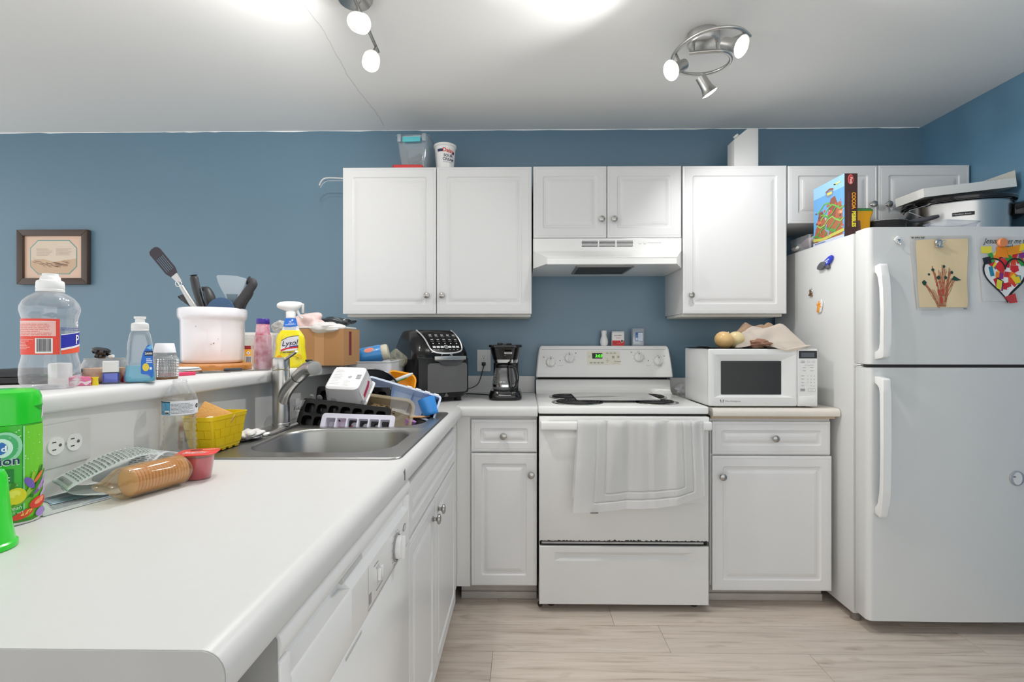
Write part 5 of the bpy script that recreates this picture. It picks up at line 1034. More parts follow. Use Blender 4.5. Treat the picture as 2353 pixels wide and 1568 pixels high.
for i in range(16):
    v = .14+i*.05; items.append((B(.10, v, .10+rd.uniform(.5, .8), v+.012), (86, 100, 116), 1))
art(ff, items, fl_, 'flyer_print', du=.05, dv=.05)
t = thing('shop_receipt', 'long white shop receipt curled over itself on the flyer', 'receipt', (-.86, -1.92, CZ))
bm = nb(); Ln = V((-.078, .035, 0))
rp_ = smooth_path([(-.735, -1.965, .938), (-.752, -1.975, .921), (-.772, -2.0, .9205), (-.795, -2.030, .928), (-.806, -2.045, .937), (-.802, -2.040, .945), (-.792, -2.005, .957), (-.775, -1.955, .972), (-.76, -1.91, .975), (-.752, -1.88, .966)], 8); m_ = len(rp_)-1
LW = V((-.075, .050, .004))
def rsurf(u, v, off=0):
    f = u*m_; i = min(int(f), m_-1); a = f-i; p = rp_[i]*(1-a)+rp_[i+1]*a; tg = (rp_[i+1]-rp_[i]).normalized(); nrm = tg.cross(LW.normalized()).normalized()
    return p+LW*v+V((0, 0, .004*math.sin(v*3.1)*u))+nrm*off
sheet(bm, lambda u, v: rsurf(u, v), m_, 6, .0004); rs = obj('receipt_strip', bm, mat('thermal_paper', (226, 234, 230), .6), t, world=True)
rd = random.Random(5); items = []
for i in range(22):
    u = .60+i*.016; x = .08
    while x < .82: w_ = rd.uniform(.03, .14); items.append((B(u, x, u+.005, min(x+w_, .9)), (84, 90, 94), 0)); x += w_+.03
x = .12
while x < .8: w_ = rd.uniform(.008, .022); items.append((B(.535, x, .575, x+w_), (40, 44, 48), 0)); x += w_+rd.uniform(.008, .022)
items += [(B(.47, .1, .478, .3), (110, 116, 120), 0), (B(.49, .4, .497, .75), (110, 116, 120), 0)]
art(rs, items, lambda u, v, w_: rsurf(u, v, .0012+w_), 'receipt_print', du=.02)
t = thing('second_receipt', 'wider printed receipt arching behind the curled one against the half wall', 'receipt', (-.86, -1.86, CZ))
bm = nb(); rq = smooth_path([(-.718, -1.93, .935), (-.74, -1.945, .922), (-.772, -1.93, .921), (-.79, -1.88, .935), (-.80, -1.82, .955), (-.805, -1.77, .950), (-.79, -1.73, .925)], 8); mq = len(rq)-1; LW2 = V((-.078, -.015, .012))
def rs2(u, v, off=0):
    f = u*mq; i = min(int(f), mq-1); a = f-i; p = rq[i]*(1-a)+rq[i+1]*a; tg = (rq[i+1]-rq[i]).normalized(); nrm = tg.cross(LW2.normalized()).normalized()
    return p+LW2*v+nrm*off
sheet(bm, lambda u, v: rs2(u, v), mq, 6, .0004); r2 = obj('receipt_strip', bm, paper, t, world=True)
items = []
for i in range(24):
    u = .40+i*.019; x = .06
    while x < .5: w_ = rd.uniform(.04, .16); items.append((B(u, x, u+.006, min(x+w_, .6)), (96, 94, 96), 0)); x += w_+.04
art(r2, items, lambda u, v, w_: rs2(u, v, .0012+w_), 'receipt_print', du=.02)
t = thing('white_scrap', 'small torn white paper scrap under the water bottle', 'paper', (-.80, -1.74, CZ))
bm = nb(); prism(bm, [(-.84, -1.79), (-.79, -1.80), (-.76, -1.755), (-.79, -1.735), (-.835, -1.745)], CZ+.0005, CZ+.0015); obj('scrap', bm, paper, t, world=True)
# crackers
A0, A1 = V((-.742, -2.035, .945)), V((-.700, -1.905, .9445)); ax = (A1-A0); L_ = ax.length; ax.normalize()
t = thing('cracker_sleeve', 'clear sleeve of round tan crackers lying on the counter', 'crackers', (-.72, -1.97, CZ))
ck = mat('cracker_tan', (222, 168, 104), .75, bump=(90, .4, .002)); me0 = None
bm = nb(); lathe(bm, [(.0001, -.0028), (.022, -.0028), (.0262, -.0014), (.0272, 0), (.0262, .0014), (.022, .0028), (.0001, .0028)], 26, ribs=22, ribamp=.012); me0 = None
inv = chain(t).inverted()
for i in range(17):
    p = A0+ax*(.034+i*.0062); M = frame_to(p, ax) @ Matrix.Rotation(R(i*7), 4, 'Z')
    if me0 is None: c = obj('cracker', bm, ck, t); me0 = c.data
    else: c = bpy.data.objects.new('cracker', me0); C.objects.link(c); c.parent = t
    c.matrix_basis = inv @ M
bm = nb(); M = frame_to(A0, ax); sec = []
rd = random.Random(3)
for z, r_, k in ((-.012, .026, .25), (-.004, .026, .35), (.006, .026, .7), (.020, .0285, 1), (.031, .0298, 1), (.06, .0296, 1), (.10, .0296, 1), (.135, .0296, 1), (.141, .027, .8), (.147, .021, .6)):
    sec.append([M @ V((r_*math.cos(a)*(1+.03*math.sin(a*7+z*60)), r_*math.sin(a)*k*(1+.03*math.cos(a*5+z*90)), z)) for a in [2*math.pi*j/28 for j in range(28)]])
loops(bm, sec, True, True); obj('clear_wrapper', bm, clear('amber_wrap', (250, 236, 212), .10, (206, 160, 96), .06), t, world=True, ang=70)
# gelatin cup
t = thing('gelatin_cup', 'sealed plastic cup of red gelatin in front of the water bottle', 'dessert cup', (-.692, -1.862, CZ), 18)
bm = nb(); lathe(bm, [(.0225, 0), (.0245, .002), (.0305, .050), (.031, .053)], 36, cap=False); gs = obj('cup_shell', bm, clear('cup_clear', (245, 235, 236), .10, (235, 220, 222), .05), t, ang=60)
bm = nb(); lathe(bm, [(.0001, .001), (.022, .001), (.0238, .003), (.0292, .046), (.0001, .0465)], 36); obj('red_gelatin', bm, mat('red_gelatin', (206, 26, 48), .15, sub=.3), t)
bm = nb(); loft(bm, [(.074, .068, .018, .0535), (.076, .070, .019, .0545), (.076, .070, .019, .0555), (.074, .068, .018, .0562)], 6); ld = obj('foil_lid', bm, mat('red_foil', (222, 62, 56), .35), t)
items = [(('text', 'Super', -.026, -.012, .019, {'bold': .03, 'shear': .2}), (240, 190, 180), 1), (B(-.024, -.020, .02, -.017), (246, 226, 220), 1), (E(-.008, .018, .012, .008), (120, 40, 30), 0), (('text', 'CHERRY', .004, .015, .008, {'bold': .02}), (248, 220, 200), 1)]
art(ld, items, lambda u, v, w_: V((u, v, .0565+w_)), 'lid_print', world=False)
# water bottle
t = thing('water_bottle', 'open empty clear water bottle with paper label standing by the yellow basket', 'bottle', (-.831, -1.716, CZ))
pr = [(.0001, .006), (.02, .004), (.028, 0), (.034, .004), (.0355, .012)]
for i in range(16): pr.append((.0342+.0018*(1 if i % 2 else -1)-.002*math.exp(-((i-9)/3)**2), .018+i*.0068))
pr += [(.0358, .130), (.0358, .152), (.034, .160), (.028, .172), (.020, .184), (.0148, .190), (.0140, .192), (.0158, .1935), (.0140, .195), (.0140, .197), (.0150, .198), (.0140, .199)]
bm = nb(); lathe(bm, pr, 40, cap=False); wb = obj('bottle_shell', bm, clear('water_bottle_plastic', (240, 242, 243), .05, (226, 226, 226), .04), t, ang=60)
items = [(B(-.056, .117, .056, .150), (232, 234, 238), 0), (B(-.056, .1175, -.020, .149), (84, 158, 198), 1), (B(-.056, .1175, -.045, .149), (160, 170, 178), 2), (B(-.056, .147, -.020, .149), (40, 46, 60), 3), (E(-.040, .136, .009, .009), (150, 190, 214), 3), (E(-.040, .136, .0075, .0075), (110, 168, 200), 4), (B(-.033, .120, -.021, .128), (238, 240, 244), 4), (B(-.032, .121, -.022, .124), (40, 40, 44), 5), (B(.034, .119, .048, .147), (245, 245, 246), 1), (E(.041, .136, .0055, .0055), (50, 50, 50), 2), (E(.041, .136, .003, .003, 3), (245, 245, 246), 3)]+lines(-.018, .032, .121, .146, 8, (120, 126, 134), 1, .35)
art(wb, items, cyl(.0362, 34), 'label', du=.006, world=False)
# yellow basket
t = thing('sponge_basket', 'yellow brick-textured plastic basket holding a sponge on the sink rim', 'basket', (-.822, -1.588, .9195), -4)
yb = mat('basket_yellow', (244, 208, 14), .4); bm = nb()
loft(bm, [(.070, .116, .014, .006), (.074, .124, .015, .03), (.084, .148, .016, .082), (.088, .154, .017, .083), (.090, .157, .017, .094), (.086, .153, .016, .094), (.080, .144, .015, .082), (.066, .112, .012, .012)], 5)
bk = obj('basket_shell', bm, yb, t, ang=40)
# raised bricks on the walls
bm = nb()
def wallpt(face, s, z):
    f = (z-.006)/.076; hx = .035+.007*f; hy = .058+.016*f
    return {0: V((hx, s*hy, z)), 1: V((s*hx, -hy, z)), 2: V((-hx, s*hy, z)), 3: V((s*hx, hy, z))}[face]
for face, nrm in ((0, V((1, 0, 0))), (1, V((0, -1, 0)))):
    for row in range(3):
        z0, z1 = .014+row*.023, .0355+row*.023; nbk = 3 if face == 0 else 2; off = .5 if row % 2 else 0
        for k in range(-1, nbk+1):
            s0 = max(-.86, -.86+1.72*(k+off)/nbk+.02); s1 = min(.86, -.86+1.72*(k+1+off)/nbk-.02)
            if s1-s0 < .1: continue
            a = [wallpt(face, s, z) for s, z in ((s0, z0), (s1, z0), (s1, z1), (s0, z1))]
            loops(bm, [[p-nrm*.001 for p in a], [p+nrm*.0012 for p in a]], False, True)
obj('brick_relief', bm, yb, bk, ang=20)['kind'] = 'stuff'
for s in (-.04, -.013, .013, .04):
    bm = nb(); bx(bm, -.033, .033, s-.008, s+.008, 0, .008, .002); obj('foot_rib', bm, yb, t)
t = thing('tan_sponge', 'tan rectangular sponge tilted in the yellow basket', 'sponge', (-.82, -1.60, .98), 20)
bm = nb(); obox(bm, Matrix.Translation((0, 0, .022)) @ Matrix.Rotation(R(28), 4, 'Y') @ Matrix.Rotation(R(-30), 4, 'X'), .085, .022, .06, .004); obj('sponge', bm, mat('sponge_tan', (214, 162, 94), .9, bump=(160, .6, .003), var=.1, varscale=30), t)
t = thing('scrub_puck', 'round black scrub brush leaning at the back of the yellow basket', 'scrubber', (-.845, -1.575, .975))
bm = nb(); lathe(bm, [(.030, 0), (.032, .004), (.032, .012), (.028, .016), (.0001, .017)], 28, frame_to((0, 0, .02), (.55, -.8, .25))); obj('brush_head', bm, black_plastic, t)
t = thing('white_drain_stopper', 'small white rubber stopper resting on the sponge basket front', 'stopper', (-.815, -1.625, .99))
bm = nb(); lathe(bm, [(.013, 0), (.015, .004), (.013, .016), (.006, .018), (.0001, .018)], 20, Matrix.Rotation(R(25), 4, 'X')); obj('stopper', bm, mat('rubber_white', (230, 226, 216), .5), t)
t = thing('dish_rag', 'small crumpled white rag between the basket and the faucet', 'rag', (-.802, -1.462, .9195))
bm = bag_mesh(0, 0, 0, .03, .045, .014, 21, .5); obj('rag', bm, mat('rag_white', (222, 220, 216), .9, bump=(300, .4, .002)), t, ang=80)

# ================================================================ DISHES IN AND BEHIND THE SINK
def T_(x, y, z): return Matrix.Translation((x, y, z))
def RX(a): return Matrix.Rotation(R(a), 4, 'X')
def RY(a): return Matrix.Rotation(R(a), 4, 'Y')
def RZ(a): return Matrix.Rotation(R(a), 4, 'Z')
def open_tray(w, d, h, r, th, flare=.006, n=5, rim=.004):
    """open box, opening up +z, centred, bottom at 0"""
    bm = nb(); loft(bm, [(w-2*flare-.02, d-2*flare-.02, r, 0), (w-2*flare, d-2*flare, r, .006), (w, d, r, h-.003), (w+2*rim, d+2*rim, r+rim, h-.003), (w+2*rim, d+2*rim, r+rim, h), (w-2*th, d-2*th, r-th*.5, h), (w-2*flare-2*th, d-2*flare-2*th, r-th*.5, .006+th), (w-2*flare-2*th-.02, d-2*flare-2*th-.02, r-th*.5, th)], n); return bm
t = thing('dish_tub', 'white plastic dish tub behind the sink holding a blue bottle', 'tub', (-.678, -.62, .9147), 2)
tubm = mat('tub_white', (222, 224, 228), .4, sub=.05)
obj('tub_shell', open_tray(.208, .30, .206, .02, .003, .012), tubm, t, ang=40)
bm = nb(); bx(bm, -.096, -.072, -.1535, -.150, .155, .196, .001); ht = obj('handle_slot', bm, mat('slot_grey', (168, 172, 182), .5), t)
bm = nb(); tube(bm, [(-.094, -.1545, .160), (-.094, -.1545, .183), (-.090, -.1545, .187), (-.084, -.1545, .187), (-.080, -.1545, .180), (-.076, -.1545, .164)], .002, 6); obj('slot_hook', bm, tubm, ht)
t = thing('blue_bottle', 'blue drinking bottle with an orange sticker lying across the white tub', 'bottle', (-.68, -.62, 1.122))
M = frame_to((-.812, -.665, 1.120), (.20, .03, .042)); bm = nb()
lathe(bm, [(.022, 0), (.0235, .002), (.0235, .010), (.026, .012), (.026, .016), (.030, .026), (.037, .042), (.039, .055), (.039, .165), (.036, .175), (.030, .178), (.0001, .178)], 32, M, cap=False); bb2 = obj('bottle_body', bm, mat('bottle_blue', (58, 136, 200), .3, coat=.2, var=.08, varscale=8), t, world=True)
bm = nb(); lathe(bm, [(.034, .174), (.036, .178), (.036, .196), (.032, .204), (.0001, .205)], 28, M); obj('beige_cap', bm, mat('beige_cap', (206, 200, 180), .45), t, world=True)
def bmap(u, v, w_):
    a = R(38)+u/.039; return M @ V((-(.0395+w_)*math.cos(a), (.0395+w_)*math.sin(a), v))
art(bb2, [(E(.0, .125, .013, .021), (240, 160, 90), 0), (E(.0, .125, .0105, .018), (232, 136, 124), 1)], bmap, 'sticker', du=.004)
t = thing('clear_bottle', 'clear bottle end poking out of the tub behind the blue bottle', 'bottle', (-.60, -.55, 1.1))
M2 = frame_to((-.605, -.60, 1.150), (.12, .1, -.12)); bm = nb(); lathe(bm, [(.0001, 0), (.030, 0), (.031, .004), (.031, .06), (.02, .075), (.012, .08)], 28, M2, cap=False); obj('bottle_shell', bm, clear('olive_clear', (232, 230, 214), .2, (196, 190, 160), .07), t, world=True)
t = thing('frying_pan', 'grey frying pan leaning upside against the white tub', 'pan', (-.64, -.84, .93))
M3 = frame_to((-.632, -.795, 1.020), (.16, -.80, -.42)); bm = nb()
lathe(bm, [(.0001, 0), (.075, 0), (.088, .006), (.104, .040), (.107, .042), (.106, .044), (.101, .040), (.085, .009), (.073, .004), (.0001, .004)], 48, M3); obj('pan_body', bm, mat('pan_grey', (118, 119, 121), .32, .5), t, world=True)
bm = nb(); lathe(bm, [(.0001, .0052), (.072, .0052), (.084, .0105), (.0995, .0395)], 48, M3, cap=False); obj('nonstick_lining', bm, mat('nonstick_dark', (40, 42, 48), .4), t, world=True)
t = thing('orange_dish', 'orange plastic dish standing on edge beside the air fryer', 'dish', (-.52, -.74, .93), 0)
Mo_ = T_(-.535, -.755, 1.012) @ RZ(18) @ RY(12) @ RX(68) @ T_(0, 0, -.035)
bm = open_tray(.125, .125, .045, .03, .003, .012); bm.transform(Mo_); od_ = obj('dish_shell', bm, mat('dish_orange', (250, 168, 28), .4, sub=.05), t, world=True, ang=50)
t = thing('dish_brush', 'white brush handle with a green underside leaning across the orange dish', 'brush', (-.52, -.82, 1.02))
bm = nb(); hp = smooth_path([(-.595, -.812, 1.020), (-.55, -.815, 1.038), (-.50, -.818, 1.058), (-.463, -.82, 1.073)], 5); tube(bm, hp, [.008]*5+[.0095]*6+[.009, .0085, .0075, .006, .004][:len(hp)-11], 12, .8); bh_ = obj('handle', bm, white_plastic, t, world=True)
bm = nb(); tube(bm, [V(p)+V((.002, -.004, -.0068)) for p in hp[1:12]], .0028, 6); obj('green_strip', bm, mat('green_strip', (70, 150, 30), .4), bh_, world=True)
bm = nb(); obox(bm, T_(-.615, -.81, 1.012) @ RY(-22), .055, .03, .018, .005); obj('brush_head', bm, white_plastic, t, world=True)
# bluish white bin tray lying tilted, opening to the camera
t = thing('ice_bin', 'large bluish-white ice bin tilted down to the right behind the glass dish', 'tray', (-.47, -.98, .94))
Mt_ = T_(-.474, -.965, .974) @ RY(16) @ RX(66) @ T_(0, 0, -.04)
bm = open_tray(.285, .098, .075, .008, .0025, .006, 4, .005); bm.transform(Mt_); ib = obj('bin_shell', bm, mat('ice_white', (214, 226, 244), .35, sub=.1), t, world=True, ang=40)
for k in range(4):
    bm = nb(); bx(bm, .005+k*.036, .026+k*.036, .049, .057, .066, .0765, .002); bm.transform(Mt_); obj('rim_tab', bm, mat('tab_white', (240, 242, 246), .35), ib, world=True)
for k in (-.05, .03, .09):
    bm = nb(); bx(bm, k-.001, k+.001, -.042, .042, .004, .05); bm.transform(Mt_); obj('divider', bm, mat('ice_blue', (168, 194, 228), .4), ib, world=True)
# black and white cell trays
def cell_tray(w, h, nx, nz, dep, r, lipz=.006, fill=.80, rim=.012):
    bm = nb(); cw, ch = (w-2*rim)/nx, (h-2*rim)/nz
    for i in range(nx):
        for j in range(nz):
            cx_, cy_ = -w/2+rim+cw*(i+.5), -h/2+rim+ch*(j+.5)
            ls = []
            for ww, hh, rr_, z in ((cw, ch, .0004, 0), (cw*fill, ch*fill, r, 0), (cw*fill-.002, ch*fill-.002, r, -.003), (cw*fill*.75, ch*fill*.75, r*.8, -dep)): ls.append([V((cx_+x, cy_+y, z)) for x, y in rr(ww, hh, rr_, 3)])
            loops(bm, ls, False, True)
    ls = [[V((x, y, z)) for x, y in rr(a, b, rr_, 4)] for a, b, rr_, z in ((w-2*rim, h-2*rim, .001, 0), (w-.004, h-.004, .010, 0), (w, h, .012, -.002), (w, h, .012, -.005), (w-.006, h-.006, .01, -.006))]
    loops(bm, ls); return bm
t = thing('black_cell_tray', 'black plastic cell tray leaning at the front of the sink pile, seven cells wide', 'tray', (-.62, -1.2, .92))
bt_ = mat('tray_black', (9, 9, 11), .25); Mb = T_(-.620, -1.195, .942) @ RY(6.5) @ RX(66); bm = cell_tray(.312, .112, 7, 2, .03, .010); bm.transform(Mb); tr = obj('tray_sheet', bm, bt_, t, world=True, ang=30, fix=False)
t2 = thing('black_cell_tray', 'second black cell tray standing behind the white tub container, mostly hidden', 'tray', (-.62, -1.1, .93))
bm = cell_tray(.285, .12, 6, 2, .03, .012); bm.transform(T_(-.648, -1.02, .976) @ RY(1.0) @ RX(74)); obj('tray_sheet', bm, bt_, t2, world=True, ang=30, fix=False)
t = thing('white_ice_tray', 'white ice cube tray standing in the back sink bowl, lowest of the pile', 'tray', (-.57, -1.24, .90))
bm = cell_tray(.252, .115, 6, 2, .028, .003, fill=.86, rim=.014); bm.transform(T_(-.567, -1.225, .906) @ RY(2.0) @ RX(62)); obj('tray_sheet', bm, mat('ice_tray_white', (224, 222, 236), .4, sub=.1), t, world=True, ang=30, fix=False)
# upturned square tub with label
t = thing('square_container', 'upturned square translucent container with a white label on its base', 'container', (-.61, -1.2, 1.0))
Mc_ = T_(-.628, -1.145, 1.078) @ RZ(-3) @ RY(2) @ RX(37) @ Matrix.Diagonal((1.04, 1.04, 1, 1)) @ T_(0, 0, -.082)
bm = nb(); loft(bm, [(.140, .140, .016, 0), (.140, .140, .016, .004), (.128, .128, .016, .005), (.118, .118, .018, .070), (.114, .114, .018, .080), (.106, .106, .016, .082)], 5); bm.transform(Mc_); sc_ = obj('container_shell', bm, mat('translucent_white', (214, 212, 214), .35, sub=.15), t, world=True, ang=40)
items = [(B(-.052, -.046, .052, .052), (244, 244, 242), 0), (E(.012, .004, .0062, .0062), (150, 150, 152), 1), (E(.012, .004, .004, .004), (196, 196, 198), 2)]+lines(-.046, -.012, -.034, .044, 10, (186, 186, 188), 1, .25)+lines(-.002, .022, -.040, -.010, 5, (196, 196, 198), 1, .25, seed=4)
for k in range(3): items.append((B(.034, -.006+k*.0085, .050, -.0005+k*.0085), (150, 150, 152), 1))
art(sc_, items, lambda u, v, w_: Mc_ @ V((u, v, .0823+w_)), 'label')
items = [(B(-.050, .012, .046, .066), (236, 234, 232), 0), (stroke([(-.034, .028), (.016, .034), (.030, .042)], .016), (190, 34, 84), 1)]+lines(-.04, .04, .014, .024, 2, (190, 150, 160), 1, .3)
art(sc_, items, lambda u, v, w_: Mc_ @ V((.0642-(v-.005)*.078+w_, u, v)), 'side_label')
# glass baking dish leaning, with browned residue
t = thing('baking_dish', 'stained clear glass baking dish leaning in the sink pile', 'dish', (-.5, -1.1, .9))
Mg = T_(-.505, -1.115, .935) @ RY(8) @ RX(64) @ T_(0, 0, -.03)
bm = open_tray(.205, .135, .048, .03, .004, .010, 6, .007); bm.transform(Mg); gd = obj('dish_glass', bm, clear('dish_glass', (244, 236, 214), .30, (206, 186, 148), .06), t, world=True, ang=50)
rd = random.Random(3); items = [([(-.082, .0), (-.03, .014), (.0, .012), (.02, .03), (.01, .05), (-.06, .052), (-.08, .03)], (206, 178, 130), 0)]
for i in range(26):
    u, v = rd.uniform(-.085, .03), rd.uniform(.012, .05); items.append((E(u, v, rd.uniform(.002, .008), rd.uniform(.001, .004), 9), rd.choice([(62, 46, 34), (40, 32, 28), (120, 88, 50)]), 1))
art(gd, items, lambda u, v, w_: Mg @ V((u, v, .0062+w_)), 'burnt_residue')
t = thing('blue_cup', 'sky-blue plastic cup tipped over at the right end of the sink pile', 'cup', (-.395, -.99, .92))
Mu = T_(-.372, -.985, .975) @ RZ(-12) @ RY(158) @ RX(8); bm = nb(); lathe(bm, [(.0001, .068), (.026, .068), (.029, .064), (.0305, .058), (.0335, 0), (.0315, 0), (.028, .055), (.0001, .062)], 36, Mu @ T_(0, 0, -.012)); obj('cup_body', bm, mat('sky_blue_plastic', (62, 150, 232), .35, sub=.05), t, world=True)
t = thing('purple_scoop', 'small lilac plastic cup half sunk beside the baking dish', 'cup', (-.43, -1.08, .88))
bm = nb(); lathe(bm, [(.0001, 0), (.017, 0), (.021, .035), (.019, .035), (.0001, .003)], 26, T_(-.425, -1.08, .885) @ RY(20)); obj('cup_body', bm, mat('lilac', (190, 140, 205), .4), t, world=True)
t = thing('wooden_spoon', 'tan wooden spoon end lying under the blue cup', 'spoon', (-.39, -1.02, .91))
bm = nb(); tube(bm, [(-.43, -1.03, .922), (-.39, -1.02, .9205), (-.36, -1.0, .921)], [.006, .011, .007], 10, .5); obj('spoon', bm, mat('spoon_wood', (196, 150, 104), .6), t, world=True)
t = thing('pink_plate', 'pink plate rim peeking out under the black cell tray', 'plate', (-.66, -1.21, .90))
bm = nb(); lathe(bm, [(.0001, 0), (.06, .001), (.078, .007), (.077, .009), (.06, .004), (.0001, .003)], 36, T_(-.665, -1.17, .912) @ RX(14)); obj('plate', bm, mat('hot_pink', (226, 52, 120), .4), t, world=True)
t = thing('lettered_tumbler', 'clear tumbler with black lettering standing behind the faucet', 'tumbler', (-.792, -1.165, .9205))
bm = nb(); lathe(bm, [(.0001, .006), (.027, .004), (.029, 0), (.0305, .003), (.033, .082), (.0322, .0825), (.029, .01)], 32, cap=False); tb = obj('glass', bm, clear('tumbler_glass', (240, 242, 242), .10, (222, 224, 224), .05), t, ang=60)
art(tb, [(('text', "I don't", -.012, .050, .015, {'shear': .25, 'bold': .012}), (30, 30, 32), 0), (('text', 'TO', -.004, .036, .011, {'bold': .01}), (110, 60, 50), 0), (('text', 'look', .0, .016, .016, {'shear': .2, 'bold': .012}), (30, 30, 32), 0), (('text', 'only I', -.016, .062, .009, {'shear': .25}), (150, 150, 152), 0)], cyl(.0325, 22), 'lettering', du=.005, world=False)
for k, (x, z) in enumerate(((-.742, 1.010), (-.715, 1.008), (-.665, 1.0), (-.56, .993))):
    t = thing('clear_spoon', ['first clear plastic spoon from the left behind the black tray rim', 'second clear plastic spoon from the left behind the black tray rim', 'third clear plastic spoon from the left behind the black tray rim', 'last clear plastic spoon on the right behind the black tray rim'][k], 'spoon', (x, -1.16, .93), 0, 'clear spoons behind the black tray')
    bm = nb(); tube(bm, [(x, -1.155, .93), (x, -1.16, z-.01), (x, -1.165, z+.002), (x, -1.168, z+.009)], [.004, .007, .0105, .006], 10, .6); obj('spoon', bm, clear('spoon_plastic', (232, 234, 236), .30, (170, 172, 176), .07), t, world=True)

# ================================================================ ON TOP OF THE FRIDGE
FZ = 1.6725
t = thing('cereal_box', 'brown and blue chocolate cereal box standing at the fridge top edge', 'cereal box', (1.46, -.54, FZ))
cx0, cx1, cy0, cy1, cz0, cz1 = 1.428, 1.486, -.652, -.412, FZ+.0005, 1.956
bm = nb(); bx(bm, cx0, cx1, cy0, cy1, cz0, cz1, .0012, 1); cb = obj('carton', bm, mat('choc_brown', (74, 44, 42), .4), t, world=True)
# generic adventure-map artwork (sky, cliffs, vines) on the wide face
rd = random.Random(12); Wc, Hc = cy1-cy0, cz1-cz0
items = [(B(.0, .0, Wc, Hc), (104, 168, 224), 0), (B(.0, Hc*.80, Wc, Hc), (150, 200, 236), 1)]
for cx_, wd, top in ((.155, .085, .72), (.06, .07, .56), (.20, .06, .60), (.10, .20, .42)): items.append(([(cx_-wd/2, 0), (cx_+wd/2, 0), (cx_+wd*.42, Hc*top*.8), (cx_+wd*.18, Hc*top), (cx_-wd*.2, Hc*top*.97), (cx_-wd*.4, Hc*top*.7)], rd.choice([(156, 90, 62), (140, 82, 60), (170, 100, 66)]), 2))
items += [(E(.13, Hc*.80, .030, .020, 14), (120, 140, 170), 3), (B(.112, Hc*.775, .148, Hc*.815), (232, 210, 90), 4), (stroke([(.10, Hc*.835), (.13, Hc*.865), (.16, Hc*.84)], .008), (140, 74, 50), 4)]
for i in range(60):
    u, v = rd.uniform(.01, Wc-.01), rd.uniform(.02, Hc*.62); a = rd.uniform(.004, .012)
    items.append(([(u+a*rd.uniform(.5, 1.1)*math.cos(k), v+a*rd.uniform(.5, 1.1)*math.sin(k)) for k in [0, .9, 1.9, 2.9, 3.9, 5.1]], rd.choice([(170, 96, 66), (206, 120, 80), (120, 66, 52), (226, 176, 130), (92, 70, 70), (190, 190, 180), (220, 80, 70)]), 3+i % 3))
for i in range(9):
    y0 = Hc*(.08+.065*i); pts = [(Wc*k/8+rd.uniform(-.004, .004), y0+.018*math.sin(k*1.3+i*2)) for k in range(9)]; pts = pts[rd.randint(0, 3):rd.randint(5, 9)]
    items.append((stroke(pts, .007), rd.choice([(110, 180, 80), (80, 160, 70), (140, 196, 90)]), 7))
items += [(stroke([(.11, Hc*.30), (.10, Hc*.22), (.13, Hc*.16), (.12, Hc*.10)], .010), (130, 160, 200), 8), (B(.0, 0, Wc, .014), (196, 206, 226), 9), (B(.012, .004, .10, .010), (120, 130, 170), 10), (stroke([(.0, .03), (.08, .02), (.16, .028), (Wc, .034)], .014), (200, 196, 90), 7), (('text', 'MAP', .02, Hc*.88, .018, {'bold': .02, 'rot': 12}), (230, 226, 120), 9)] if False else [(stroke([(.11, Hc*.30), (.10, Hc*.22), (.13, Hc*.16), (.12, Hc*.10)], .010), (130, 160, 200), 8), (B(.0, 0, Wc, .014), (196, 206, 226), 9), (B(.012, .004, .10, .010), (120, 130, 170), 10), (stroke([(.0, .03), (.08, .02), (.16, .028), (Wc, .034)], .014), (200, 196, 90), 7), (stroke([(.19, Hc*.88), (.165, Hc*.905), (.215, Hc*.90)], .006), (230, 226, 130), 9)]
art(cb, items, lambda u, v, w_: V((cx0-.0004-w_, cy1-u, cz0+v)), 'back_picture', rough=.35, eps=.00012)
Ms_ = fm((cx0, cy0, cz0), (1, 0, 0), (0, 0, 1)); Ws = cx1-cx0
items = [(E(Ws*.46, Hc*.905, .0135, .023), (214, 48, 40), 0), (E(Ws*.46, Hc*.905, .0115, .020), (232, 236, 240), 1), (E(Ws*.46, Hc*.905, .0108, .019), (206, 40, 36), 2), (('text', 'Post', Ws*.40, Hc*.945, .0165, {'rot': -90, 'bold': .02, 'shear': .2}), (244, 240, 236), 3),
         (('text', 'COCOA', Ws*.56, Hc*.70, .0235, {'rot': -90, 'bold': .045, 'sx': .84}), (240, 160, 40), 1), (('text', 'PEBBLES', Ws*.56, Hc*.405, .0235, {'rot': -90, 'bold': .045, 'sx': .84}), (244, 228, 70), 1), (('text', 'NATURALLY & ARTIFICIALLY FLAVORED', Ws*.22, Hc*.70, .0125, {'rot': -90, 'sx': .68}), (128, 84, 78), 1)]
art(cb, items, flat(Ms_), 'side_lettering', rough=.35)
t = thing('yellow_tub', 'yellow plastic tub with a green lid behind the cereal box', 'tub', (1.53, -.57, FZ))
bm = nb(); loft(bm, [(.085, .09, .012, .0005), (.09, .10, .014, .09), (.104, .112, .016, .112), (.106, .114, .016, .122)], 5, T_(1.525, -.57, FZ)); yt = obj('tub_body', bm, mat('mustard_yellow', (236, 168, 16), .35), t, world=True)
bm = nb(); loft(bm, [(.106, .114, .016, .1225), (.106, .114, .016, .130), (.09, .10, .012, .136), (.05, .05, .01, .137)], 5, T_(1.525, -.57, FZ)); obj('green_lid', bm, mat('lid_green', (66, 140, 66), .4), t, world=True)
bm = nb(); prism(bm, rr(.038, .062, .008), 0, .0008, fm((1.500, -.6205, FZ+.052), (1, 0, 0), (0, .06, 1))); obj('label', bm, mat('label_brown', (118, 84, 70), .5), yt, world=True)
t = thing('skillet', 'black skillet with a pale rim lying on the fridge beside the yellow tub', 'pan', (1.66, -.52, FZ))
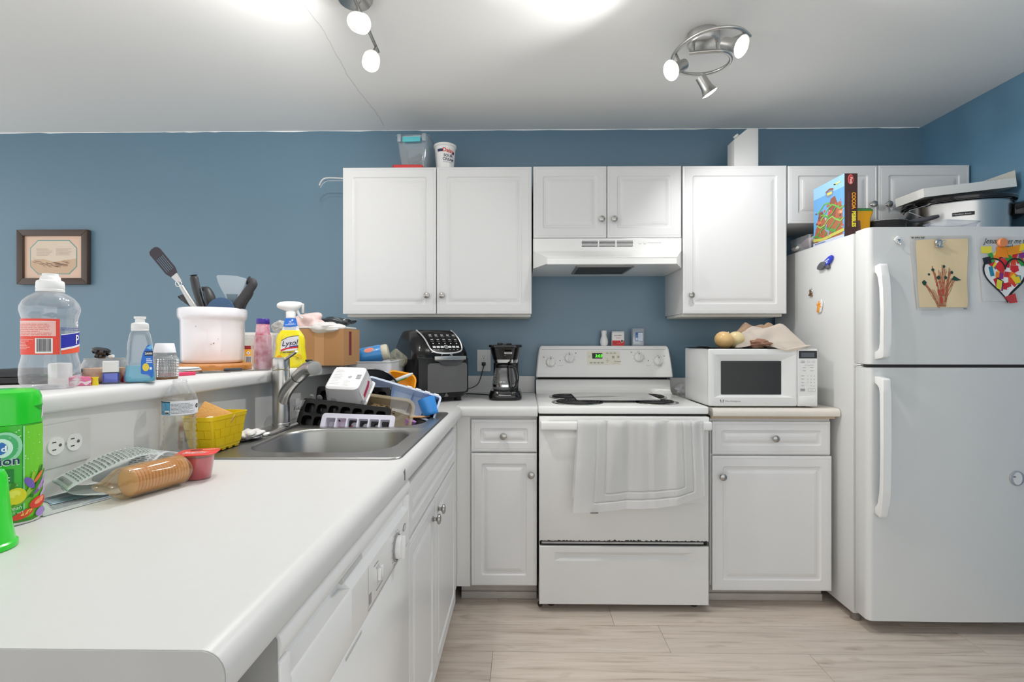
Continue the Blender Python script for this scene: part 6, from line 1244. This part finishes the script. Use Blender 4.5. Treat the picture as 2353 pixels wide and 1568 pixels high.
bm = nb(); lathe(bm, [(.0001, .001), (.09, .001), (.104, .077), (.108, .081), (.106, .083), (.1, .081), (.086, .006), (.0001, .005)], 44, T_(1.668, -.53, FZ)); sk_ = obj('pan_body', bm, mat('skillet_black', (30, 30, 31), .3), t, world=True)
bm = nb(); tube(bm, [(1.668+.1065*math.cos(k*math.pi/20), -.53+.1065*math.sin(k*math.pi/20), FZ+.0825) for k in range(40)], .0022, 6, closed=True); obj('pale_rim', bm, chrome, sk_, world=True)
bm = nb(); tube(bm, smooth_path([(1.742, -.59, FZ+.080), (1.765, -.625, FZ+.078), (1.79, -.655, FZ+.078), (1.818, -.685, FZ+.084)], 5), [.008]*4+[.014]*9+[.012, .011, .008], 10, .7); obj('handle', bm, mat('handle_slate', (58, 62, 68), .4), sk_, world=True)
bm = nb(); tube(bm, [(1.79, -.645, FZ+.082), (1.735, -.62, FZ+.118), (1.737, -.618, FZ+.124), (1.80, -.65, FZ+.142)], .0015, 6); obj('wire_bail', bm, chrome, sk_, world=True)
t = thing('clear_clamshell', 'flat clear plastic clamshell in front of the slow cooker', 'container', (1.84, -.70, FZ))
bm = open_tray(.17, .10, .045, .012, .0012, .012, 4, .006); bm.transform(T_(1.845, -.715, FZ+.0005) @ RZ(8)); obj('shell', bm, clear('clamshell', (240, 242, 246), .16, (206, 212, 222), .06), t, world=True)
t = thing('slow_cooker', 'oval stainless slow cooker with a black lid on the fridge', 'slow cooker', (2.03, -.52, FZ), -26)
def oval(a, b, z, n=56): return [V((a*math.cos(2*math.pi*k/n), b*math.sin(2*math.pi*k/n), z)) for k in range(n)]
bm = nb(); loops(bm, [oval(.180, .125, .001), oval(.186, .132, .008), oval(.191, .137, .04), oval(.196, .142, .160), oval(.198, .144, .164)], True, True); cs_ = obj('steel_body', bm, mat('cooker_steel', (196, 196, 194), .22, 1, bump=(70, .05), stretch=(1, 1, 14)), t)
bm = nb(); loops(bm, [oval(.199, .145, .164), oval(.212, .158, .170), oval(.215, .161, .180), oval(.210, .156, .187), oval(.175, .12, .190), oval(.08, .05, .194), oval(.02, .012, .194)], True, True); obj('black_lid', bm, black_gloss, t)
bm = nb(); tube(bm, oval(.1995, .1455, .161), .003, 6, closed=True); obj('silver_ring', bm, chrome, cs_)
for s in (1,):
    bm = nb(); tube(bm, smooth_path([(s*.19, -.05, .125), (s*.235, -.045, .135), (s*.255, 0, .14), (s*.235, .045, .135), (s*.19, .05, .125)], 5), .014, 10, .8); bx(bm, min(s*.185, s*.235), max(s*.185, s*.235), -.06, .06, .095, .150, .01); obj('side_handle', bm, black_plastic, t)
om = lambda u, v, w_: V((u, -math.sqrt(max(0, 1-(u/.209)**2))*.1495-.0022-w_, v))
art(cs_, [(B(-.05, .094, .026, .110), (26, 26, 28), 0), (('text', 'Hamilton Beach', -.047, .0985, .0095, {'sx': 1.0}), (196, 198, 200), 1)], om, 'brand_plate', du=.01, world=False)
t = thing('bakery_box_lid', 'shallow white bakery box with a clear window tilted on the slow cooker', 'box', (2.0, -.54, 1.89))
Mbk = T_(2.035, -.50, 1.910) @ RY(-6.5) @ Matrix.Diagonal((1, .8, 1, 1)); bm = nb()
for a in ((-.21, .21, -.11, -.108, -.018, .020), (-.21, .21, .108, .11, -.018, .020), (-.21, -.208, -.1078, .1078, -.018, .020), (.208, .21, -.1078, .1078, -.018, .020), (-.21, .21, -.11, .11, -.020, -.018)): bx(bm, *a)
bm.transform(Mbk); bk_ = obj('box_walls', bm, mat('box_white', (236, 235, 230), .5), t, world=True)
bm = nb(); prism(bm, [(-.12, -.105), (.12, -.105), (.19, .0), (.12, .105), (-.12, .105), (-.19, 0)], .0202, .0208, Mbk); bm2 = nb(); obj('window_film', bm, clear('window_film', (245, 245, 240), .12, (226, 226, 216), .06), bk_, world=True); bm2.free()
bm = nb(); bx(bm, .2103, .2118, -.108, .108, -.01, .055); bm.transform(Mbk); obj('lid_flap', bm, clear('flap_film', (240, 240, 232), .45, (230, 228, 214), .1), bk_, world=True)
t = thing('saucepan', 'black-handled saucepan behind the slow cooker at the right wall', 'pan', (2.16, -.25, FZ))
bm = nb(); lathe(bm, [(.0001, .0005), (.09, .0005), (.095, .01), (.098, .122), (.1, .124), (.094, .124), (.09, .012), (.0001, .006)], 36, T_(2.12, -.26, FZ)); obj('pan_body', bm, mat('skillet_black', (30, 30, 31), .3), t, world=True)
t = thing('deli_container', 'clear lidded box with a white-capped bottle inside on the fridge back corner', 'container', (1.49, -.28, FZ))
bm = open_tray(.11, .19, .072, .014, .0012, .006, 4, .004); bm.transform(T_(1.484, -.275, FZ+.0005)); dc = obj('clear_box', bm, clear('deli_clear', (238, 240, 242), .14, (206, 208, 212), .06), t, world=True)
t = thing('small_bottle', 'little mauve bottle with a white cap lying in the clear box on the fridge', 'bottle', (1.475, -.30, FZ+.01))
Mq_ = frame_to((1.465, -.262, FZ+.034), (.02, -.09, .035)); bm = nb(); lathe(bm, [(.0001, 0), (.018, 0), (.022, .005), (.022, .045), (.012, .058), (.012, .062)], 24, Mq_); obj('bottle_body', bm, mat('mauve', (176, 150, 158), .4), t, world=True)
bm = nb(); lathe(bm, [(.0135, .06), (.0145, .062), (.0145, .078), (.013, .08), (.0001, .08)], 22, Mq_); obj('cap', bm, white_plastic, t, world=True)
t = thing('white_wrapper', 'crumpled white wrapper in the clear box on the fridge', 'wrapper', (1.46, -.34, FZ))
bm = bag_mesh(1.463, -.225, FZ+.004, .032, .05, .022, 33, .5); obj('wrapper', bm, mat('rag_white', (222, 220, 216), .9), t, world=True, ang=80)

# ================================================================ FRIDGE MAGNETS AND PAPERS
FY = -.8262
t = thing('adhesive_hook', 'small white diamond hook on the freezer door left of the drawings', 'hook', (1.534, FY, 1.622))
bm = nb(); Mh = fm((1.534, FY, 1.624), (1, 0, 0), (0, 0, 1)); prism(bm, rr(.026, .026, .006), 0, .005, Mh @ RZ(45), .0015); obj('pad', bm, white_plastic, t, world=True)
bm = nb(); prism(bm, [(-.008, .002), (.008, .002), (.004, -.010), (-.004, -.010)], .005, .008, Mh, .001); tube(bm, [Mh @ V(p) for p in ((0, -.008, .007), (0, -.018, .007), (.001, -.022, .012), (.004, -.018, .016))], .0022, 8); obj('hook', bm, chrome, t, world=True)
def pinned(parent_name, label, x0, x1, z0, z1, xb0, xb1, curl, matl):
    t = thing(parent_name, label, 'drawing', ((x0+x1)/2, FY, z0))
    W_, H_ = x1-x0, z1-z0
    def P(u, v, w_=0):
        f = v; xa = xb0+(x0-xb0)*min(1, f*1.15+.0)-.0; xb = xb1+(x1-xb1)*f
        return V((xa+(xb-xa)*u, FY-.0012-curl*(1-f)**2*(1-u)*.8-.003*math.sin(u*5+f*4)**2-w_, z0+H_*v))
    bm = nb(); sheet(bm, lambda u, v: P(u, v), 24, 24, .0004); o = obj('paper_sheet', bm, matl, t, world=True); return t, o, P
t, o, P = pinned('apple_tree_drawing', "child's apple tree handprint drawing on buff paper on the freezer door", 1.584, 1.829, 1.337, 1.641, 1.610, 1.826, .006, mat('drawing_white', (240, 240, 237), .6))
buff = (226, 204, 164)
items = [([(.04, .03), (.93, .03), (.955, .10), (.94, .40), (.95, .955), (.52, .95), (.30, .945), (.09, .93), (.075, .6), (.04, .25)], buff, 0)]
dr_ = [(.40, .02), (.42, .07), (.40, .18), (.30, .27), (.17, .34)]
br = [(168, 96, 62), (180, 112, 76), (150, 84, 56)]
rd = random.Random(20)
for base_, tip in (((.40, .10), (.17, .36)), ((.42, .12), (.22, .33)), ((.44, .26), (.36, .52)), ((.45, .26), (.33, .57)), ((.47, .26), (.45, .52)), ((.48, .26), (.50, .59)), ((.50, .26), (.56, .54)), ((.51, .26), (.64, .52)), ((.52, .22), (.66, .42)), ((.53, .20), (.70, .39)), ((.54, .18), (.62, .55))):
    for k in range(4):
        j = lambda a: a+rd.uniform(-.022, .022)
        items.append((stroke([(j(base_[0]), base_[1]-.08), (j((base_[0]+tip[0])/2), j((base_[1]+tip[1])/2-.02)), (j(tip[0]), j(tip[1]))], .0075), rd.choice(br), 1))
for k in range(14): x = .39+k*.0115; items.append((stroke([(x, .04), (x+rd.uniform(-.012, .012), .14), (x+(x-.46)*1.1+rd.uniform(-.02, .02), .27)], .007), rd.choice(br), 1))
items += [(stroke([(.37, .055), (.54, .05)], .006), br[0], 1)]
for u, v, a in ((.17, .36, .042), (.34, .535, .026), (.27, .475, .02), (.53, .58, .024), (.43, .43, .032), (.55, .43, .028), (.665, .50, .026)): items += [([(u+a*(1+.12*math.sin(k*5))*math.cos(k), v+a*.8*(1+.1*math.cos(k*4))*math.sin(k)) for k in [i*2*math.pi/24 for i in range(24)]], (30, 66, 56), 2)]
items += [([(.65, .40), (.70, .455), (.80, .41), (.84, .40), (.74, .385)], (34, 70, 62), 2)]
for u, v, a, b in ((.46, .13, .03, .05), (.43, .24, .02, .035), (.50, .24, .018, .04), (.40, .33, .018, .018), (.44, .37, .012, .025), (.51, .36, .012, .016), (.48, .31, .01, .01)): items.append((E(u, v, a, b, 12), (190, 66, 58), 2))
items += [(('text', '"MY APPLE TREE"', .005, .958, .030, {'bold': .03, 'sx': 1.0}), (40, 38, 34), 3), (('text', 'LAYLA', .86, .004, .022, {'bold': .03}), (60, 58, 54), 3)]
art(o, items, lambda u, v, w_: P(u, v, w_+.0009), 'crayon_drawing', du=.045, dv=.045, rough=.7)
def clip(name, label, p, n_, up, m=None):
    t = thing(name, label, 'magnet', p); M = fm(p, n_, up)   # local w = outwards
    bm = nb(); lathe(bm, [(.013, .001), (.0135, .003), (.011, .006), (.006, .0065), (.0001, .0065)], 24, M, cap=False); tube(bm, [M @ V((.0105*math.cos(k*.524), .0105*math.sin(k*.524), .007)) for k in range(12)], .0018, 6, closed=True); obj('round_magnet', bm, chrome, t, world=True)
    bm = nb(); prism(bm, [(-.014, -.020), (.014, -.024), (.014, -.018), (-.014, -.013)], .003, .009, M, .001); prism(bm, [(-.004, -.016), (.004, -.018), (.012, .004), (.006, .008)], .006, .012, M, .001); tube(bm, [M @ V(q) for q in ((.006, .0, .010), (.016, .006, .016), (.018, .002, .018), (.008, -.006, .012))], .0016, 6); obj('spring_jaw', bm, m or chrome, t, world=True)
clip('clip_magnet', 'round chrome clip magnet holding the apple tree drawing', (1.693, FY-.006, 1.612), (1, 0, 0), (0, 0, 1))
t, o, P = pinned('heart_craft', 'white craft page with a paper mosaic heart, right of the apple tree drawing', 1.854, 2.085, 1.371, 1.638, 1.872, 2.085, .010, mat('page_white', (246, 247, 248), .6))
Hc_ = lambda s: (.5*0+.455+.40*(16*math.sin(s)**3)/16, .375+.37*(13*math.cos(s)-5*math.cos(2*s)-2*math.cos(3*s)-math.cos(4*s))/16)
hp = [Hc_(2*math.pi*k/60) for k in range(60)]
items = [(hp, (34, 32, 32), 0), ([(.455+(u-.455)*.93, .375+(v-.375)*.93+.004) for u, v in hp], (236, 236, 234), 1)]
rd = random.Random(31); cols = [(212, 38, 44), (206, 32, 40), (196, 44, 50), (240, 130, 26), (238, 206, 40), (226, 216, 70), (130, 44, 130), (30, 130, 164), (52, 150, 66), (34, 34, 44), (214, 54, 54), (224, 70, 40), (200, 30, 44)]
def inside(u, v): return any((abs((u-.455)/.40) < .9*abs(math.sin(s)**3)+.02 and v < .375+.37*(13*math.cos(s)-5*math.cos(2*s)-2*math.cos(3*s)-math.cos(4*s))/16+.03 and v > .375+.37*(13*math.cos(math.pi-s*.0)-0)/16-1) for s in (0,)) or True
from math import atan2
k = 0
while k < 44:
    u, v = rd.uniform(.08, .83), rd.uniform(.02, .72)
    x, y = (u-.455)/.36, (v-.41)/.34
    if (x*x+y*y-1)**3-x*x*y**3 > -.07: continue
    a = rd.uniform(0, 3.14); L1, L2 = rd.uniform(.05, .085), rd.uniform(.035, .055); c0, s0 = math.cos(a), math.sin(a)
    items.append(([(u+x*c0-y*s0, v+x*s0+y*c0) for x, y in ((-L1, -L2), (L1, -L2), (L1, L2), (-L1, L2))], cols[k % len(cols)], 2+k % 9)); k += 1
items += [(stroke(hp+hp[:2], .024), (30, 28, 28), 11)]
items += [(B(.06, .735, .24, .84), (226, 214, 70), 2), ([(.30, .68), (.53, .66), (.50, .83), (.32, .83)], (242, 140, 20), 12), ([(.53, .70), (.78, .74), (.72, .86), (.50, .82)], (240, 150, 26), 13), ([(.72, .76), (1.0, .84), (.99, .93), (.74, .87)], (240, 210, 40), 13), ([(.40, .06), (.62, .12), (.66, -.02), (.50, -.03)], (196, 60, 62), 13),
          (('text', 'Jesus', .11, .885, .115, {'shear': .35, 'sx': .95}), (36, 34, 34), 2), (('text', 'loves me to', .42, .885, .105, {'shear': .35, 'sx': .88}), (36, 34, 34), 2), (('text', 'pieces!', .36, .80, .10, {'shear': .35, 'sx': .9}), (36, 34, 34), 1)]
art(o, items, lambda u, v, w_: P(u, v, w_+.0009), 'mosaic_heart', du=.045, dv=.045, rough=.6, eps=.00018)
t = thing('orange_magnet', 'round orange magnet pinning the heart page to the freezer door', 'magnet', (1.949, FY, 1.609))
bm = nb(); lathe(bm, [(.018, .005), (.0188, .007), (.0188, .013), (.0165, .0165), (.0001, .017)], 28, frame_to((1.949, FY-.001, 1.609), (0, -1, 0))); obj('disc', bm, mat('magnet_orange', (226, 138, 88), .45), t, world=True)
SX = 1.4180
t = thing('blue_clip_magnet', 'blue and grey plastic clip magnet high on the fridge side', 'magnet', (SX, -.54, 1.575))
Mn = fm((SX, -.545, 1.572), (0, -1, 0), (0, 0, 1)) @ RZ(14); bm = nb(); prism(bm, [(-.006, -.014), (.03, -.012), (.05, .0), (.056, .012), (.05, .020), (.03, .021), (-.006, .014)], .004, .014, Mn, .003); obj('blue_half', bm, mat('royal_blue', (22, 52, 200), .25, coat=.3), t, world=True)
bm = nb(); prism(bm, [(x-.03, y) for x, y in E(0, 0, .036, .016, 20)], .004, .016, Mn, .003); prism(bm, [(-.004, -.03), (.02, -.03), (.016, -.008), (-.006, -.008)], .002, .012, Mn, .002); obj('grey_half', bm, mat('clip_grey', (92, 94, 100), .5), t, world=True)
art(t, [(B(.0, .004, .034, .009), (206, 220, 248), 0), (E(.016, -.002, .006, .004, 12), (206, 220, 248), 0)], flat(Mn @ T_(0, 0, .014)), 'white_logo')
clip('bulldog_magnet', 'small bronze bulldog clip magnet alone on the fridge side', (SX, -.412, 1.453), (0, -1, 0), (0, 0, 1), mat('bronze', (140, 104, 70), .4, .5))
t = thing('flower_magnet', 'orange and white sculpted magnet low on the fridge side', 'magnet', (SX, -.49, 1.377))
Mw = fm((SX, -.488, 1.378), (0, -1, 0), (0, 0, 1)); bm = nb()
for a in range(6): lathe(bm, [(.0001, .002), (.009, .002), (.010, .007), (.0001, .012)], 12, Mw @ RZ(a*60-20) @ T_(.011, 0, 0) @ Matrix.Diagonal((1.3, .8, 1, 1)))
prism(bm, [(-.020, -.030), (-.002, -.034), (.006, -.006), (-.014, -.004)], .002, .010, Mw, .003); obj('orange_petals', bm, mat('petal_orange', (240, 158, 52), .4), t, world=True)
bm = nb(); prism(bm, [(.0, -.036), (.014, -.030), (.022, -.008), (.026, .016), (.016, .030), (.004, .026), (.004, -.004)], .002, .009, Mw, .003); obj('white_body', bm, mat('magnet_white', (232, 232, 230), .4), t, world=True)

# ================================================================ ON TOP OF THE WALL CABINETS
UZ = 2.1045
t = thing('clear_storage_bin', 'clear plastic bin with a teal latch on top of the left wall cabinet', 'storage bin', (-.575, -.20, UZ), -4)
bm = open_tray(.168, .20, .178, .018, .0018, .020, 5, .007); obj('bin_shell', bm, clear('bin_clear', (232, 238, 242), .20, (190, 202, 210), .06), t, ang=40)
bm = nb(); bx(bm, -.045, .05, -.121, -.110, .136, .162, .003); obj('teal_latch', bm, mat('teal_latch', (92, 196, 204), .4), t)
for x in (-.064, .067):
    bm = nb(); bx(bm, x-.010, x+.010, -.117, -.100, .140, .180, .003); obj('corner_clip', bm, clear('clip_clear', (225, 232, 238), .5, (190, 204, 214), .1), t)
t = thing('stored_gadget', 'dark gadget lying inside the clear storage bin', 'gadget', (-.575, -.20, UZ+.004))
bm = nb(); obox(bm, T_(-.575, -.22, UZ+.068) @ RY(-24), .085, .05, .05, .010); tube(bm, [(-.60, -.25, UZ+.05), (-.525, -.26, UZ+.078)], .006, 8); obj('gadget_body', bm, mat('slate_gadget', (74, 92, 106), .4), t, world=True)
t = thing('red_lid', 'flat red plastic lid at the front edge under the clear bin', 'lid', (-.60, -.285, UZ))
bm = nb(); loft(bm, [(.155, .055, .012, 0), (.160, .058, .014, .004), (.160, .058, .014, .020), (.14, .045, .012, .024)], 5, T_(-.605, -.277, UZ)); obj('lid', bm, mat('lid_red', (208, 44, 40), .4), t, world=True)
t = thing('sour_cream_tub', 'white sour cream tub with blue lettering on top of the wall cabinet', 'tub', (-.419, -.235, UZ))
bm = nb(); lathe(bm, [(.043, 0), (.045, .002), (.0555, .128), (.058, .130), (.0605, .132), (.0605, .142), (.058, .144), (.0001, .144)], 40); sc2 = obj('tub_body', bm, mat('tub_glossy_white', (238, 238, 236), .25), t)
nv = (36, 40, 84); tr_ = lambda v: .0452+(v-.002)*.0833
items = [(B(-.038, .098, -.008, .112), nv, 0), (B(.045, .088, .06, .100), nv, 0), (('text', 'Daisy', -.010, .098, .028, {'bold': .025, 'rot': -6}), (214, 64, 52), 1), (('text', 'SOUR', -.004, .072, .0195, {'bold': .02, 'rot': -3}), nv, 0), (('text', 'CREAM', -.009, .053, .0195, {'bold': .02, 'rot': -3}), nv, 0), (('text', 'Pure & Natural', -.004, .042, .008), (120, 124, 150), 0)]+lines(-.058, -.044, .03, .1, 10, (150, 152, 160), 0, .3)
art(sc2, items, cyl(tr_, 4), 'label', du=.006, world=False)
t = thing('white_carton', 'plain white carton with a slanted top on the cabinet right of the hood', 'carton', (1.172, -.21, UZ))
bm = nb(); prism(bm, [(-.065, 0), (.062, 0), (.062, .226), (.008, .226), (-.064, .168)], -.045, .045, fm((1.172, -.20, UZ), (1, 0, 0), (0, 0, 1)), .002); wc_ = obj('carton_body', bm, mat('carton_white', (232, 232, 230), .5), t, world=True)
bm = nb(); lathe(bm, [(.014, 0), (.014, .012), (.0001, .012)], 18, frame_to((1.135, -.21, UZ+.193), (-.6, 0, .8))); obj('spout_cap', bm, white_plastic, wc_, world=True)

# ================================================================ ON THE STOVE CONSOLE
KZ = 1.1836
t = thing('salt_shaker', 'white curvy ceramic salt shaker on the stove console', 'shaker', (.456, -.042, KZ))
bm = nb(); lathe(bm, [(.015, 0), (.0205, .006), (.0225, .022), (.020, .040), (.0145, .056), (.0145, .062), (.016, .080), (.0145, .086), (.0001, .088)], 28); obj('shaker_body', bm, mat('ceramic_white', (236, 236, 236), .2), t)
t = thing('spice_tin', 'red and white spice tin in the middle of the stove console', 'tin', (.533, -.042, KZ))
bm = nb(); bx(bm, -.0345, .0345, -.02, .02, 0, .078, .004); tn = obj('tin_body', bm, mat('tin_white', (232, 232, 232), .35), t)
art(tn, [(B(-.034, .001, .034, .030), (204, 36, 40), 0), (E(.021, .026, .008, .009), (244, 236, 232), 1), (E(.021, .026, .006, .007), (60, 40, 40), 2), (B(-.024, .010, -.011, .020), (160, 50, 60), 1), (('text', 'BLACK PEPPER', -.022, .055, .0085, {'bold': .02, 'sx': .72}), (120, 40, 44), 0), (B(-.014, .046, .016, .048), (220, 120, 120), 0), (B(-.014, .040, .010, .042), (220, 140, 140), 0), (B(-.008, .012, .014, .013), (236, 150, 150), 1)], lambda u, v, w_: V((u, -.0203-w_, v)), 'tin_print', world=False)
bm = nb(); bx(bm, -.0345, .0345, -.0195, .0195, .0785, .082, .002); obj('tin_lid', bm, white_plastic, t)
t = thing('toothpick_box', 'clear box with a blue-edged label, rightmost on the stove console', 'container', (.647, -.042, KZ))
bm = nb(); loft(bm, [(.066, .036, .006, 0), (.068, .038, .007, .003), (.070, .038, .007, .094), (.066, .034, .006, .098)], 4); tbx = obj('box_shell', bm, clear('grey_clear', (224, 232, 240), .45, (196, 206, 216), .08), t)
bm = nb(); bx(bm, -.030, .030, -.015, .015, .003, .045, .004); obj('salt_fill', bm, mat('salt_white', (238, 238, 238), .8), tbx)
art(tbx, [(B(-.018, .026, .026, .076), (92, 130, 180), 0), (B(-.002, .028, .024, .073), (222, 230, 240), 1), (B(-.015, .030, -.005, .045), (222, 230, 240), 1), (B(-.015, .062, -.005, .072), (60, 90, 150), 1)]+lines(.0, .022, .036, .066, 6, (150, 170, 200), 2, .3), lambda u, v, w_: V((u, -.0198-w_, v)), 'label', world=False)

# ================================================================ ON AND BESIDE THE MICROWAVE
MZ = 1.1735
t = thing('dark_cloth', 'thin dark brown cloth spread on top of the microwave', 'cloth', (1.0, -.47, MZ))
bm = nb(); sheet(bm, lambda u, v: V((.828+.40*u, -.615+.28*v, MZ+.001+.010*math.exp(-((u-.0)/.05)**2)*(1-v)+.016*math.exp(-((u-.56)/.10)**2)*math.exp(-(v/.22)**2)+.003*math.sin(u*17+v*5)**2)), 60, 20, .003); obj('cloth', bm, mat('dark_brown_cloth', (44, 34, 36), .85), t, world=True)
on = mat('onion_skin', (222, 184, 124), .3, var=.16, varscale=5, stretch=(1, 1, .3), coat=.2)
for k, (x, y, r_, lab, ax_) in enumerate(((.938, -.54, .0435, 'yellow onion with papery skin at the left on the microwave', (.55, .25, .75)), (1.003, -.515, .042, 'paler yellow onion tucked half under the beige towel', (.3, .75, .5)))):
    t = thing('onion', lab, 'onion', (x, y, MZ+.004), 0, 'onions on the microwave')
    M = frame_to((x, y, MZ+.004+.036), ax_); bm = nb(); lathe(bm, [(.0001, -r_*.88)]+[(r_*math.cos(R(a)), r_*.88*math.sin(R(a))) for a in range(-80, 71, 10)]+[(.009, r_*.90), (.004, r_*.98), (.005, r_*1.08), (.0001, r_*1.08)], 28, M, ribs=9, ribamp=.008); obj('bulb', bm, [on, mat('onion_pale', (226, 207, 156), .3, var=.12, varscale=5)][k], t, world=True, ang=70)
from mathutils import noise as NZ
def pile(name, label, cx, cy, sx, sy, hz, m, seed, rot=0, thick=.004, fn=None, cat='towel'):
    t = thing(name, label, cat, (cx, cy, MZ))
    c0, s0 = math.cos(R(rot)), math.sin(R(rot))
    def f(u, v):
        x, y = (u-.5)*sx, (v-.5)*sy; n = NZ.noise(V((u*3.2+seed, v*3.2, seed)))*.5+.10*math.sin(v*19+u*5+3*NZ.noise(V((u*3, v*3, seed+2))))+.05*math.sin(u*23-v*12+seed)
        e = min(u, 1-u, v, 1-v); h = hz*(min(1, e*3.0)**.6)*(.80+.6*n)
        if fn: h = fn(u, v, h)
        edge = .010*NZ.noise(V((u*7, v*7, seed+5)))
        return V((cx+x*c0-y*s0+edge, cy+x*s0+y*c0+edge, MZ+.005+max(h, 0)))
    bm = nb(); sheet(bm, f, 44, 34, thick); obj('cloth', bm, m, t, world=True, ang=80); return t
beige = mat('beige_terry', (244, 235, 224), .95, spec=.1, bump=(380, .4, .0015))
tan_ = mat('tan_terry', (214, 186, 158), .95, spec=.1, bump=(380, .4, .0015))
pile('tan_towel', 'tan folded towel at the back of the heap on the microwave', 1.14, -.42, .25, .16, .135, tan_, 2.0, -12)
def drape(u, v, h):
    return h if v > .16 else h*(v/.16)
pile('beige_towel', 'beige terry dish towel heaped in front on the microwave', 1.155, -.49, .31, .19, .115, beige, 7.3, -12)
t = thing('towel_corner', 'beige towel corner hanging over the microwave front edge', 'towel', (1.17, -.62, 1.14))
bm = nb()
def cor(u, v):
    x = 1.085+.19*u+.02*v; zed = .012-.035*v*(1-abs(u-.48)*1.9)
    y = -.575-.052*min(v*1.6, 1)-.003*math.sin(u*9)
    return V((x, y, MZ+.006+(zed if v > .3 else .012-.006*v/.3)))
sheet(bm, cor, 30, 18, .004); obj('cloth', bm, beige, t, world=True, ang=80)
t = thing('brown_mitt', 'crumpled brown oven mitt under the beige towel', 'oven mitt', (1.075, -.585, MZ))
bm = bag_mesh(1.085, -.588, MZ+.004, .045, .022, .020, 17, .5); obj('mitt', bm, mat('mitt_brown', (152, 112, 92), .9, var=.15, varscale=30), t, world=True, ang=80)
t = thing('black_strap', 'black rounded strap end sticking out behind the towels', 'strap', (1.245, -.45, MZ))
bm = nb(); tube(bm, smooth_path([(1.20, -.44, MZ+.05), (1.238, -.445, MZ+.052), (1.252, -.45, MZ+.035), (1.25, -.45, MZ+.008)], 4), .008, 8, .6); obj('strap', bm, black_plastic, t, world=True)
t = thing('plastic_wrap_pack', 'clear crinkled plastic pack squeezed between stove and microwave', 'plastic bag', (.835, -.14, .9065))
bm = bag_mesh(.872, -.15, .9072, .032, .085, .036, 44, .35); obj('pack', bm, clear('crinkled_clear', (236, 238, 240), .30, (206, 208, 210), .08), t, world=True, ang=60)
